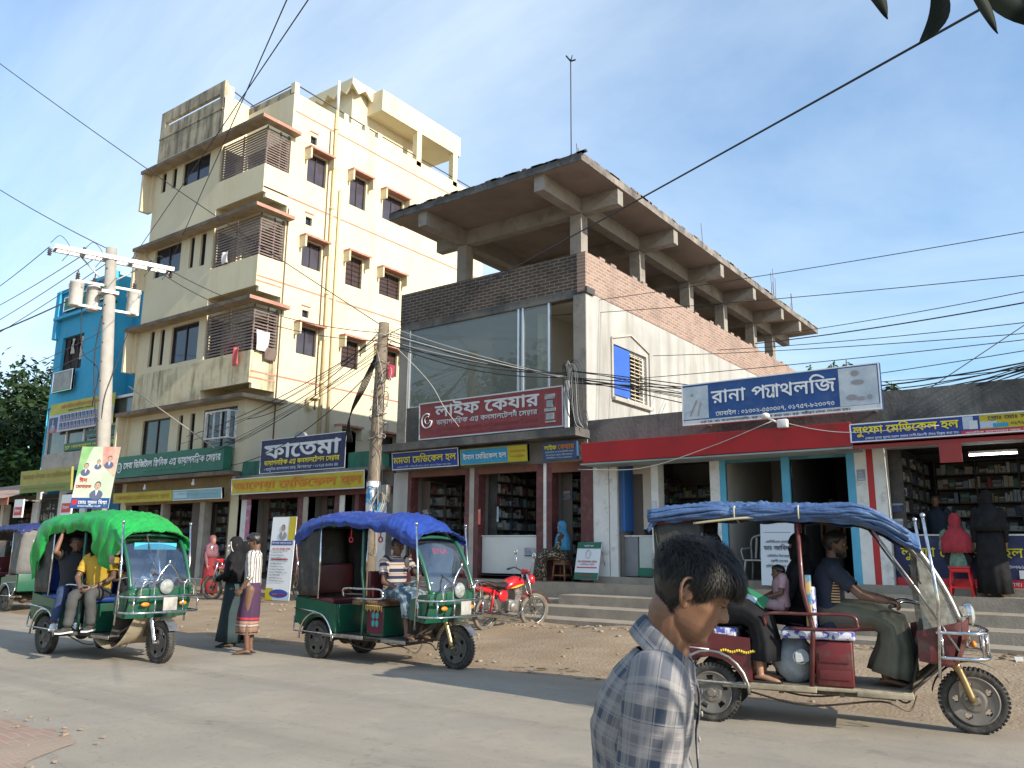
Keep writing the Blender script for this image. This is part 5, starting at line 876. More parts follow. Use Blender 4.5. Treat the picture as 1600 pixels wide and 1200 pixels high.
for i, (px, py, lb) in enumerate(((1287, 592, 'small weed behind the blue clinic board, left one'), (1322, 585, 'taller weed behind the blue clinic board, middle one'), (1392, 615, 'straggly weed beyond the right end of the blue clinic board'))):
    b = onY(px, py, 18); rd = random.Random(i+40); e = empty('plant', (b.x, b.y, 3.95), 0, lb, 'plant'); m = MB(); st = MB(); top = b.z+.15-3.95
    for k in range(7):
        tp = V((rd.uniform(-.35, .35), rd.uniform(-.3, .3), top*rd.uniform(.8, 1.1))); st.tube(spl([(0, 0, 0), tp*.5+V((0, 0, .15)), tp]), .012, 4)
        for j in range(14):
            p = tp.lerp(V((0, 0, top*.6)), rd.random()*.5); a = V((rd.gauss(0, 1), rd.gauss(0, 1), rd.gauss(-.2, .6))).normalized(); c = a.cross(V((0, 0, 1))).normalized(); l = rd.uniform(.14, .26); m.add([p, p+a*l*.5+c*.03, p+a*l-V((0, 0, .05)), p+a*l*.5-c*.03], [(0, 1, 2, 3)])
    st.build('stem', BARK, e); m.build('foliage', LEAF2, e)
# overhanging branch with long narrow leaves, its trunk just outside the picture
e = empty('tree', (1.75, 1.85, 0), 0, 'tree at the right with long drooping leaves reaching over the top corner', 'tree'); O = V((1.75, 1.85, 0)); m = MB(); m.tube(spl([(0, 0, -.2), (.05, .05, 1.5), (-.1, 0, 2.6), (-.3, 0, 3.6)]), [.07-.002*i for i in range(19)], 8); m.tube(spl([(-.2, 0, 3.1), (-.8, -.1, 3.2), (-1.4, -.15, 3.0), (-2.0, -.2, 2.8)]), [.03-.0012*i for i in range(19)], 6); [m.tube(spl([(-.15, 0, z0), (-.5, dy, z0+.1), (-1.0, dy*1.5, z0-.1)]), .012, 5) for z0, dy in ((2.7, -.2), (2.4, .05), (2.9, -.4))]; m.build('trunk', BARK, e); m = MB()
def leafb(p, q, wd, bend):
    p, q = V(p)-O, V(q)-O; d = q-p; s_ = cr.copy(); s_ = (s_-d.normalized()*s_.dot(d.normalized())).normalized()
    m.grid(lambda u, v: p+d*v+s_*((u-.5)*wd*math.sin(math.pi*min(1, .12+v*.88))**.8+bend*math.sin(v*math.pi))+cd*(abs(u-.5)*wd*.3), 5, 12)
D = 1.75
leafb(at(1340, -40, D), at(1388, 29, D), .035, .012); leafb(at(1462, -45, D), at(1437, 69, D), .045, .03); leafb(at(1515, -30, D), at(1560, 52, D), .028, .004); leafb(at(1520, -60, D), at(1660, 40, D), .075, -.015); leafb(at(1580, -70, D), at(1530, -5, D), .04, .01); leafb(at(1400, -70, D), at(1420, -8, D), .04, -.01)
for k in range(105):
    p = V((rnd.uniform(.55, 1.75), rnd.uniform(1.15, 2.0), rnd.uniform(1.95, 2.9))); leafb(p, p+V((rnd.uniform(-.16, .16), rnd.uniform(-.16, .16), -.2)), .05, .015)  # unseen leaves of this tree, added to throw dappled shade on the boy
for k in range(25):
    p = O+V((rnd.uniform(-1.5, .3), rnd.uniform(-.3, .3), rnd.uniform(3.2, 3.8))); leafb(p, p+V((rnd.uniform(-.1, .1), rnd.uniform(-.1, .1), -.25)), .045, .01)
m.build('crown', mat('long_leaf', (.006, .010, .008), .6, (.012, .018, .013), 3, spec=.1), e)
# ---------------------------------------------------------------- litter
m = MB(); rd = random.Random(9)
for k in range(330):
    if k < 60: x, y = rd.gauss(-8.3, 1.3), rd.gauss(12.3, .35)
    elif k < 200: x, y = rd.uniform(-4, 0), rd.gauss(12.4, .3)
    elif k < 280: x, y = rd.uniform(-8, -4), rd.gauss(9.0, .25)
    else: x, y = rd.uniform(-20, 0), rd.uniform(8.8, 12.7)
    if y > 12.75: y = 12.7-rd.random()*.4
    s = rd.uniform(.015, .07)*(1.5 if rd.random() < .1 else 1); a = rd.random()*6.3; z = gh(x, y)+.004; t = rd.uniform(0, .6)*s
    m.add([(x+s*math.cos(a+q)*rd.uniform(.5, 1.1), y+s*math.sin(a+q)*rd.uniform(.5, 1.1), z+(t if q in (0, 4.7) else rd.uniform(0, .01))) for q in (0, 1.57, 3.14, 4.7)], [(0, 1, 2), (0, 2, 3)], rd.choice((0, 1, 1, 2, 2, 2)))
tag(m.build('litter', [mat('litter_pale', (.42, .40, .36), .8), mat('litter_brown', (.2, .14, .09), .9), mat('litter_stone', (.29, .23, .165), .95)]), kind='stuff')
m = MB()
for k in range(130):
    x, y = (rd.gauss(-7.2, 1.6), rd.gauss(12.3, .3)) if k < 40 else (rd.uniform(-16, 0), rd.uniform(8.8, 12.6)); s = rd.uniform(.012, .05); y = min(y, 12.75); m.ell((x, y, gh(x, y)+s*.2), s, s*rd.uniform(.6, 1), s*.5, nu=7, nv=5)
tag(m.build('pebbles', [MATS['litter_stone']]), kind='stuff')
# ---------------------------------------------------------------- people
def skinmat(name, c):
    m = mat(name, c, .48, tuple(x*.82 for x in c), 9, bump=.06, bsc=220, spec=.4); b = m.node_tree.nodes['Principled BSDF']; b.inputs['Subsurface Weight'].default_value = .08; b.inputs['Subsurface Radius'].default_value = (.012, .005, .003); return m
SK1 = skinmat('skin_brown', (.215, .112, .068)); SK2 = skinmat('skin_dark_brown', (.16, .085, .055)); SK3 = skinmat('skin_tan', (.36, .20, .125))
HAIR = mat('black_hair', (.012, .010, .009), .42, (.02, .017, .015), 60, spec=.5); EYEW = mat('eye_white', (.30, .27, .25), .35); EYEB = mat('eye_dark', (.02, .012, .008), .15); LIPM = mat('lip', (.27, .11, .085), .45)
FRONT = [(-.122, .040), (-.112, .064), (-.1, .077), (-.08, .079), (-.05, .081), (-.03, .082), (0, .079), (.02, .086), (.04, .087), (.06, .081), (.08, .066), (.1, .036), (.112, .002)]
BACK = [(-.122, .03), (-.1, .0), (-.09, -.03), (-.06, -.066), (-.03, -.086), (0, -.098), (.03, -.103), (.06, -.096), (.08, -.08), (.1, -.045), (.112, -.002)]
WID = [(-.122, .016), (-.11, .032), (-.1, .041), (-.085, .051), (-.07, .057), (-.05, .062), (-.02, .068), (0, .0705), (.03, .075), (.06, .071), (.08, .06), (.1, .034), (.112, .002)]
def itp(t, x):
    for (a, b), (c, d) in zip(t, t[1:]):
        if x <= c: q = max(0, (x-a)/(c-a)); return b+(d-b)*q
    return t[-1][1]
def ga(x, s): return math.exp(-(x/s)**2)
def head_pt(a, u):
    """point on a head, local (forward, left, up); a=0 faces forward; u=0 at the eyes"""
    F, B, W = itp(FRONT, u), itp(BACK, u), itp(WID, u); ca, sa = math.cos(a), math.sin(a); f0 = min(.0, F)
    l = W*math.copysign(abs(sa)**.88, sa); f = (F-f0)*abs(ca)**.92+f0 if ca > 0 else (f0-B)*-abs(ca)**.95+f0
    if ca > 0:
        al = abs(l); k = ss(0, .25, ca)
        nh = .004+.021*ss(.016, -.03, u) if u > -.031 else .025*ss(-.047, -.033, u)
        nw = .0062+.004*ss(0, -.032, u)
        d = nh*ga(l, nw)*(ss(.022, .008, u) if u > .008 else 1)+.010*ga(al-.0125, .006)*ga(u+.035, .008)
        d += -.0105*ga(al-.031, .014)*ga(u+.001, .011)+.0075*ga(al-.032, .0105)*ga(u+.002, .0065)+.0045*ga(al-.029, .02)*ga(u-.019, .0065)
        d += .0065*ga(l, .019)*ga(u+.054, .0045)+.0075*ga(l, .017)*ga(u+.0675, .005)-.0035*ga(l, .024)*ga(u+.0605, .0022)+.005*ga(l, .017)*ga(u+.1, .011)-.002*ga(l, .016)*ga(u+.079, .005)
        f += d*k; l += math.copysign(.004*ga(u+.026, .016)*ga(ca-.45, .25), l) if al > .01 else 0
    return V((f, l, u))
def frame(fwd, up):
    f = V(fwd).normalized(); u = V(up); u = (u-f*u.dot(f)).normalized(); l = u.cross(f); return f, l, u
def add_head(mb, c, fwd, up, k=1.0, ears=True, nu=64, nv=70):
    f, l, u = frame(fwd, up); c = V(c); T_ = lambda p: c+(f*p.x+l*p.y+u*p.z)*k
    rows = [-.122+.234*(1-math.cos(math.pi*j/(nv-1)))/2*.5+.234*j/(nv-1)*.5 for j in range(nv)]
    mb.loft([[T_(head_pt(2*math.pi*i/nu, r_)) for i in range(nu)] for r_ in rows])
    if ears:
        for s in (-1, 1):
            E = lambda a, b, d=0: T_(V((-.014+a*1.12-.09*b, s*(.0695+d*1.3+.018*ss(.01, -.02, a)), -.012+b*1.14)))
            mb.tube([E(.012*math.cos(q)+.002-.02*0, .03*math.sin(q)+.002, .008) for q in ()] or spl([E(.012, .012, .0), E(.008, .026, .004), E(-.004, .031, .008), E(-.016, .024, .011), E(-.019, .008, .012), E(-.013, -.012, .009), E(-.004, -.026, .004), E(.006, -.031, .001)], 4), .0046*k, 7)
            mb.tube(spl([E(.0, .02, .002), E(-.008, .012, .006), E(-.008, -.004, .006), E(.0, -.016, .003)], 4), .0038*k, 6)
            mb.tube(spl([E(.014, .004, .001), E(.009, -.004, .004), E(.008, -.012, .002)], 3), .0042*k, 6)
            R_ = Matrix((f, l, u)).transposed(); mb.ell(E(-.004, .0, -.002), .015*k, .006*k, .03*k, rot=R_)
            mb.ell(E(.002, -.026, .001), .008*k, .005*k, .009*k, nu=8, nv=6)
    return T_
def capsule(mb, a, b, ra, rb, n=12):
    a, b = V(a), V(b); d = (b-a); mb.tube([a+d*q for q in (0, .33, .67, 1)], [ra, lerp(ra, rb, .33)*1.03, lerp(ra, rb, .67), rb], n); mb.ell(a, ra, ra, ra, nu=12, nv=8); mb.ell(b, rb, rb, rb, nu=12, nv=8)
def add_hand(mb, w_, d, pn, side, curl=.5, k=1.0, spread=0.0):
    """palm, four bent fingers and a thumb; d points along the hand, pn out of the palm, side towards the thumb"""
    d = V(d).normalized(); pn = V(pn); pn = (pn-d*pn.dot(d)).normalized(); sd = V(side); sd = (sd-d*sd.dot(d)-pn*sd.dot(pn)).normalized(); w_ = V(w_)
    R_ = Matrix((d, sd, pn)).transposed(); mb.ell(w_+d*.048*k, .05*k, .04*k, .0155*k, rot=R_); mb.ell(w_+d*.01*k, .03*k, .028*k, .018*k, rot=R_)
    for i, (o, L_, r_) in enumerate(((.03, .070, .0085), (.0105, .078, .009), (-.0095, .073, .0085), (-.029, .058, .0075))):
        p = w_+(d*(.086-.004*abs(i-1))+sd*o)*k; a = 0.0; dd = d
        for sgi, fr in enumerate((.45, .32, .23)):
            a += curl*(.7, .95, .7)[sgi]*(1+.1*i); dd = (d+sd*(spread*(1.5-i)*.12)).normalized()*math.cos(a)+pn*math.sin(a); q = p+dd*L_*fr*k; capsule(mb, p, q, r_*k*(1-.08*sgi), r_*k*(.94-.1*sgi), 8); p = q
    p = w_+(d*.028+sd*.03+pn*.004)*k; a = .75
    for fr, rr in ((.042, .0115), (.032, .010), (.026, .009)):
        dd = d*math.cos(a)+sd*math.sin(a)+pn*.35*(.6+curl); dd.normalize(); q = p+dd*fr*k; capsule(mb, p, q, rr*k, rr*k*.92, 8); p = q; a -= .3+curl*.3
def remesh(o, vox, sm=3, name=None):
    a = o.modifiers.new('r', 'REMESH'); a.mode = 'VOXEL'; a.voxel_size = vox; a.use_smooth_shade = True
    b = o.modifiers.new('s', 'SMOOTH'); b.factor = .5; b.iterations = sm
    bpy.context.view_layer.update(); ev = o.evaluated_get(bpy.context.evaluated_depsgraph_get()); me = bpy.data.meshes.new_from_object(ev); old = o.data; ms = list(old.materials); o.modifiers.clear(); o.data = me
    me.materials.clear(); [me.materials.append(m_) for m_ in ms]; bpy.data.meshes.remove(old); return o
def pose(kind, k=1.0, seat=.45, **ov):
    J = dict(pel=V((0, 0, .93)), che=V((0, 0, 1.25)), nec=V((-.01, 0, 1.43)), hea=V((.02, 0, 1.585)), fw=V((1, 0, 0)), up=V((0, 0, 1)),
             sl=V((0, .175, 1.39)), el=V((-.02, .215, 1.11)), wl=V((.04, .22, .86)), sr=V((0, -.175, 1.39)), er=V((-.02, -.215, 1.11)), wr=V((.04, -.22, .86)),
             hl=V((0, .095, .9)), kl=V((.02, .1, .49)), al=V((-.01, .1, .085)), hr=V((0, -.095, .9)), kr=V((.02, -.1, .49)), ar=V((-.01, -.1, .085)), dl=V((.1, 0, -1)), dr=V((.1, 0, -1)), tl=V((1, .1, 0)), tr=V((1, -.1, 0)))
    if kind == 'sit':
        dz = seat/k+.1-.93
        for q in ('pel', 'che', 'nec', 'hea', 'sl', 'el', 'wl', 'sr', 'er', 'wr', 'hl', 'hr'): J[q] = J[q]+V((0, 0, dz))
        for s, q in ((1, 'l'), (-1, 'r')):
            J['k'+q] = V((.43, s*.11, seat/k+.1)); J['a'+q] = V((.43, s*.11, seat/k-.33)); J['e'+q] = J['s'+q]+V((.06, s*.05, -.27)); J['w'+q] = J['k'+q]+V((-.13, s*-.02, .1)); J['d'+q] = V((1, 0, -.3))
    J = {q: v*(k if q not in ('fw', 'up', 'dl', 'dr', 'tl', 'tr') else 1) for q, v in J.items()}
    for q, v in ov.items(): J[q] = V(v)
    J['k'] = k; return J
def add_body(e, J, skin, vox=.009, curl=(.5, .5), feet=True, arms=True, hands=True, headres=(48, 50), legs=True, sm=2, extra=None):
    k = J['k']; mb = MB(); T_ = add_head(mb, J['hea'], J['fw'], J['up'], k, nu=headres[0], nv=headres[1]); f, l, u = frame(J['fw'], J['up'])
    capsule(mb, J['nec']-V((0, 0, .04*k)), J['hea']+(-f*.028-u*.07)*k, .057*k, .053*k, 16)
    lat = (J['sl']-J['sr']).normalized(); sp = [J['pel']-V((0, 0, .06*k)), J['pel'], J['pel'].lerp(J['che'], .5), J['che'], J['che'].lerp(J['nec'], .6), J['nec']-V((0, 0, .02*k))]; rr = [(.1, .13), (.115, .16), (.1, .14), (.11, .165), (.095, .16), (.05, .06)]
    rings = []
    for p, (rx, ry) in zip(sp, rr):
        fw_ = lat.cross(V((0, 0, 1))).normalized(); rings.append([p+(fw_*rx*math.cos(a)+lat*ry*math.sin(a))*k for a in [2*math.pi*i/20 for i in range(20)]])
    mb.loft(rings)
    for q, s in (('l', 1), ('r', -1)):
        if arms:
            capsule(mb, J['s'+q], J['e'+q], .05*k, .037*k); capsule(mb, J['e'+q], J['w'+q], .038*k, .026*k)
            if hands: d = J.get('hd'+q) or (J['w'+q]-J['e'+q]); pn = J.get('pn'+q) or V((0, -s, 0)); sd = J.get('sd'+q) or V((1, 0, .3)); add_hand(mb, J['w'+q], d, pn, sd, curl[0 if s > 0 else 1], k)
        if legs:
            capsule(mb, J['h'+q], J['k'+q], .083*k, .054*k); capsule(mb, J['k'+q], J['a'+q], .054*k, .036*k)
            if feet: t = V(J['t'+q]).normalized(); a = J['a'+q]; mb.tube(spl([a-t*.05*k-V((0, 0, .045*k)), a+t*.03*k-V((0, 0, .04*k)), a+t*.12*k-V((0, 0, .058*k)), a+t*.19*k-V((0, 0, .066*k))]), [x*k for x in (.028, .033, .036, .038, .039, .04, .04, .04, .041, .042, .041, .04, .038, .036, .034, .03, .026, .018, .012)], 12, flat=.62)
    if extra: extra(mb, T_)
    o = mb.build('body', skin, e); remesh(o, vox*k, sm); return T_
def hair_cap(e, T_, vol=.012, front=.052, side=-.012, back=-.072, m_=None, rough=.006, seed=0, name='hair'):
    mb = MB(); nu, nv = 60, 16
    def fn(a_, t):
        a = 2*math.pi*a_; c = math.cos(a); h = lerp(side, front, ss(.15, .62, c)) if c > 0 else lerp(side, back, ss(0, .6, -c)); u = h+(.1118-h)*math.sin(t*math.pi/2); p = head_pt(a, u); d = (p-V((-.01, 0, .02))).normalized(); n = noise.noise(V((p.x*38+seed, p.y*38, p.z*38)))+.6*noise.noise(V((p.x*90, p.y*90, p.z*90+seed)))
        return T_(p+d*((vol*ss(-.02, .25, t)+.002)+rough*n*ss(0, .2, t)))
    mb.grid(fn, nu, nv, closeu=True); return mb.build(name, m_ or HAIR, e)
def eyes(e, T_, k=1.0, open_=.5):
    for s in (-1, 1):
        m = MB(); p = head_pt(0, 0); c = V((.0705, s*.0315, -.001)); m.ell(T_(c), .0105*k, .0105*k, .0105*k, 0, 14, 10); m.ell(T_(c+V((.0068, 0, -.0012))), .0055*k, .0055*k, .0055*k, 1, 10, 8); m.build('eye', [EYEW, EYEB], e)
        b = MB(); b.tube([T_(head_pt(s*a, z)+V((.0025, 0, 0))) for a, z in ((.14, .0185), (.3, .0225), (.5, .0225), (.68, .016))], [.0022*k, .0032*k, .003*k, .0012*k], 6, flat=.8); b.build('eyebrow', HAIR, e)
def ring(p, fw_, lat, rx, ry, n=36, fold=0, ph=0, fn=9, seed=0):
    out = []
    for i in range(n):
        a = 2*math.pi*i/n; w_ = 1+fold*(math.sin(a*fn+ph)+.6*math.sin(a*(fn*1.7//1)+ph*2+1)); out.append(p+fw_*rx*math.cos(a)*w_+lat*ry*math.sin(a)*w_)
    return out
def wrinkle(rings, amp, sc2=9, seed=0):
    for j, r_ in enumerate(rings):
        c = sum(r_, V())/len(r_)
        for i, p in enumerate(r_): d = (p-c); d = d.normalized() if d.length > 1e-6 else d; r_[i] = p+d*amp*(noise.noise(V((p.x*sc2+seed, p.y*sc2, p.z*sc2*1.6)))+.5*noise.noise(V((p.x*sc2*2.3, p.y*sc2*2.3+seed, p.z*sc2*3))))
    return rings
def shirt(e, J, m_, hem=.12, fit=1.0, name='shirt', sleeve='short', sm_=None, collar=True, n=44):
    k = J['k']; lat = (J['sl']-J['sr']).normalized(); axis = (J['nec']-J['pel']).normalized(); fw_ = lat.cross(axis).normalized(); pel, che, nec = J['pel'], J['che'], J['nec']
    st = [(pel-axis*hem*k, .125, .172), (pel-axis*(hem*.4)*k, .13, .172), (pel+axis*.06*k, .128, .165), (pel.lerp(che, .5), .122, .162), (pel.lerp(che, .8), .125, .175), (che+axis*.02*k, .128, .188), (che.lerp(nec, .35), .122, .2), (che.lerp(nec, .6), .11, .198), (che.lerp(nec, .78), .094, .175), (che.lerp(nec, .93), .075, .115), (nec+axis*.005*k, .063, .074)]
    rg = wrinkle([ring(p, fw_, lat, rx*k*fit, ry*k*fit, n) for p, rx, ry in st], .008*k, 8, seed=k*7); dist = [0]
    for (a, _, _), (b, _, _) in zip(st, st[1:]): dist.append(dist[-1]+(b-a).length)
    mb = MB(); mb.loft(rg, caps=False, uvw=(1.05*k, dist)); o = mb.build(name, m_, e)
    if collar: c = MB(); c.loft([ring(nec+axis*z*k, fw_, lat, r_*k, (r_+.008)*k, n) for z, r_ in ((-.015, .072), (.02, .064), (.035, .066), (.0, .08), (-.012, .084))], caps=False, uvw=(.45, [0, .03, .05, .09, .1])); c.build('collar', sm_ or m_, o)
    for q, s in (('l', 1), ('r', -1)):
        if not sleeve: break
        S, E, W_ = J['s'+q], J['e'+q], J['w'+q]; end = S.lerp(E, .72) if sleeve == 'short' else W_ if sleeve == 'long' else E.lerp(W_, .25)
        pts = spl([S-lat*s*.045*k+axis*.0, S.lerp(E, .12), S.lerp(E, .5), end if sleeve == 'short' else E]+([] if sleeve == 'short' else [E.lerp(W_, .5) if sleeve == 'long' else end]+([W_.lerp(E, .05)] if sleeve == 'long' else [])), 5)
        nn = len(pts); rs = [(lerp(.078, .062 if sleeve == 'short' else .04, (i/(nn-1)))+.0045*math.sin(i*1.7))*k for i in range(nn)]; rs[0] = .06*k
        b = MB(); b.tube(pts, rs, 20, caps=False, uvw=.42*k); b.build('sleeve', m_, o)
    return o
def trousers(e, J, m_, name='trousers', r=(.1, .075, .06)):
    k = J['k']; mb = MB(); mb.ell(J['pel'].lerp((J['hl']+J['hr'])/2, .5), .13*k, .17*k, .13*k)
    for q in 'lr':
        pts = spl([J['h'+q], J['h'+q].lerp(J['k'+q], .5), J['k'+q], J['k'+q].lerp(J['a'+q], .5), J['a'+q]-V((0, 0, .0))], 5); n_ = len(pts); mb.tube(pts, [(lerp(r[0], r[1], i/(n_/2)) if i < n_/2 else lerp(r[1], r[2], (i-n_/2)/(n_/2)))*k+.004*math.sin(i*2.1) for i in range(n_)], 16)
    return mb.build(name, m_, e)
def drape(e, pts, dims, m_, name, lat=V((0, 1, 0)), n=48, fold=.0, fn=9, amp=.008, seed=0, caps=True, solid=False):
    """cloth lofted along a path: dims = (thickness, width) half sizes per point, folds growing towards the end"""
    pts = [V(p) for p in pts]; rg = []; d_ = [0]
    for i, (p, (rx, ry)) in enumerate(zip(pts, dims)):
        t = (pts[min(i+1, len(pts)-1)]-pts[max(i-1, 0)]).normalized(); la = (lat-t*lat.dot(t)).normalized(); fw_ = la.cross(t); rg.append(ring(p, fw_, la, rx, ry, n, fold*(i/(len(pts)-1))**1.3, .5+i*.15, fn)); d_.append(d_[-1]+(p-pts[i-1]).length if i else 0)
    mb = MB(); mb.loft(wrinkle(rg, amp, 7, seed), caps=caps, uvw=(1.2, d_[1:])); return mb.build(name, m_, e)
def scarf(e, T_, J, m_, name='headscarf', face=.62, long_=.34, band=None, nose=False):
    k = J['k']; f, l, u = frame(J['fw'], J['up']); mb = MB(); nu, nv = 40, 26
    def fn(a_, t):
        a = 2*math.pi*a_; z = lerp(.135, -.13, t); r_ = math.sqrt(max(0, 1-((z-.01)/.136)**2)) if z > .01 else 1-.12*ss(0, -.13, z); p = V(((.118 if math.cos(a) < 0 else .108)*r_*math.cos(a)-.01, .096*r_*math.sin(a), z)); return T_(p)
    vs_ = [fn(i/nu, j/(nv-1)) for j in range(nv) for i in range(nu)]; fs = []
    for j in range(nv-1):
        for i in range(nu):
            a = 2*math.pi*(i+.5)/nu; z = lerp(.135, -.13, (j+.5)/(nv-1))
            if math.cos(a) > face and (-.1 if not nose else -.012) < z < (.06 if not nose else .03): continue
            fs.append((j*nu+i, j*nu+(i+1) % nu, (j+1)*nu+(i+1) % nu, (j+1)*nu+i))
    mb.add(vs_, fs, 0, True); n0 = J['nec']; lat = (J['sl']-J['sr']).normalized(); fw_ = lat.cross(V((0, 0, 1)))
    rg = [ring(n0+V((0, 0, z*k)), fw_, lat, rx*k, ry*k, 40, fo) for z, rx, ry, fo in ((.07, .085, .085, 0), (.02, .105, .11, .01), (-.04, .14, .19, .02), (-.12, .165, .225, .03), (-long_*.7, .175, .235, .035), (-long_, .18, .23, .045))]
    mb.loft(wrinkle(rg, .008, 9), caps=False); o = mb.build(name, m_, e); md = o.modifiers.new('thick', 'SOLIDIFY'); md.thickness = .005
    if band:
        b = MB(); b.tube([T_(V((.108*math.sqrt(max(0, 1-((z-.01)/.136)**2))*math.cos(a)-.006, s*.1*math.sin(a)+0, z))) for s, a, z in [(1, .9, -.14+.02*i) for i in range(11)]], .009*k, 6); b.build('scarf_trim', band, o)
    return o
def shoes(e, J, m_, name='shoe', sole=None):
    k = J['k']
    for q in 'lr':
        t = V(J['t'+q]).normalized(); a = J['a'+q]; m = MB(); z = V((0, 0, 1)); m.tube(spl([a-t*.065*k-z*.045*k, a+t*.02*k-z*.035*k, a+t*.11*k-z*.052*k, a+t*.2*k-z*.062*k]), [x*k for x in (.03, .04, .043, .045, .046, .046, .046, .047, .048, .048, .048, .047, .046, .044, .04, .035, .03, .024, .014)], 12, flat=.62)
        o = m.build(name, m_, e)
        if sole: b = MB(); b.obox(a+t*.065*k-z*.078*k, t*.14*k, t.cross(z)*.043*k, z*.01*k); b.build('sole', sole, o)
def person(label, loc, rz, group=None): return empty('person', loc, rz, label, 'person', group)
DKCLOTH = mat('black_cloth', (.011, .011, .012), .85, (.02, .02, .022), 6, bump=.1, bsc=60, spec=.15); TEALC = mat('dark_teal_cloth', (.03, .055, .06), .85, (.022, .04, .045), 5, bump=.1, bsc=60); JEANS = mat('jeans', (.03, .055, .13), .85, (.02, .035, .085), 7, bump=.2, bsc=150); GREYT = mat('grey_trousers', (.07, .072, .07), .85, (.05, .05, .05), 8); KHAKI = mat('dusty_lungi', (.14, .135, .10), .9, (.10, .10, .07), 5, bump=.15, bsc=50); NAVYC = mat('navy_shirt_cloth', (.018, .025, .045), .85, (.013, .018, .03), 6)
def stripemat(name, ax, bands, base, period, rough=.85, noise_=.02):
    """woven stripes: bands = (start, end, colour) in 0..1 of the period, along UV axis ax (metres)"""
    m = mat(name, base, rough); t = m.node_tree; k = t.links; b = t.nodes['Principled BSDF']; s = t.nodes.new('ShaderNodeSeparateXYZ'); k.new(t.nodes['Texture Coordinate'].outputs['UV'], s.inputs[0]); fr = mth('FRACT', mth('DIVIDE', s.outputs[ax], period, t), None, t)
    r_ = t.nodes.new('ShaderNodeValToRGB'); r_.color_ramp.interpolation = 'CONSTANT'; els = r_.color_ramp.elements; els[0].color = (*base, 1); els[1].position = .999; els[1].color = (*base, 1)
    for a, z, c in bands:
        q = els.new(a); q.color = (*c, 1); q = els.new(z); q.color = (*base, 1)
    k.new(fr, r_.inputs[0]); k.new(r_.outputs[0], b.inputs['Base Color']); return m
# ---------------------------------------------------------------- vehicles
TARPB = mat('blue_tarpaulin', (.02, .055, .30), .38, (.015, .04, .2), 4, spec=.5, bump=.35, bsc=22); TARPD = mat('faded_blue_tarpaulin', (.035, .075, .19), .5, (.07, .13, .26), 3, bump=.4, bsc=26); TARPG = mat('green_tarpaulin', (.015, .33, .06), .42, (.012, .24, .045), 4, bump=.35, bsc=20)
VGREEN = mat('vehicle_green', (.008, .10, .055), .3, (.012, .08, .045), 4, coat=.4, c3=(.06, .07, .05)); VMAR = mat('vehicle_maroon', (.105, .012, .015), .4, (.075, .012, .013), 4, coat=.2, c3=(.12, .08, .06)); CANV = mat('black_canvas', (.022, .022, .023), .6, (.05, .047, .042), 2.5, bump=.3, bsc=30, c3=(.10, .09, .075)); RIMM = mat('painted_rim', (.13, .115, .10), .5, (.2, .175, .145), 6, metal=.3); RIMD = mat('dark_rim', (.05, .048, .045), .5, (.10, .09, .075), 6); GOLDF = mat('fork_brass', (.42, .31, .15), .35, (.3, .22, .11), 8, metal=.8); DUST = mat('dusty_apron', (.36, .30, .21), .8, (.26, .21, .15), 4, c3=(.12, .1, .07)); REDV = mat('red_vinyl', (.10, .018, .02), .35, (.07, .014, .016), 6); BLUV = mat('blue_vinyl', (.02, .06, .30), .4, (.015, .04, .2), 6); SEATP = mat('patterned_seat', (.55, .55, .62), .6, (.05, .06, .28), 16, lo=.48, hi=.54); WOODB = mat('worn_plank', (.34, .29, .21), .85, (.22, .18, .12), 6, c3=(.12, .1, .07)); ORAN = mat('orange_lens', (.7, .22, .02), .3); LENS = mat('lamp_lens', (.34, .36, .34), .1, (.2, .21, .2), 20, spec=.8)
def plasticmat():
    m = mat('scuffed_clear_plastic', (.14, .13, .10), .4, (.42, .40, .34), 7, bump=.5, bsc=14); t = m.node_tree; b = t.nodes['Principled BSDF']; n = t.nodes.new('ShaderNodeTexNoise'); n.inputs['Scale'].default_value = 7; n.inputs['Detail'].default_value = 8; n.inputs['Distortion'].default_value = 1.5; t.links.new(t.nodes['Texture Coordinate'].outputs['Object'], n.inputs[0]); q = t.nodes.new('ShaderNodeMapRange'); q.inputs[1].default_value = .35; q.inputs[2].default_value = .7; q.inputs[3].default_value = .72; q.inputs[4].default_value = 1.0; t.links.new(n.outputs[0], q.inputs[0]); t.links.new(q.outputs[0], b.inputs['Alpha']); return m
PLAST = plasticmat()
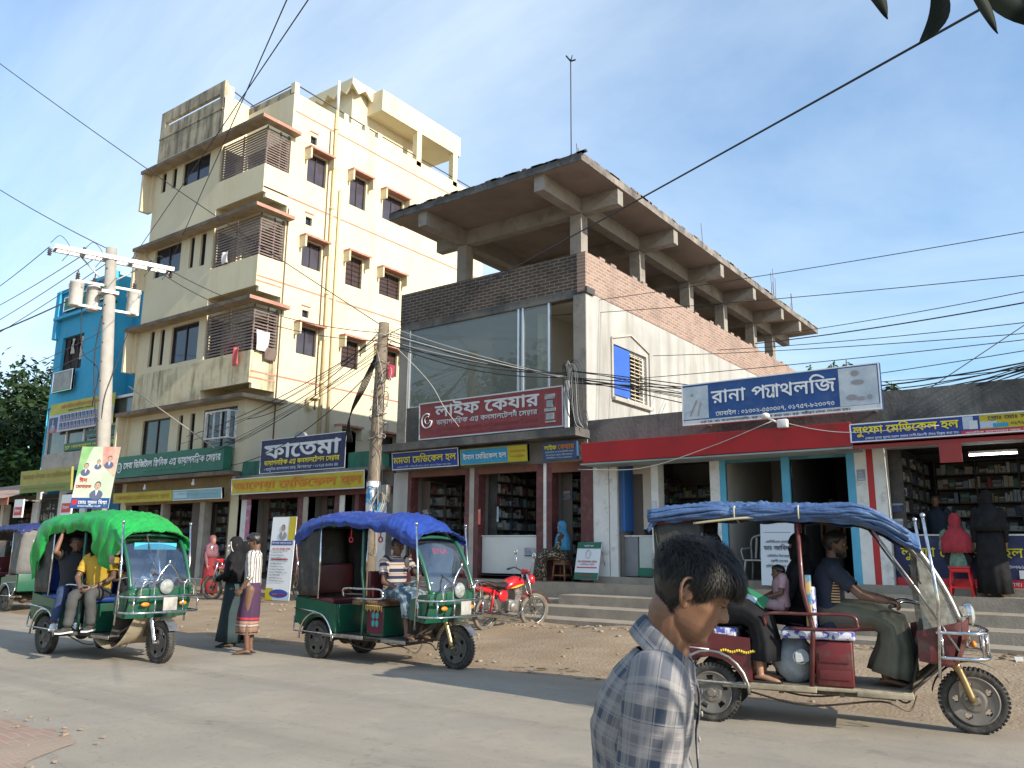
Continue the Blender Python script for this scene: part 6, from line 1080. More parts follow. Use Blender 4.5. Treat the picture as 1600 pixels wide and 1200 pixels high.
def wheel(e, c, r, w_, name, rim_m, parent=None, spin=.2, holes=5, lug=True):
    m = MB(); t = r-.085; q = [(t, -.6*w_), (t+.03, -.8*w_), (r-.025, -w_), (r-.006, -.7*w_), (r, 0), (r-.006, .7*w_), (r-.025, w_), (t+.03, .8*w_), (t, .6*w_)]; m.lathe([(a, b) for a, b in q], (0, 0, 0), 'y', 48)
    if lug:
        for i in range(44):
            a = 2*math.pi*i/44; d = V((math.cos(a), 0, math.sin(a))); tn = V((-math.sin(a), 0, math.cos(a)))
            for s in (-1, 1): m.obox(d*(r-.008)+V((0, s*w_*.62, 0)), d*.0105, tn*.012+V((0, s*.006, 0)), V((0, w_*.3, 0)))
    o = m.build(name, BLK, e); o.location = c; o.rotation_euler = (0, spin, 0)
    m = MB(); nu, rr = 60, [.03, .05, .08, .1, .115, .13, .145, .16, .175, .187]; rr = [x/.187*(t+.005) for x in rr]; rs = (t+.005)/.187
    for s in (-1, 1):
        dp = [s*w_*(.75 if i == 0 else .65 if i < 3 else .35+.05*i) for i in range(len(rr))]
        for j in range(len(rr)-1):
            for i in range(nu):
                a = 2*math.pi*(i+.5)/nu; rc = (rr[j]+rr[j+1])/2; inh = any(((rc-.138*rs)/.023)**2+((((a-h*2*math.pi/holes+math.pi) % (2*math.pi))-math.pi)*rc/.03)**2 < 1 for h in range(holes))
                if inh: continue
                P = lambda jj, ii: (rr[jj]*math.cos(2*math.pi*ii/nu), dp[jj], rr[jj]*math.sin(2*math.pi*ii/nu)); m.quad(P(j, i), P(j, i+1), P(j+1, i+1), P(j+1, i))
    m.lathe([(rr[-1]-.004, -w_*.9), (rr[-1]+.008, -w_*.95), (rr[-1]+.006, -w_*.6), (rr[-1]-.004, 0), (rr[-1]+.006, w_*.6), (rr[-1]+.008, w_*.95), (rr[-1]-.004, w_*.9)], (0, 0, 0), 'y', 40); m.cyl((0, -w_*1.1, 0), (0, w_*1.1, 0), .032, 12)
    for i in range(5): a = i*2*math.pi/5+.3; m.cyl((.055*math.cos(a), -w_*.85, .055*math.sin(a)), (.055*math.cos(a), w_*.85, .055*math.sin(a)), .008, 6)
    m.build('rim', rim_m, o); return o
def rickshaw(label, loc, yaw, o_):
    G = 'electric rickshaws on the road'; e = empty('electric_rickshaw', loc, yaw, label, 'rickshaw', G); body = o_['body']; rim = o_.get('rim', RIMD); sd = 1
    for s in (-1, 1): wheel(e, (0, s*.42, .255), .255, .05, 'rear_wheel', rim, spin=s*.4)
    wheel(e, (2.14, 0, .27), .27, .05, 'front_wheel', rim, spin=.7)
    m = MB()
    for s in (-1, 1): m.tube([(-.42, s*.3, .33), (.2, s*.3, .31), (1.5, s*.26, .29), (1.72, s*.12, .42), (1.93, s*.06, .6)], .026, 8); m.tube([(1.62, s*.36, .33), (1.98, s*.1, .62)], .016, 6)
    m.cyl((0, -.4, .255), (0, .4, .255), .035, 10); m.ell((0, .08, .255), .12, .1, .1)
    for x in (.15, .6, 1.1, 1.5): m.obox((x, 0, .3), (.02, 0, 0), (0, .4, 0), (0, 0, .02))
    for s in (-1, 1): m.tube([(-.3, s*.34, .36), (0, s*.34, .22), (.35, s*.34, .34)], .016, 6); m.tube(spl([(.3, s*.28, .26), (.8, s*.26, .17), (1.4, s*.27, .25), (1.62, s*.2, .18), (1.7, s*.15, .3)]), .009, 5)
    m.cyl((1.98, 0, .55), (1.86, 0, 1.0), .028, 10); m.build('chassis', mat('chassis_metal', (.06, .045, .035), .6, (.13, .10, .07), 6), e)
    m = MB(); m.rbox(.15, 1.66, -.43, .43, .325, .355, .008); m.build('floor', WOODB if o_.get('plank') else DUSTY, e)
    for q in ((.1, .9, -.47, -.44, .31, .36), (1.22, 1.66, -.45, -.43, .3, .345)): m = MB(); m.rbox(*q, .008); m.build('step_board', WOODB if o_.get('plank') else STEEL, e)
    m = MB()
    for s in (-1, 1):
        c = [(.36, .36), (.36, .74), (-.47, .82), (-.5, .5), (-.36, .42)]+[(.31*math.cos(R(a)), .255+.31*math.sin(R(a))) for a in range(150, 10, -20)]
        m.add([(x, s*(.445+d), z) for d in (0, .012) for x, z in c], [tuple(range(len(c))), tuple(range(len(c), 2*len(c)))]+[(i, (i+1) % len(c), len(c)+(i+1) % len(c), len(c)+i) for i in range(len(c))])
    m.rbox(-.52, -.49, -.44, .44, .45, .84, .01); m.rbox(.33, .36, -.44, .44, .36, .74, .01); m.rbox(-.48, .33, -.44, .44, .64, .7, .01); m.build('rear_body', body, e)
    for s in (-1, 1):
        m = MB(); m.tube([(.34*math.cos(R(a)), s*.5, .26+.36*math.sin(R(a))) for a in range(0, 181, 15)], .014, 8); m.tube([(.34, s*.5, .27), (.34, s*.46, .34), (-.46, s*.5, .36), (-.5, s*.46, .55)], .012, 6); m.tube([(-.5, s*.47, .66), (0, s*.5, .63)], .009, 6); m.build('wheel_guard', SILV if not o_.get('rusty') else STEEL, e)
        m = MB(); m.grid(lambda u, v: (.315*math.cos(R(10+160*u)), s*(.37+.11*v), .255+.315*math.sin(R(10+160*u))), 14, 3); m.build('rear_mudguard', DUSTY, e)
    m = MB(); m.rbox(-.28, .24, -.43, .43, .71, .82, .03); m.build('rear_seat', o_.get('seat', REDV), e); m = MB(); m.rbox(-.36, -.26, -.43, .43, .84, 1.28, .04); m.build('seat_back', o_.get('seat', REDV), e)
    m = MB(); m.rbox(.62, 1.24, -.42, .42, .75, .82, .025); m.build('front_bench', o_.get('bench', o_.get('seat', REDV)), e); m = MB(); m.rbox(.88, .93, -.4, .4, .84, 1.2, .02); m.build('bench_back', o_.get('seat', REDV), e)
    m = MB(); m.rbox(.9, 1.21, -.4, .4, .36, .74, .015); [m.rbox(.93, 1.18, s*.405-.004, s*.405+.004, .42+.14*i, .5+.14*i, .003) for i in range(2) for s in (-1, 1)]; m.build('battery_box', o_.get('box', body), e)
    # rear hood
    m = MB()
    for s in (-1, 1): m.grid(lambda u, v: (lerp(-.5, -.04, u)+.05*(1-v)*(u < .5), s*(.455+.012*math.sin(u*9+v*4)), lerp(.84, 1.8, v)), 8, 10)
    m.grid(lambda u, v: (-.5+.03*math.sin(v*3)+.05*(1-v), lerp(-.455, .455, u), lerp(.84, 1.82, v)), 8, 8); ho = m.build('rear_hood', o_.get('hood', CANV), e); md = ho.modifiers.new('thick', 'SOLIDIFY'); md.thickness = .006
    m = MB(); m.rbox(-.47, -.462, -.2, .2, 1.3, 1.6, .003); m.build('rear_window', PLAST, ho)
    PM = o_.get('post', body)
    for s in (-1, 1):
        m = MB(); m.tube([(.86, s*.44, .34), (.9, s*.46, .85), (.83, s*.45, 1.2), (.82, s*.44, 1.82)], .021, 8); m.build('post', PM, e); m = MB(); m.tube([(-.03, s*.45, .8), (-.03, s*.45, 1.82)], .016, 8); m.build('hood_post', SILV, e)
        m = MB(); m.tube(spl([(.5, s*.46, .86), (.52, s*.48, .96), (.85, s*.49, .97), (1.2, s*.48, .97), (1.26, s*.48, .9), (1.2, s*.48, .85), (.7, s*.47, .84)]), .015, 8); m.build('arm_rail', o_.get('rail', SILV), e)
    m = MB(); 
    for s in (-1, 1): m.tube(spl([(-.48, s*.45, 1.76), (.2, s*.46, 1.82), (1.3, s*.46, 1.8), (1.72, s*.44, 1.62)]), .016, 6)
    for x in (-.4, .2, .82, 1.3): m.tube([(x, -.45, 1.8), (x, 0, 1.88), (x, .45, 1.8)], .014, 6)
    m.build('roof_frame', PM, e)
    # roof liner and tarpaulin
    prof = [(-.54, 1.78), (-.45, 1.87), (0, 1.91), (.5, 1.90), (.9, 1.885), (1.3, 1.86), (1.55, 1.77), (1.78, 1.60)]
    tz = o_.get('top', lambda x: 0); dn, df = o_.get('drop_near', lambda x: .06), o_.get('drop_far', lambda x: .06); xf = o_.get('xf', 1.8); seed = o_.get('seed', 0)
    def tarp(u, v):
        x = lerp(-.54, xf, u); y = (v-.5)*2; z0 = itp(prof, x)+tz(x); ay = abs(y); ed = .8
        nn = .02*noise.noise(V((x*5+seed, y*9, seed)))+.014*noise.noise(V((x*3+seed, y*30, 2)))+.013*noise.noise(V((x*26+y*5, y*4+seed, 4)))+.006*noise.noise(V((x*60+y*12, y*9+seed, 4)))+.014*(1-abs(noise.noise(V((x*15+y*2.5+seed, y*2.2+x*2, seed)))))**5
        if ay < ed: q = ay/ed; return V((x, y/ed*.47, z0+.06*(1-q*q)-.05*q**6+nn))
        q = (ay-ed)/(1-ed); s = math.copysign(1, y); d = dn(x) if s < 0 else df(x); return V((x+.02*math.sin(q*6+x*9)*d*3, s*(.475+.035*math.sin(math.pi*min(1, q*1.2))+.02*math.sin(x*26+seed)*q*(1 if d < .2 else 1.6)), z0-.05-d*q+nn*(1-q)+.012*math.sin(x*17+seed)*q))
    m = MB(); m.grid(tarp, 170, 80); tp = m.build('roof_tarpaulin', o_['tarp'], e); md = tp.modifiers.new('thick', 'SOLIDIFY'); md.thickness = .008
    m = MB(); m.grid(lambda u, v: (lerp(-.45, 1.7, u), lerp(-.44, .44, v), itp(prof, lerp(-.45, 1.7, u))-.075-.02*abs(v-.5)), 20, 6); m.build('roof_liner', DUSTY, e)
    if o_.get('rolls'):
        m = MB()
        for s in (-1, 1):
            rr_ = random.Random(5)
            for k in range(15):
                a_ = k*.42; j_ = lambda q: rr_.uniform(-.012, .012)*q; pz = lambda x, z, w_: (x, s*(.49+.045*w_*math.cos(a_+x*1.3)+j_(1)), z+.05*w_*math.sin(a_+x*1.3)+j_(1)); m.tube(spl([pz(-.53, 1.83, .8), pz(-.2, 1.86, 1), pz(.1, 1.87, .9), pz(.28, 1.855, .45), pz(.5, 1.86, .95), pz(.84, 1.855, .5), pz(1.1, 1.86, 1.1), pz(1.3, 1.85, 1.3), pz(1.5, 1.79, 1), pz(1.72, 1.64, .5)]), [.012+.009*abs(math.sin(i*.5+k)) for i in range(55)], 6)
        m.build('tarpaulin_roll', o_['tarp'], tp); m = MB()
        for x in (.28, .84): m.tube([(x, -.49+.055*math.cos(a), 1.855+.06*math.sin(a)) for a in [i*.5 for i in range(14)]], .007, 5)
        m.tube(spl([(-.1, -.5, 1.76), (.1, -.52, 1.78), (.3, -.53, 1.8), (.45, -.52, 1.81)]), .012, 6); m.build('tie_rope', mat('rope_yellow', (.5, .42, .16), .8, (.4, .4, .36), 20), tp)
    # front
    arc = [(1.7, 1.63), (1.8, 1.5), (1.9, 1.33), (1.99, 1.13), (2.05, .95)]
    m = MB()
    for s in (-1, 1): m.tube(spl([(x, s*(.43 if i else .42), z) for i, (x, z) in enumerate(arc)], 4), .026, 8); 
    m.tube(spl([(1.7, -.42, 1.63), (1.74, 0, 1.66), (1.7, .42, 1.63)]), .022, 8); m.tube(spl([(2.05, -.43, .95), (2.12, 0, .95), (2.05, .43, .95)]), .022, 8); wf_ = m.build('windscreen_frame', o_.get('frame', body), e)
    def wsf(u, v):
        i = v*4; a = arc[min(3, int(i))]; b = arc[min(3, int(i))+1]; t = i-min(3, int(i)); y = (u-.5)*2; return (lerp(a[0], b[0], t)+.05*(1-y*y), y*.42, lerp(a[1], b[1], t)+.02*(1-y*y)*(1-v))
    m = MB(); m.grid(wsf, 14, 14); m.build('windscreen', o_.get('ws', WSG), wf_)
    if o_.get('curtain'):
        for s in (-1, 1): m = MB(); m.add([(1.77, s*.445, 1.5), (1.8, s*.446, 1.47), (1.9, s*.445, 1.33), (1.99, s*.446, 1.13), (2.06, s*.445, .93), (2.05, s*.446, .84), (1.78, s*.447, .80), (1.76, s*.446, 1.1)], [tuple(range(8))]); m.build('side_curtain', PLAST, wf_)
        for s in (-1, 1): m = MB(); m.tube([(1.4, s*.47, 1.76), (1.75, s*.47, 1.2), (2.02, s*.48, .72)], .011, 6); m.build('side_strut', STEEL, e)
    m = MB(); m.grid(lambda u, v: (2.06+.09*(1-(2*u-1)**2)-.1*v+.03*math.sin(math.pi*v), (u-.5)*.9, lerp(.95, .58, v)), 14, 8)
    for s in (-1, 1): m.grid(lambda u, v: (lerp(1.72, 2.06-.1*v, u), s*.45, lerp(lerp(.86, .95, u), lerp(.62, .58, u), v)), 6, 4)
    m.build('front_cowl', body, e)
    m = MB(); m.grid(lambda u, v: (lerp(1.64, 1.8, v)-.0*u, (u-.5)*(.84-.1*v), lerp(.345, .92, v)), 4, 6); m.build('footwell_panel', DUSTY, e)
    if o_.get('apron'): m = MB(); m.grid(lambda u, v: (1.2+.82*v, (u-.5)*(.84-.25*v), .31-.17*math.sin(math.pi*min(1, v*1.05))+.3*v**3+.05*math.cos((u-.5)*3)), 14, 16); ao = m.build('lower_apron', DUST, e); md = ao.modifiers.new('thick', 'SOLIDIFY'); md.thickness = .01
    m = MB(); B = [(1.86, -.49), (2.2, -.46), (2.28, 0), (2.2, .46), (1.86, .49)]
    for z in (.66, .86): m.tube(spl([(x, y, z) for x, y in B], 5), .016, 8)
    for x, y in ((1.9, -.49), (2.2, -.46), (2.26, -.2), (2.26, .2), (2.2, .46), (1.9, .49)): m.cyl((x, y, .66), (x, y, .86), .012, 6)
    if o_.get('crest'):
        m.tube(spl([(2.22, -.38, .86), (2.21, -.36, 1.0), (2.2, -.18, 1.05), (2.2, -.12, 1.15), (2.2, 0, 1.27), (2.2, .12, 1.15), (2.2, .18, 1.05), (2.21, .36, 1.0), (2.22, .38, .86)]), .013, 8); m.ell((2.2, 0, 1.29), .015, .02, .04)
        for s in (-1, 1): m.tube(spl([(2.24, s*.4, .86), (2.24, s*.38, 1.02), (2.24, s*.3, 1.08), (2.24, s*.22, 1.02), (2.25, s*.22, .86)]), .009, 6)
    m.build('bumper', SILV, e)
    m = MB(); m.lathe([(.0, -.07), (.07, -.06), (.1, -.01), (.1, .02)], (2.16, 0, .98), 'x', 20); hl_ = m.build('headlight', SILV, e); m = MB(); m.lathe([(.098, .018), (.085, .035), (.05, .05), (.0, .055)], (2.16, 0, .98), 'x', 20); m.build('lens', LENS, hl_)
    for s in (-1, 1): m = MB(); m.ell((2.15, s*.27, .76), .025, .06, .028); m.build('indicator_lamp', ORAN, e)
    m = MB(); m.rbox(2.28, 2.29, -.1, .1, .68, .86, .004); m.build('number_plate', mat('plate_grey', (.4, .4, .38), .5, (.3, .28, .24), 12), e)
    for s in (-1, 1): m = MB(); m.tube([(1.86, s*.5, .5), (1.9, s*.5, 1.1), (1.84, s*.5, 1.8)], .014, 8); m.ell((1.84, s*.5, 1.82), .022, .022, .022); m.build('marker_pole', SILV, e)
    m = MB()
    for s in (-1, 1): m.tube(spl([(2.13, s*.075, .27), (2.05, s*.08, .5), (1.97, s*.07, .66)]), [.03]*7+[.036]*6, 10)
    m.cyl((1.98, -.1, .64), (1.98, .1, .64), .025, 8); m.cyl((2.14, -.1, .27), (2.14, .1, .27), .016, 8); m.build('front_fork', o_.get('fork', SILV), e)
    m = MB(); m.grid(lambda u, v: (2.14+.32*math.cos(R(60+110*u)), (v-.5)*.13, .27+.32*math.sin(R(60+110*u))), 14, 4); [m.grid(lambda u, v: (2.14+.32*math.cos(R(30+35*u)), (v-.5)*.13, .27+.32*math.sin(R(30+35*u))), 5, 4)]; m.build('front_mudguard', STEEL if not o_.get('rusty') else DUSTY, e)
    m = MB(); m.tube(spl([(1.58, .33, 1.06), (1.66, .26, 1.09), (1.8, .1, 1.06), (1.8, -.1, 1.06), (1.66, -.26, 1.09), (1.58, -.33, 1.06)]), .012, 8); hb = m.build('handlebar', SILV, e); m = MB(); [m.cyl((1.6, s*.31, 1.07), (1.53, s*.38, 1.045), .018, 8) for s in (-1, 1)]; m.build('grip', BLK, hb)
    for s in (-1, 1): m = MB(); m.cyl((1.78, s*.46, 1.25), (1.76, s*.56, 1.3), .007, 6); m.ell((1.76, s*.57, 1.33), .015, .045, .065); m.build('mirror', BLK, e)
    if o_.get('wiper'): m = MB(); m.tube([(1.78, -.12, 1.66), (1.86, -.1, 1.45), (1.97, -.02, 1.2)], .012, 6); m.build('wiper', BLK, wf_)
    if o_.get('straps'):
        for x in (.42, 1.0): m = MB(); m.tube([(x+.035*math.cos(a), -.3, 1.62+.035*math.sin(a)) for a in [i*.45 for i in range(15)]], .01, 6); m.cyl((x, -.3, 1.65), (x, -.3, 1.8), .008, 6); m.build('hand_strap', mat('strap_red', (.55, .03, .05), .5), e)
    return e
ori = lambda loc, yaw: (lambda x, y, z: V(loc)+V((x*math.cos(yaw)-y*math.sin(yaw), x*math.sin(yaw)+y*math.cos(yaw), z)))
LR, YR = (-3.22, 7.78, 0), R(13.7); LM, YM = (-9.12, 8.37, .0), R(0); LGr, YG = (-12.45, 6.25, 0), R(1)
rk_r = rickshaw('maroon electric rickshaw with rolled blue tarpaulin and scuffed plastic front passing at the right', LR, YR, dict(body=VMAR, tarp=TARPD, rolls=1, rim=RIMM, seat=SEATP, box=mat('red_box', (.14, .011, .014), .5, (.09, .014, .014), 4, c3=(.09, .06, .045)), bench=SEATP, ws=PLAST, curtain=1, fork=GOLDF, plank=1, rusty=1, post=VMAR, rail=VMAR, frame=STEEL, seed=3, tz=0))
rk_m = rickshaw('green electric rickshaw with bright blue tarpaulin roof parked by the verge', LM, YM, dict(body=VGREEN, tarp=TARPB, crest=1, straps=1, seat=REDV, bench=mat('worn_bench', (.28, .17, .08), .8, (.1, .05, .03), 8), fork=GOLDF, seed=11, top=lambda x: .05*ss(-.5, .3, x)-.03*ss(.4, .9, x)+.05*ss(1, 1.4, x), drop_near=lambda x: .1+.12*ss(.0, -.5, x)+.1*ss(.9, 1.5, x)*ss(1.85, 1.6, x), xf=1.86))
rk_g = rickshaw('green electric rickshaw with bright green tarpaulin carrying passengers on the road', LGr, YG, dict(body=VGREEN, tarp=TARPG, crest=1, wiper=1, seat=BLUV, apron=1, fork=SILV, seed=23, top=lambda x: .05*ss(.3, .7, x), drop_near=lambda x: .18+.55*ss(-.02, -.5, x)+.42*ss(.85, 1.35, x)*ss(1.75, 1.5, x), drop_far=lambda x: .15, xf=1.86))
rk_f = rickshaw('green rickshaw with navy roof at the far left edge, facing away to the left', (-20.6, 9.1, .03), R(178), dict(body=VGREEN, tarp=mat('navy_tarpaulin', (.02, .03, .13), .5, (.015, .02, .09), 4), seat=REDV, seed=31, hood=mat('pale_canvas', (.16, .155, .15), .8, (.1, .1, .095), 3)))
# what is particular to each
m = MB(); letter(m, 'ENA', (0, 0, 0), V((0, 1, 0)), size=.12, bold=.015, sx_=1.3); o = m.build('lettering', mat('letter_red_bright', (.62, .03, .07), .5), rk_m); o.location = (1.852, -.17, 1.44); o.rotation_euler = (0, R(-28), 0)
m = MB(); m.quad((.93, -.415, .4), (1.22, -.415, .4), (1.22, -.415, .76), (.93, -.415, .76)); cv = m.build('seat_cover', mat('cover_maroon', (.12, .015, .03), .8, (.09, .012, .025), 6), rk_m)
m = MB(); [m.add([(1.075+sx*(.035+.03*math.cos(a))+.0*a, -.418, .58+sz*.05+.045*math.sin(a)) for a in [i*.52 for i in range(12)]], [tuple(range(12))]) for sx in (-1, 1) for sz in (-1, 1)]; m.build('printed_flower', mat('cover_teal', (.05, .3, .28), .7), cv)
m = MB(); [m.tube([(.9+.3*i/9, -.43, .76), (.9+.3*i/9+.01, -.435, .70-.02*(i % 2))], .012, 5) for i in range(10)]; m.build('fringe', mat('fringe_gold', (.45, .3, .1), .8), cv)
m = MB(); m.grid(lambda u, v: (1.81+.02-.0*u, (u-.5)*.62, 1.55-.09*v), 6, 2); m.build('sun_strip', mat('strip_cyan', (.06, .38, .55), .4), rk_g)
m = MB()
for i in range(16): a = i*2*math.pi/16; m.ell((.1+.02*i, -.462, .62+.008*math.sin(i)), .012, .012, .014, nu=8, nv=6)
m.build('hanging_beads', mat('beads_yellow', (.6, .42, .03), .5), rk_r)
m = MB(); m.rbox(.85, .9, -.43, -.18, .86, 1.3, .008); m.build('side_panel', mat('painted_panel', (.45, .32, .12), .6, (.05, .2, .35), 7, lo=.45, hi=.55), rk_r)
# ---------------------------------------------------------------- motorcycles
def motorbike(label, loc, yaw, lean=.12, steer=-.35):
    e = empty('motorcycle', loc, yaw, label, 'motorcycle', 'parked motorcycles'); e.rotation_euler = (lean, 0, yaw); RD = mat('bike_red', (.50, .012, .02), .25, (.42, .012, .018), 5, coat=.6, c3=(.3, .05, .04)); DG = mat('bike_dark', (.035, .034, .033), .45, (.08, .07, .06), 8)
    def bw(c, parent, st=0):
        m = MB(); m.lathe([(.245, -.035), (.285, -.045), (.3, -.025), (.305, 0), (.3, .025), (.285, .045), (.245, .035)], (0, 0, 0), 'y', 40); o = m.build('wheel', mat('bike_tyre', (.09, .08, .065), .8, (.2, .17, .13), 8), parent); o.location = c; o.rotation_euler = (0, 0, st)
        m = MB(); m.lathe([(.225, -.025), (.248, -.034), (.248, .034), (.225, .025), (.225, -.025)], (0, 0, 0), 'y', 36); m.cyl((0, -.06, 0), (0, .06, 0), .05, 12)
        for i in range(18): a = i*2*math.pi/18; m.cyl((.05*math.cos(a), .03*(-1)**i, .05*math.sin(a)), (.23*math.cos(a+.3*(-1)**i), 0, .23*math.sin(a+.3*(-1)**i)), .003, 4)
        m.build('rim', STEEL, o); return o
    bw((0, 0, .3), e); fo = empty('steering', (0, 0, 0)); bpy.data.objects.remove(fo)
    cs, sn = math.cos(steer), math.sin(steer); piv = V((.98, 0, 0)); S = lambda x, y, z: piv+V(((x-.98)*cs-y*sn, (x-.98)*sn+y*cs, z))
    bw(tuple(S(1.24, 0, .3)), e, steer)
    m = MB()
    for y in (-.09, .09): m.tube([S(1.24, y, .3), S(1.1, y, .62), S(.98, y, .95)], [.02, .024, .02], 8)
    m.build('front_fork', SILV, e)
    m = MB(); m.grid(lambda u, v: S(1.24+.335*math.cos(R(20+130*u)), (v-.5)*.15*(1-.3*abs(u-.5)), .3+.335*math.sin(R(20+130*u))), 14, 6); m.build('front_mudguard', RD, e)
    m = MB(); m.tube(spl([S(.86, .36, .98), S(.92, .3, 1.02), S(.99, .12, .98), S(.99, -.12, .98), S(.92, -.3, 1.02), S(.86, -.36, .98)]), .012, 8); hb = m.build('handlebar', DG, e)
    for s in (-1, 1):
        m = MB(); m.cyl(S(.9, s*.31, 1.01), S(.84, s*.4, .97), .018, 8); m.build('grip', BLK, hb); m = MB(); m.tube([S(.95, s*.24, 1.02), S(.96, s*.3, 1.18), S(.95, s*.32, 1.24)], .006, 5); m.ell(S(.95, s*.33, 1.29), .012, .045, .06); m.build('mirror', mat('mirror_glass', (.6, .62, .65), .08, metal=.9), hb)
    m = MB(); m.ell(S(1.12, 0, .84), .09, .085, .095); m.rbox(.98, 1.02, -.09, .09, .92, 1.02, .02); m.build('headlight', RD, e)
    m = MB(); m.loft([ring(V((x, 0, z)), V((0, 0, 1)), V((0, 1, 0)), rz, ry, 24) for x, z, rz, ry in ((.4, .72, .02, .05), (.43, .73, .07, .1), (.55, .77, .105, .13), (.7, .79, .115, .135), (.84, .79, .1, .115), (.93, .79, .05, .07), (.95, .79, .01, .02))]); tk = m.build('fuel_tank', RD, e); m = MB()
    for s in (-1, 1): m.grid(lambda u, v: (lerp(.47, .84, u), s*(.13+.008*math.sin(math.pi*u)), .71+.07*u*u+lerp(0, .035*math.sin(math.pi*u), v)), 10, 3)
    m.build('tank_stripe', mat('stripe_yellow', (.62, .42, .06), .35), tk)
    m = MB(); m.loft([ring(V((x, 0, z)), V((0, 0, 1)), V((0, 1, 0)), rz, ry, 20) for x, z, rz, ry in ((-.28, .79, .02, .07), (-.22, .8, .04, .11), (.05, .78, .045, .125), (.3, .745, .045, .12), (.44, .76, .05, .1), (.5, .78, .02, .06))]); m.build('seat', mat('seat_black', (.02, .02, .02), .5), e)
    m = MB(); m.loft([ring(V((x, 0, z)), V((0, 0, 1)), V((0, 1, 0)), rz, ry, 16) for x, z, rz, ry in ((-.4, .74, .02, .05), (-.3, .72, .06, .09), (-.05, .68, .065, .1), (.15, .64, .05, .1))])
    for s in (-1, 1): m.ell((.32, s*.1, .58), .13, .035, .1)
    m.build('side_panel', RD, e); m = MB(); m.rbox(-.43, -.38, -.06, .06, .66, .73, .012); m.build('tail_lamp', mat('tail_red', (.4, .01, .01), .2), e)
    m = MB(); m.tube([(-.35, y*.1, .8) for y in (-1, 1)], .01, 6); [m.tube(spl([(.1, s*.12, .76), (-.2, s*.13, .84), (-.42, s*.1, .86)]), .012, 6) for s in (-1, 1)]; m.build('grab_rail', SILV, e)
    m = MB(); m.grid(lambda u, v: (.34*math.cos(R(60+120*u)), (v-.5)*.16, .3+.34*math.sin(R(60+120*u))), 12, 4); m.build('rear_mudguard', DG, e)
    m = MB(); m.rbox(.5, .78, -.1, .1, .3, .5, .03); m.obox((.74, 0, .58), (.06, 0, .02), (0, .08, 0), (-.03, 0, .1)); [m.obox((.72+.01*i, 0, .52+.03*i), (.08, 0, .02), (0, .1, 0), (0, 0, .006)) for i in range(5)]; m.ell((.62, -.1, .38), .1, .05, .09); m.build('engine', mat('engine_alloy', (.33, .31, .29), .45, (.2, .18, .16), 9, metal=.5), e)
    m = MB(); m.tube([(.98, 0, .9), (.88, 0, .6), (.84, 0, .35), (.5, 0, .26), (.2, 0, .36), (0, .1, .3)], .022, 8); m.tube([(.95, 0, .85), (.4, 0, .68), (-.3, 0, .72)], .02, 8); [m.tube([(0, s*.1, .3), (.35, s*.1, .36)], .02, 6) for s in (-1, 1)]; m.build('frame', DG, e)
    for s in (-1, 1): m = MB(); m.tube([(0, s*.12, .32), (-.02+.07, s*.12, .7)], .022, 8); m.build('shock_absorber', RD, e)
    m = MB(); m.tube(spl([(.8, -.09, .5), (.85, -.12, .32), (.6, -.14, .22), (.25, -.15, .26), (-.1, -.16, .3), (-.32, -.16, .34)]), [.02]*14+[.045]*12, 10) if False else m.tube(spl([(.8, -.09, .5), (.85, -.12, .32), (.6, -.14, .22), (.25, -.15, .26), (-.1, -.16, .3), (-.32, -.16, .34)]), [.02+.028*ss(8, 16, i) for i in range(31)], 10); m.build('exhaust', SILV, e)
    m = MB(); m.tube([(.4, .12, .24), (.32, .3, .02)], .01, 6); m.tube([(.5, -.24, .26), (.5, .24, .26)], .012, 6); m.build('side_stand', DG, e); return e
motorbike('parked red motorcycle with yellow tank flash in front of the steps', (-8.95, 11.45, .14), R(86), .1); motorbike('red motorcycle half hidden behind the white roll-up banner', (-16.0, 13.6, .25), R(150), -.1, .3); motorbike('motorcycle parked behind the two women at the verge', (-17.3, 12.6, .2), R(175), -.1, .4)
# ---------------------------------------------------------------- the young man in front
def plaid(name):
    m = mat(name, (.6, .56, .54), .85, bump=.12, bsc=300); t = m.node_tree; k = t.links; b = t.nodes['Principled BSDF']; s = t.nodes.new('ShaderNodeSeparateXYZ'); k.new(t.nodes['Texture Coordinate'].outputs['UV'], s.inputs[0])
    def ramp(ax, per, els):
        r_ = t.nodes.new('ShaderNodeValToRGB'); r_.color_ramp.interpolation = 'CONSTANT'; q = r_.color_ramp.elements; q[1].position = .999; q[1].color = (0, 0, 0, 1); q[0].color = (els[0][1],)*3+(1,)
        for p, v in els[1:]: e_ = q.new(p); e_.color = (v, v, v, 1)
        k.new(mth('FRACT', mth('DIVIDE', s.outputs[ax], per, t), None, t), r_.inputs[0]); return r_.outputs[0]
    P_ = [(0, .85), (.22, .25), (.25, .85), (.28, .0), (.36, .15), (.40, .0), (.52, .42), (.70, .0), (.76, .5), (.78, 0), (.9, .1), (.93, 0)]
    a = ramp(0, .095, P_); c = ramp(1, .085, P_); wl = [(0, 0), (.245, .8), (.255, 0), (.44, .7), (.455, 0), (.85, .6), (.86, 0)]; w1_ = ramp(0, .095, wl); w2_ = ramp(1, .085, wl)
    def mixc(f, x, y):
        n = t.nodes.new('ShaderNodeMix'); n.data_type = 'RGBA'
        k.new(f, n.inputs[0])
        for i, v in ((6, x), (7, y)):
            if isinstance(v, tuple): n.inputs[i].default_value = (*v, 1)
            else: k.new(v, n.inputs[i])
        return n.outputs[2]
    half = mth('MULTIPLY', mth('ADD', a, c, t), .55, t); c1 = mixc(half, (.255, .24, .235), (.085, .09, .105)); c2 = mixc(mth('MULTIPLY', mth('MULTIPLY', a, c, t), 1.1, t), c1, (.022, .04, .075)); c3 = mixc(mth('MAXIMUM', w1_, w2_, t), c2, (.29, .29, .305)); k.new(c3, b.inputs['Base Color']); return m
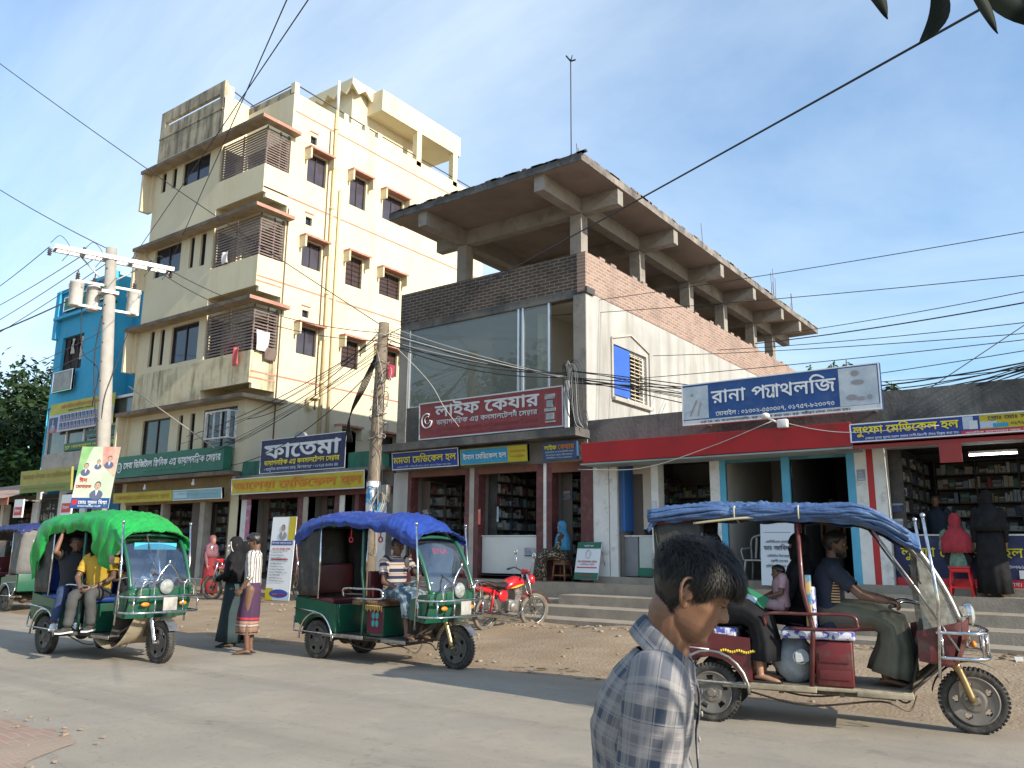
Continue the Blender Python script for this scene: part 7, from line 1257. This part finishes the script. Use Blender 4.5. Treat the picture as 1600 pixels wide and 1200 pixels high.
PLAID = plaid('plaid_cotton')
YM_ = R(26); FM = at(1012, 1080, 1.62); fm = person('teenage boy in grey and blue plaid shirt walking past close by, looking down', (FM.x, FM.y, 0), YM_)
def loc_(P): d = P-V((FM.x, FM.y, 0)); return V((d.x*math.cos(YM_)+d.y*math.sin(YM_), -d.x*math.sin(YM_)+d.y*math.cos(YM_), d.z))
K = .80; HD = loc_(at(1084, 921, 1.60)); NK = loc_(at(1035, 1024, 1.62)); CH = loc_(at(1006, 1130, 1.62)); PL = loc_(at(1000, 1420, 1.65))
J = pose('stand', K, hea=HD, nec=NK, che=CH, pel=V((CH.x+.0, 0, .86)), fw=V((.88, .02, -.46)), up=V((.46, 0, .88)),
         sr=NK+V((-.012, -.146, -.052)), sl=NK+V((.0, .146, -.052)), er=NK+V((-.055, -.19, -.32)), el=NK+V((-.02, .205, -.32)), wr=NK+V((-.02, -.21, -.55)), wl=NK+V((.05, .2, -.54)), kl=(.14, .09, .45), al=(.05, .09, .08), kr=(.05, -.09, .45), ar=(-.2, -.09, .1))
TH = add_body(fm, J, SK1, vox=.0034, curl=(.5, .5), headres=(110, 120), sm=2, extra=lambda mb, T_: [mb.ell(T_(V((.0688, s*.0318, .0012))), .0112*K, .0125*K, .0098*K, nu=16, nv=12) for s in (-1, 1)])
# eyes, brows, lashes, lips, hair, shirt
for s in (-1, 1):
    m = MB(); c = V((.0655, s*.0318, -.0055)); m.ell(TH(c), .0070, .0070, .0062, 0, 14, 10); m.ell(TH(c+V((.0028, 0, -.0012))), .0045, .0045, .0045, 1, 10, 8); m.build('eye', [EYEW, EYEB], fm)
    m = MB(); m.tube(spl([TH(V((.0690+.0108*math.cos(q), s*(.0318+.0118*math.sin(q)), -.0042-.0012*abs(math.sin(q))))) for q in (-1.1, -.5, 0, .5, 1.1)], 4), [.0011]*17, 5); m.build('eyelash', HAIR, fm)
    m = MB(); rd = random.Random(3)
    for i in range(150):
        q = rd.random(); a = s*lerp(.13, .74, q); z = lerp(.017, .0225, math.sin(q*2.6))-.003*q+rd.uniform(-.0028, .0028)*(1-.6*q); p = head_pt(a, z)+V((.0012, 0, 0)); d = head_pt(a+s*.09, z+.0015)+V((.0028, 0, 0)); m.tube([TH(p), TH((p+d)/2+V((.0012, 0, .0006))), TH(d)], [.0007, .0006, .0002], 4)
    m.build('eyebrow', HAIR, fm)
m = MB()
for z0, z1, b_ in ((-.0595, -.0485, .0012), (-.0725, -.0615, .0014)): m.grid(lambda u, v: TH(head_pt((u-.5)*.56, lerp(z0, z1, .5+(v-.5)*(1-(2*u-1)**2)**.6))+V((b_, 0, 0))), 18, 7)
m.build('lip', LIPM, fm)
hc = hair_cap(fm, TH, .008, .056, -.002, -.060, rough=.004); m = MB(); rd = random.Random(12)
def hl(a): c = math.cos(a); return lerp(-.014, .046, ss(.15, .62, c)) if c > 0 else lerp(-.014, -.078, ss(0, .6, -c))
for i in range(27000):
    a = rd.uniform(-math.pi, math.pi); h = hl(a); u = h-(.012 if rd.random() < .25 else 0)*rd.random()+(.111-h)*rd.random()**1.05; p = head_pt(a, u); d = (p-V((-.01, 0, .015))).normalized(); top = ss(.02, .075, u); fr = ss(.2, .7, math.cos(a))
    fl = (V((1, 0, -.15))*top*(.6+.4*fr)+V((.15 if math.cos(a) > 0 else -.15, 0, -1))*(1-top)+V((.75, 0, -.55))*fr*(1-top*.6)+V((rd.gauss(0, .35), rd.gauss(0, .35), rd.gauss(0, .2)))); fl = (fl-d*fl.dot(d)).normalized()
    L_ = lerp(.016, .046, top)*rd.uniform(.6, 1.15)*(1.15 if fr > .5 else 1)*(.45 if u < .0 else 1); lift = lerp(.0035, .013, top)*rd.uniform(.5, 1.3); wd = d.cross(fl)*rd.uniform(.0004, .0008); b0 = p+d*rd.uniform(0, .014)*ss(-.02, .03, u)
    q = [b0, b0+d*lift+fl*L_*.35, b0+d*lift*1.15+fl*L_*.72-V((0, 0, .002)), b0+d*lift*.75+fl*L_-V((0, 0, .006))]; ws = (1, .9, .6, .1)
    m.add([TH(x+wd*w_*s) for x, w_ in zip(q, ws) for s in (-1, 1)], [(0, 1, 3, 2), (2, 3, 5, 4), (4, 5, 7, 6)], 0, True)
m.build('hair_strands', mat('hair_strand', (.010, .009, .008), .5, (.02, .017, .015), 40, spec=.35), hc)
n_ = 96; lat = V((0, 1, 0)); ax = (J['nec']-J['che']).normalized(); fwd = lat.cross(ax).normalized(); pel, che, nec = J['pel'], J['che'], J['nec']
st = [(pel-V((0, 0, .12)), .112, .15), (pel, .112, .148), (pel.lerp(che, .35), .106, .142), (pel.lerp(che, .7), .107, .144), (che-ax*.03, .100, .138), (che+ax*.02, .097, .14), (che.lerp(nec, .4), .092, .144), (che.lerp(nec, .6), .083, .146), (che.lerp(nec, .74), .074, .138), (che.lerp(nec, .86), .065, .114), (che.lerp(nec, .95), .058, .088), (nec+ax*.0, .052, .062)]
pts = []; 
for i in range(len(st)-1):
    for q in range(6): t_ = q/6; pts.append(tuple(lerp(a, b, t_) if not isinstance(a, V) else a.lerp(b, t_) for a, b in zip(st[i], st[i+1])))
pts.append(st[-1]); rg = [ring(p, fwd, lat, rx, ry, n_) for p, rx, ry in pts]
for r_ in rg:
    for i, p in enumerate(r_):
        c = V((p.x*.4, p.y, p.z)); f_ = noise.noise(V((p.x*4+p.z*9, p.y*5, p.z*5-p.x*6)))*.007+noise.noise(V((p.x*13+p.z*18, p.y*12, p.z*7)))*.0035+.004*abs(noise.noise(V((p.x*6-p.z*14, p.y*6, p.z*16)))); r_[i] = p+V((p.x-nec.x, p.y, 0)).normalized()*f_
ds = [0]; [ds.append(ds[-1]+(b[0]-a[0]).length) for a, b in zip(pts, pts[1:])]
mb = MB(); mb.loft(rg, caps=False, uvw=(.98, ds)); sh = mb.build('shirt', PLAID, fm)
mb = MB(); rings_ = []
for z, r_, dy, op in ((-.012, .062, .006, 0), (.018, .056, .004, 0), (.03, .056, .004, 0), (.034, .06, .005, 0), (.01, .071, .012, .2), (-.012, .079, .018, .5), (-.018, .08, .018, .5)):
    o__ = []
    for i in range(64): a = lerp(.16+op*.25, 2*math.pi-.16-op*.25, i/63); o__.append(nec+ax*(z+.012-.03*(math.cos(a)+.2)*(1.25 if op else 1))+fwd*(r_*math.cos(a)+.004)+lat*(r_+dy)*math.sin(a))
    rings_.append(o__)
mb.grid(lambda u, v: rings_[min(6, round(v*6))][min(63, round(u*63))], 64, 7, uvf=lambda u, v: (.36*u, .07*v+.31)); co = mb.build('collar', PLAID, sh); md = co.modifiers.new('thick', 'SOLIDIFY'); md.thickness = .0022; md = co.modifiers.new('sub', 'SUBSURF'); md.levels = 1; md.render_levels = 1
m = MB(); 
for i in range(7): z = i/6; p = nec.lerp(pel, .06+.9*z); 
fr_ = [nec.lerp(che, q)+fwd*(itp([(0, .05), (.14, .072), (.4, .09), (1, .104)], q)+.001) for q in (.06, .3, .6, .95)]+[che.lerp(pel, .5)+V((.108, 0, 0)), pel+V((.113, 0, 0))]
m.tube(spl(fr_, 4), .014, 8, flat=.2, uvw=.03); m.build('placket', PLAID, sh); m = MB(); [m.lathe([(.0, -.002), (.0055, -.002), (.0055, .001), (.004, .002), (.0, .0012)], tuple(p+fwd*.006), 'x', 12) for p in fr_[:5]]; m.build('button', mat('shirt_button', (.3, .27, .25), .4), sh)
for q, s in (('l', 1), ('r', -1)):
    S, E_, W_ = J['s'+q], J['e'+q], J['w'+q]; pth = spl([S+V((.006, -s*.05, .016)), S+V((0, s*.006, .008)), S.lerp(E_, .35), S.lerp(E_, .7), E_, E_.lerp(W_, .35)], 8); N_ = len(pth); mb = MB(); rr = [itp([(0, .042), (.1, .060), (.25, .061), (.6, .056), (.85, .054), (1, .052)], i/(N_-1)) for i in range(N_)]
    mb.tube(pth, rr, 56, caps=False, uvw=.43); 
    for i, p in enumerate(mb.v):
        p = V(p); f_ = noise.noise(V((p.x*9, p.y*9, p.z*4+p.x*7)))*.008+noise.noise(V((p.x*20+p.z*6, p.y*20, p.z*9)))*.0035+.004*math.sin(p.z*55+p.x*40+p.y*20)*ss(.5, 1, i/len(mb.v)); c = S.lerp(E_, max(0, min(1, (S.z-p.z)/(S.z-E_.z)))); d = p-c; mb.v[i] = tuple(p+d.normalized()*f_)
    so2 = mb.build('sleeve', PLAID, sh)
mb = MB(); yk = [i for i in range(n_//2, n_-4)]
trousers(fm, J, JEANS); shoes(fm, J, BLK)

# ---------------------------------------------------------------- people on the verge
wy = lambda x, y, z=None: (x, y, gh(x, y) if z is None else z)
p = person('woman in black headscarf with a silver trim and long dark teal skirt, facing left', (-11.15, 7.95, 0), R(222)); J = pose('stand', .97, er=(.06, -.235, 1.1), wr=(.24, -.06, 1.03), el=(.05, .24, 1.1), wl=(.26, .02, 1.0), fw=(1, .1, -.12))
T_ = add_body(p, J, SK3); eyes(p, T_, .97); shirt(p, J, DKCLOTH, .3, .97, 'tunic', 'long', collar=False); drape(p, [(0, 0, 1.02), (0, 0, .8), (.01, 0, .5), (.02, 0, .25), (.03, 0, .09)], [(.12, .16), (.14, .175), (.15, .18), (.165, .19), (.18, .2)], TEALC, 'skirt', fold=.05, seed=1); scarf(p, T_, J, DKCLOTH, band=mat('silver_trim', (.5, .48, .46), .5), long_=.42); shoes(p, J, BLK)
m = MB(); m.obox((.27, -.05, 1.06), (.02, 0, .07), (0, .05, 0), (.004, 0, 0)); m.build('folded_paper', LWHITE, p)
p = person('second woman in black veil standing just behind the woman with the silver trimmed scarf', (-11.6, 8.45, 0), R(200)); J = pose('stand', .93); T_ = add_body(p, J, SK3); drape(p, [(0, 0, 1.3), (0, 0, 1.1), (0, 0, .8), (.01, 0, .45), (.02, 0, .07)], [(.13, .2), (.15, .2), (.17, .2), (.19, .22), (.22, .25)], DKCLOTH, 'long_robe', fold=.05, seed=4); shirt(p, J, DKCLOTH, .1, 1.06, 'tunic', 'long', collar=False); scarf(p, T_, J, DKCLOTH, nose=True); shoes(p, J, BLK)
STR = stripemat('striped_shirt_cotton', 0, [(.0, .28, (.055, .05, .05)), (.42, .5, (.16, .14, .13)), (.62, .66, (.3, .28, .27))], (.58, .55, .53), .06)
p = person('man in black and white striped shirt and purple checked lungi, head turned to the left', (-10.25, 7.62, 0), R(220)); J = pose('stand', 1.0, fw=(.95, .1, -.3), wl=(.1, .2, .92), dl=V((.2, 0, -1)))
T_ = add_body(p, J, SK2); eyes(p, T_); hair_cap(p, T_, .02, .05, .0, -.06, seed=2); shirt(p, J, STR, .16, .93, 'shirt', 'threequarter'); 
LUN = stripemat('lungi_cotton', 1, [(.62, .66, (.42, .03, .04)), (.68, .73, (.34, .2, .14)), (.74, .78, (.40, .33, .28)), (.79, .88, (.33, .19, .13)), (.9, .98, (.40, .3, .24))], (.055, .022, .06), .78)
drape(p, [(0, 0, 1.0), (0, 0, .85), (.02, 0, .6), (.03, .0, .42), (.03, 0, .28)], [(.12, .15), (.13, .16), (.15, .165), (.155, .16), (.14, .15)], LUN, 'lungi', fold=.06, fn=7, seed=3); 
for q in 'lr': m = MB(); m.obox(J['a'+q]+V((.06, 0, -.078)), (.135, 0, 0), (0, .045, 0), (0, 0, .008)); m.tube([J['a'+q]+V((.09, .04, -.07)), J['a'+q]+V((.1, 0, -.025)), J['a'+q]+V((.09, -.04, -.07))], .008, 6); m.build('sandal', BLK, p)
PATT = mat('flowered_cloth', (.12, .05, .11), .85, (.26, .10, .07), 22, c3=(.05, .06, .14)); REDC = mat('red_cloth', (.24, .016, .022), .85, (.17, .012, .02), 8)
p = person('woman in flowered purple and red clothes by the shop pillar behind the green rickshaw', wy(-19.9, 13.4), R(20)); J = pose('stand', .93); T_ = add_body(p, J, SK3, vox=.013); drape(p, [(0, 0, 1.05), (0, 0, .8), (.01, 0, .45), (.02, 0, .07)], [(.14, .18), (.17, .2), (.19, .22), (.2, .24)], REDC, 'skirt', fold=.04); shirt(p, J, PATT, .3, 1.1, 'tunic', 'long', collar=False); scarf(p, T_, J, PATT)
# ---------------------------------------------------------------- riders
o = ori(LM, YM); STP = stripemat('striped_polo_cotton', 1, [(.0, .14, (.03, .035, .07)), (.2, .24, (.4, .2, .1)), (.3, .45, (.03, .035, .07)), (.6, .66, (.4, .2, .1)), (.72, .86, (.03, .035, .07))], (.55, .45, .4), .3)
p = person('driver in striped polo shirt and checked lungi sitting in the blue-roofed rickshaw', o(1.16, -.16, 0), R(-12)); J = pose('sit', .98, .8, hea=(.05, 0, 1.53), er=(.1, -.24, 1.07), wr=(.33, -.13, .97), el=(.22, .22, 1.15), wl=(.42, .12, 1.14), fw=(.9, -.35, -.1), kr=(.42, -.1, .87), ar=(.5, -.12, .44), kl=(.44, .12, .86), al=(.5, .1, .44))
T_ = add_body(p, J, SK2); eyes(p, T_); hair_cap(p, T_, .018, .05, .0, -.065, seed=5); shirt(p, J, STP, .1, 1.05, 'polo_shirt', 'short'); LUC = mat('checked_lungi', (.05, .09, .13), .85, (.3, .34, .36), 11, lo=.45, hi=.55); drape(p, [(-.08, 0, .9), (.12, 0, .92), (.33, 0, .93), (.47, 0, .86), (.5, 0, .7), (.5, -.02, .6)], [(.11, .17), (.13, .2), (.12, .22), (.12, .22), (.11, .2), (.11, .18)], LUC, 'lungi', fold=.03)
o = ori(LGr, YG); YEL = mat('yellow_tshirt', (.52, .32, .03), .85, (.44, .27, .03), 6, bump=.1, bsc=60)
p = person('passenger in mustard yellow t-shirt and grey trousers in the green-roofed rickshaw', o(1.02, -.3, 0), R(-52)); J = pose('sit', .97, .8, er=(.1, -.25, 1.08), wr=(.3, -.1, .93), el=(.12, .24, 1.08), wl=(.34, .08, .95), kr=(.42, -.12, .84), ar=(.42, -.16, .46), kl=(.42, .1, .86), al=(.34, .1, .48)); T_ = add_body(p, J, SK2); eyes(p, T_); hair_cap(p, T_, .018, .05, .0, -.065, seed=6); shirt(p, J, YEL, .12, 1.06, 't_shirt', 'short', collar=False); trousers(p, J, GREYT); shoes(p, J, BLK, sole=LWHITE)
p = person('passenger in dark shirt and jeans raising an arm in the back of the green-roofed rickshaw', o(.2, -.24, 0), R(-25)); J = pose('sit', .97, .8, er=(.2, -.26, 1.42), wr=(.16, -.2, 1.66), el=(.1, .24, 1.1), wl=(.3, .1, .95), dr=V((-.1, 0, 1)), kr=(.42, -.12, .86), ar=(.52, -.18, .47), kl=(.42, .1, .86), al=(.46, .1, .47)); T_ = add_body(p, J, SK1); eyes(p, T_); hair_cap(p, T_, .018, .05, .0, -.065, seed=7); shirt(p, J, mat('charcoal_shirt', (.028, .03, .034), .85), .12, 1.08, 'shirt', 'short'); trousers(p, J, JEANS); shoes(p, J, LWHITE, name='sneaker', sole=LWHITE)
p = person('driver in dark striped top behind the windscreen of the green-roofed rickshaw', o(1.1, .1, 0), R(0)); J = pose('sit', .97, .8, er=(.2, -.26, 1.1), wr=(.46, -.3, 1.08), el=(.2, .26, 1.1), wl=(.46, .3, 1.08), dr=V((1, 0, 0)), dl=V((1, 0, 0))); T_ = add_body(p, J, SK2, vox=.011); hair_cap(p, T_, .018, .05, .0, -.065, seed=8); shirt(p, J, NAVYC, .1, 1.06, 'shirt', 'short'); trousers(p, J, GREYT)
p = person('passenger in pale blue shirt on the far side of the green-roofed rickshaw', o(1.0, .36, 0), R(15)); J = pose('sit', .95, .8); T_ = add_body(p, J, SK1, vox=.011); hair_cap(p, T_, .018, .05, .0, -.065, seed=9); shirt(p, J, mat('pale_blue_shirt', (.3, .4, .55), .8), .1, 1.06, 'shirt', 'long'); trousers(p, J, GREYT)
# right-hand rickshaw
o = ori(LR, YR)
p = person('bearded driver in navy shirt and olive lungi gripping the handlebar of the maroon rickshaw', o(1.04, -.02, 0), YR); J = pose('sit', 1.0, .81, hea=(.09, 0, 1.58), nec=(.03, 0, 1.42), che=(.0, 0, 1.24), er=(.27, -.27, 1.13), wr=(.47, -.31, 1.09), el=(.27, .27, 1.13), wl=(.47, .31, 1.09), dr=V((1, -.1, -.1)), hdr=V((1, -.15, -.15)), hdl=V((1, .15, -.15)), pnr=V((0, 0, -1)), pnl=V((0, 0, -1)), sdr=V((0, 1, 0)), sdl=V((0, -1, 0)), kr=(.46, -.13, .88), ar=(.42, -.13, .45), kl=(.46, .12, .9), al=(.46, .12, .45), sr=(.03, -.18, 1.36), sl=(.03, .18, 1.36), fw=(1, -.1, -.05))
T_ = add_body(p, J, SK2, vox=.006, curl=(1.0, 1.0)); eyes(p, T_); hair_cap(p, T_, .018, .05, .0, -.065, seed=10); m = MB(); m.grid(lambda u, v: (lambda q: T_(q+(q-V((.02, 0, -.06))).normalized()*(.008+.005*noise.noise(q*70))))(head_pt(lerp(-1.55, 1.55, u), lerp(-.116, -.072-.0+.03*abs(2*u-1)**2, v))), 30, 8); m.build('beard', HAIR, p)
sh = shirt(p, J, NAVYC, .1, 1.06, 'shirt', 'short'); m = MB()
for i in range(9): m.grid(lambda u, v: V((.02+.075*u-.02*i*0, -.178-.012*math.sin(u*3), 1.06+.024*i+.012*v)), 5, 2)
m.build('printed_stripe', mat('stripe_sand', (.5, .32, .14), .8), sh)
drape(p, [(-.1, 0, .93), (.12, 0, .95), (.34, 0, .96), (.5, 0, .88), (.53, 0, .7), (.5, 0, .54), (.48, 0, .45)], [(.12, .18), (.14, .21), (.125, .24), (.14, .25), (.16, .25), (.19, .26), (.2, .26)], KHAKI, 'lungi', fold=.07, fn=8, amp=.014)
m = MB(); m.tube([(-.12, -.17, .97), (0, -.185, .96), (.14, -.14, .98)], .03, 8, flat=.4); m.build('waist_sash', REDC, p)
def veiled(label, l3, yaw, k=.96, seat=.83, seed=0, knee=.4, foot=None, extra=None, nose=True):
    p = person(label, o(*l3), yaw); J = pose('sit', k, seat, **(extra or {})); T_ = add_body(p, J, SK3, vox=.009); zs = seat+.1
    drape(p, [(-.02, 0, zs+.42), (-.01, 0, zs+.25), (0, 0, zs+.08)], [(.12, .19), (.14, .2), (.16, .21)], DKCLOTH, 'robe_top', seed=seed); drape(p, [(-.1, 0, zs), (.12, 0, zs+.03), (.33, 0, zs+.03), (.45, 0, zs-.05), (.48, 0, zs-.22), (.47, 0, zs-.38)], [(.14, .2), (.15, .22), (.13, .22), (.13, .22), (.13, .22), (.14, .24)], DKCLOTH, 'long_robe', fold=.06, fn=6, amp=.012, seed=seed+1); shirt(p, J, DKCLOTH, 0, 1.05, 'sleeves', 'long', collar=False); scarf(p, T_, J, DKCLOTH, nose=nose, long_=.36)
    [MB().obox(J['a'+q]+V((.06, 0, -.076)), (.13, 0, 0), (0, .043, 0), (0, 0, .009)).build('sandal', BLK, p) for q in 'lr']; return p, T_, J
veiled('veiled woman in black robe on the rear seat of the maroon rickshaw', (0.0, -.2, 0), YR+R(-8), extra=dict(ar=(.44, -.1, .44), al=(.42, .1, .44), wr=(.34, -.06, 1.02), wl=(.34, .08, 1.03), er=(.12, -.24, 1.08), el=(.12, .24, 1.08)))
veiled('veiled woman in black holding a child on the bench behind the driver', (.8, .16, 0), YR+R(176), seed=5, extra=dict(wr=(.26, -.1, 1.05), wl=(.26, .1, 1.05), er=(.1, -.25, 1.1), el=(.1, .25, 1.1)))
p = person('small child in pale pink dress sitting on the veiled woman\'s lap', o(.62, -.1, 0), YR+R(200)); J = pose('sit', .52, .98, hea=(.02, 0, 1.31)); J['k'] = .62; T_ = add_body(p, J, SK2, vox=.009); J['k'] = .55; hair_cap(p, T_, .014, .055, .01, -.05, seed=11); shirt(p, J, mat('pink_dress', (.5, .33, .36), .85, (.42, .25, .3), 8), .05, 1.05, 'dress', 'short', collar=False); trousers(p, J, mat('pink_dress2', (.42, .28, .3), .85))
m = MB(); m.obox((0, 0, 0), (.14, 0, .0), (0, .012, 0), (0, 0, .1)); m.obox((0, -.013, .02), (.05, 0, 0), (0, .0015, 0), (0, 0, .025), 1); m.obox((0, 0, -.104), (.14, 0, 0), (0, .011, 0), (0, 0, .004), 2); b = m.build('book', [mat('book_green', (.012, .17, .07), .5), LPALE, mat('book_red', (.35, .03, .03), .6)]); b.location = o(.36, -.3, 1.06); b.rotation_euler = (R(-25), R(28), YR); tag(b, 'green covered book held by the woman on the rear seat', 'book')
m = MB(); m.loft(wrinkle([ring(V((0, 0, z)), V((1, 0, 0)), V((0, 1, 0)), rx, ry, 28) for z, rx, ry in ((0, .1, .12), (.02, .17, .19), (.1, .2, .21), (.2, .18, .2), (.27, .12, .14), (.31, .05, .05), (.37, .07, .06))], .045, 7)); s_ = m.build('sack', mat('sack_grey', (.33, .36, .38), .7, (.26, .28, .3), 5, bump=.3, bsc=60, c3=(.2, .19, .17))); s_.location = o(.68, -.02, .52); s_.rotation_euler = (R(78), R(14), YR+.25); tag(s_, 'tied pale grey sack on the floor of the maroon rickshaw', 'sack'); m = MB(); m.tube([(.06*math.cos(a), .055*math.sin(a), .312) for a in [i*.5 for i in range(14)]], .008, 5); m.build('tie', LWHITE, s_)
# ---------------------------------------------------------------- people at the shops
def simple(label, l3, yaw, kind, top, bottom, skin=SK2, head='hair', k=.97, seat=.45, seed=0, **ov):
    p = person(label, l3, yaw); J = pose(kind, k, seat, **ov); T_ = add_body(p, J, skin, vox=.012)
    if head == 'hair': hair_cap(p, T_, .018, .05, .0, -.065, seed=seed)
    else: scarf(p, T_, J, head, long_=.38)
    shirt(p, J, top, .14, .97, 'shirt', 'long' if head != 'hair' else 'short', collar=head == 'hair')
    if kind == 'sit' and head != 'hair': zs = seat+.1; drape(p, [(-.08, 0, zs), (.15, 0, zs+.03), (.36, 0, zs+.02), (.46, 0, zs-.08), (.48, 0, zs-.3), (.48, 0, zs-.46)], [(.13, .19), (.14, .21), (.13, .21), (.13, .22), (.14, .23), (.15, .25)], bottom, 'skirt', fold=.05)
    elif head != 'hair': drape(p, [(0, 0, 1.0), (0, 0, .8), (.01, 0, .45), (.02, 0, .06)], [(.14, .18), (.17, .2), (.19, .22), (.21, .24)], bottom, 'skirt', fold=.05)
    else: trousers(p, J, bottom)
    return p
BLUS = mat('blue_scarf_cloth', (.03, .16, .32), .8, (.04, .24, .42), 9); SPEC = mat('speckled_dress', (.03, .025, .02), .85, (.38, .30, .2), 26, lo=.54, hi=.6); BROWNC = mat('brown_plastic', (.16, .07, .03), .5)
simple('seated woman in speckled brown dress and bright blue scarf in the shop doorway', (-9.75, 15.2, .84), R(205), 'sit', SPEC, SPEC, SK3, BLUS, .95)
simple('shopkeeper in dark red shirt behind the white counter', (-11.0, 16.6, FLZ), R(-95), 'stand', mat('dark_red_shirt', (.14, .015, .02), .85), GREYT, seed=12, k=.9)
simple('customer in pale blue top at the right end of the white counter', (-10.7, 16.25, FLZ), R(170), 'stand', mat('pale_top', (.22, .34, .42), .85), GREYT, seed=13, k=.82)
simple('dark haired figure looking out of the upper window corner', (-9.62, 15.72, 4.25), R(-100), 'stand', NAVYC, GREYT, seed=14, k=.86)
simple('shopkeeper in dark shirt standing behind the navy lettered counter', (-2.55, 16.35, FLZ), R(-90), 'stand', NAVYC, GREYT, seed=15, k=.95)
simple('person in shadow inside the blue framed doorway', (-4.5, 16.9, FLZ), R(-80), 'stand', mat('dim_shirt', (.1, .06, .05), .85), GREYT, seed=16, k=.97)
simple('person in red clothes sitting deep in the pale room behind the plastic chair', (-5.25, 17.1, FLZ), R(-120), 'sit', REDC, PATT, SK2, 'hair', seed=17)
simple('woman with bright red shawl sitting on the red stool at the pharmacy counter', (-2.1, 15.1, .84), R(95), 'sit', mat('green_print_shawl', (.05, .14, .10), .85, (.2, .26, .2), 20), DKCLOTH, SK3, mat('red_shawl', (.36, .03, .045), .85, (.26, .02, .03), 9), .95, .47)
simple('woman in black robe standing beside the red stool at the pharmacy counter', (-1.62, 15.1, .84), R(100), 'stand', DKCLOTH, DKCLOTH, SK3, DKCLOTH, .97)
# stool, plastic chair
def stool(label, l3, c, h=.45):
    t = T('stool', l3, label, 'stool'); x, y, z = l3; m = MB(); m.rbox(x-.15, x+.15, y-.15, y+.15, z+h-.03, z+h, .012); m.rbox(x-.145, x+.145, y-.145, y+.145, z+h-.09, z+h-.032, .01); t.part('seat', m, c)
    for sx in (-1, 1):
        for sy in (-1, 1): m = MB(); m.tube([(x+sx*.125, y+sy*.125, z+h-.04), (x+sx*.165, y+sy*.165, z)], .02, 6); t.part('leg', m, c)
    m = MB(); [m.obox((x+dx*.15, y+dy*.15, z+h*.3), (.15*abs(dy)+.008, 0, 0), (0, .15*abs(dx)+.008, 0), (0, 0, .015)) for dx, dy in ((1, 0), (-1, 0), (0, 1), (0, -1))]; t.part('stretcher', m, c)
stool('bright red plastic stool under the woman in the red shawl', (-2.08, 15.1, .84), mat('red_plastic', (.55, .015, .02), .35), .46)
stool('brown wooden stool under the woman in the blue scarf', (-9.75, 15.2, .84), BROWNC, .44)
ch = T('plastic_chair', (-5.6, 15.75, FLZ), 'grey white plastic armchair inside the pale room', 'chair'); CP = mat('chair_plastic', (.45, .45, .43), .45); x, y, z = -5.6, 15.75, FLZ
m = MB(); m.rbox(x-.22, x+.22, y-.22, y+.22, z+.41, z+.44, .012); ch.part('seat', m, CP); m = MB(); m.tube(spl([(x-.22, y+.2, z+.43), (x-.25, y+.3, z+.8), (x-.12, y+.34, z+.9), (x+.12, y+.34, z+.9), (x+.25, y+.3, z+.8), (x+.22, y+.2, z+.43)]), .02, 8); [m.obox((x-.15+.1*i, y+.28, z+.66), (.02, 0, 0), (0, .006, .004), (0, .05, .2)) for i in range(4)]; ch.part('backrest', m, CP)
for sx in (-1, 1):
    for sy in (-1, 1): m = MB(); m.tube([(x+sx*.2, y+sy*.2, z+.42), (x+sx*.25, y+sy*.25, z)], .02, 8); ch.part('leg', m, CP)
    m = MB(); m.tube(spl([(x+sx*.23, y-.22, z+.42), (x+sx*.26, y-.24, z+.62), (x+sx*.27, y, z+.64), (x+sx*.25, y+.26, z+.66)]), .02, 8, flat=.6); ch.part('armrest', m, CP)

# bills pasted on the shop pillars and walls
for i, (x, y, z, w_, h, a, lb) in enumerate(((-12.05, 15.72, 2.7, .22, .5, 0, 'tall pale poster on the wall beside the white counter'), (-12.02, 15.7, 2.15, .3, .36, 1, 'blue and white bill on the wall beside the white counter'), (-14.66, 15.255, 2.1, .18, .26, 0, 'small paper bill on the white pillar under the blue and yellow board'), (-10.75, 15.385, 1.35, .3, .2, 0, 'paper note stuck on the front of the white counter'), (-7.55, 15.27, 2.2, .1, .3, 1, 'narrow blue bill on the white post between the counters'), (-3.52, 15.27, 2.75, .14, .2, 2, 'small dark meter box bill on the white pillar beside the red post'))):
    e = empty('poster', (x, y, z), 0, lb, 'poster'); m = MB(); m.box(-w_/2, w_/2, -.006, 0, 0, h); m.build('printed_sheet', (mat('bill_white', (.5, .5, .48), .7, (.4, .4, .38), 8), LPALE, GREYP)[a], e); m = MB(); [m.box(-w_*.4, w_*(.1+.06*(k % 5)), -.0075, -.0065, h*(.85-.14*k), h*(.9-.14*k)) for k in range(5)]; m.box(-w_*.4, w_*.4, -.0075, -.0065, h*.06, h*.2); m.build('printed_panel', (ROYAL, LWHITE, LPALE)[a], e)
bpy.data.objects.remove(_to)
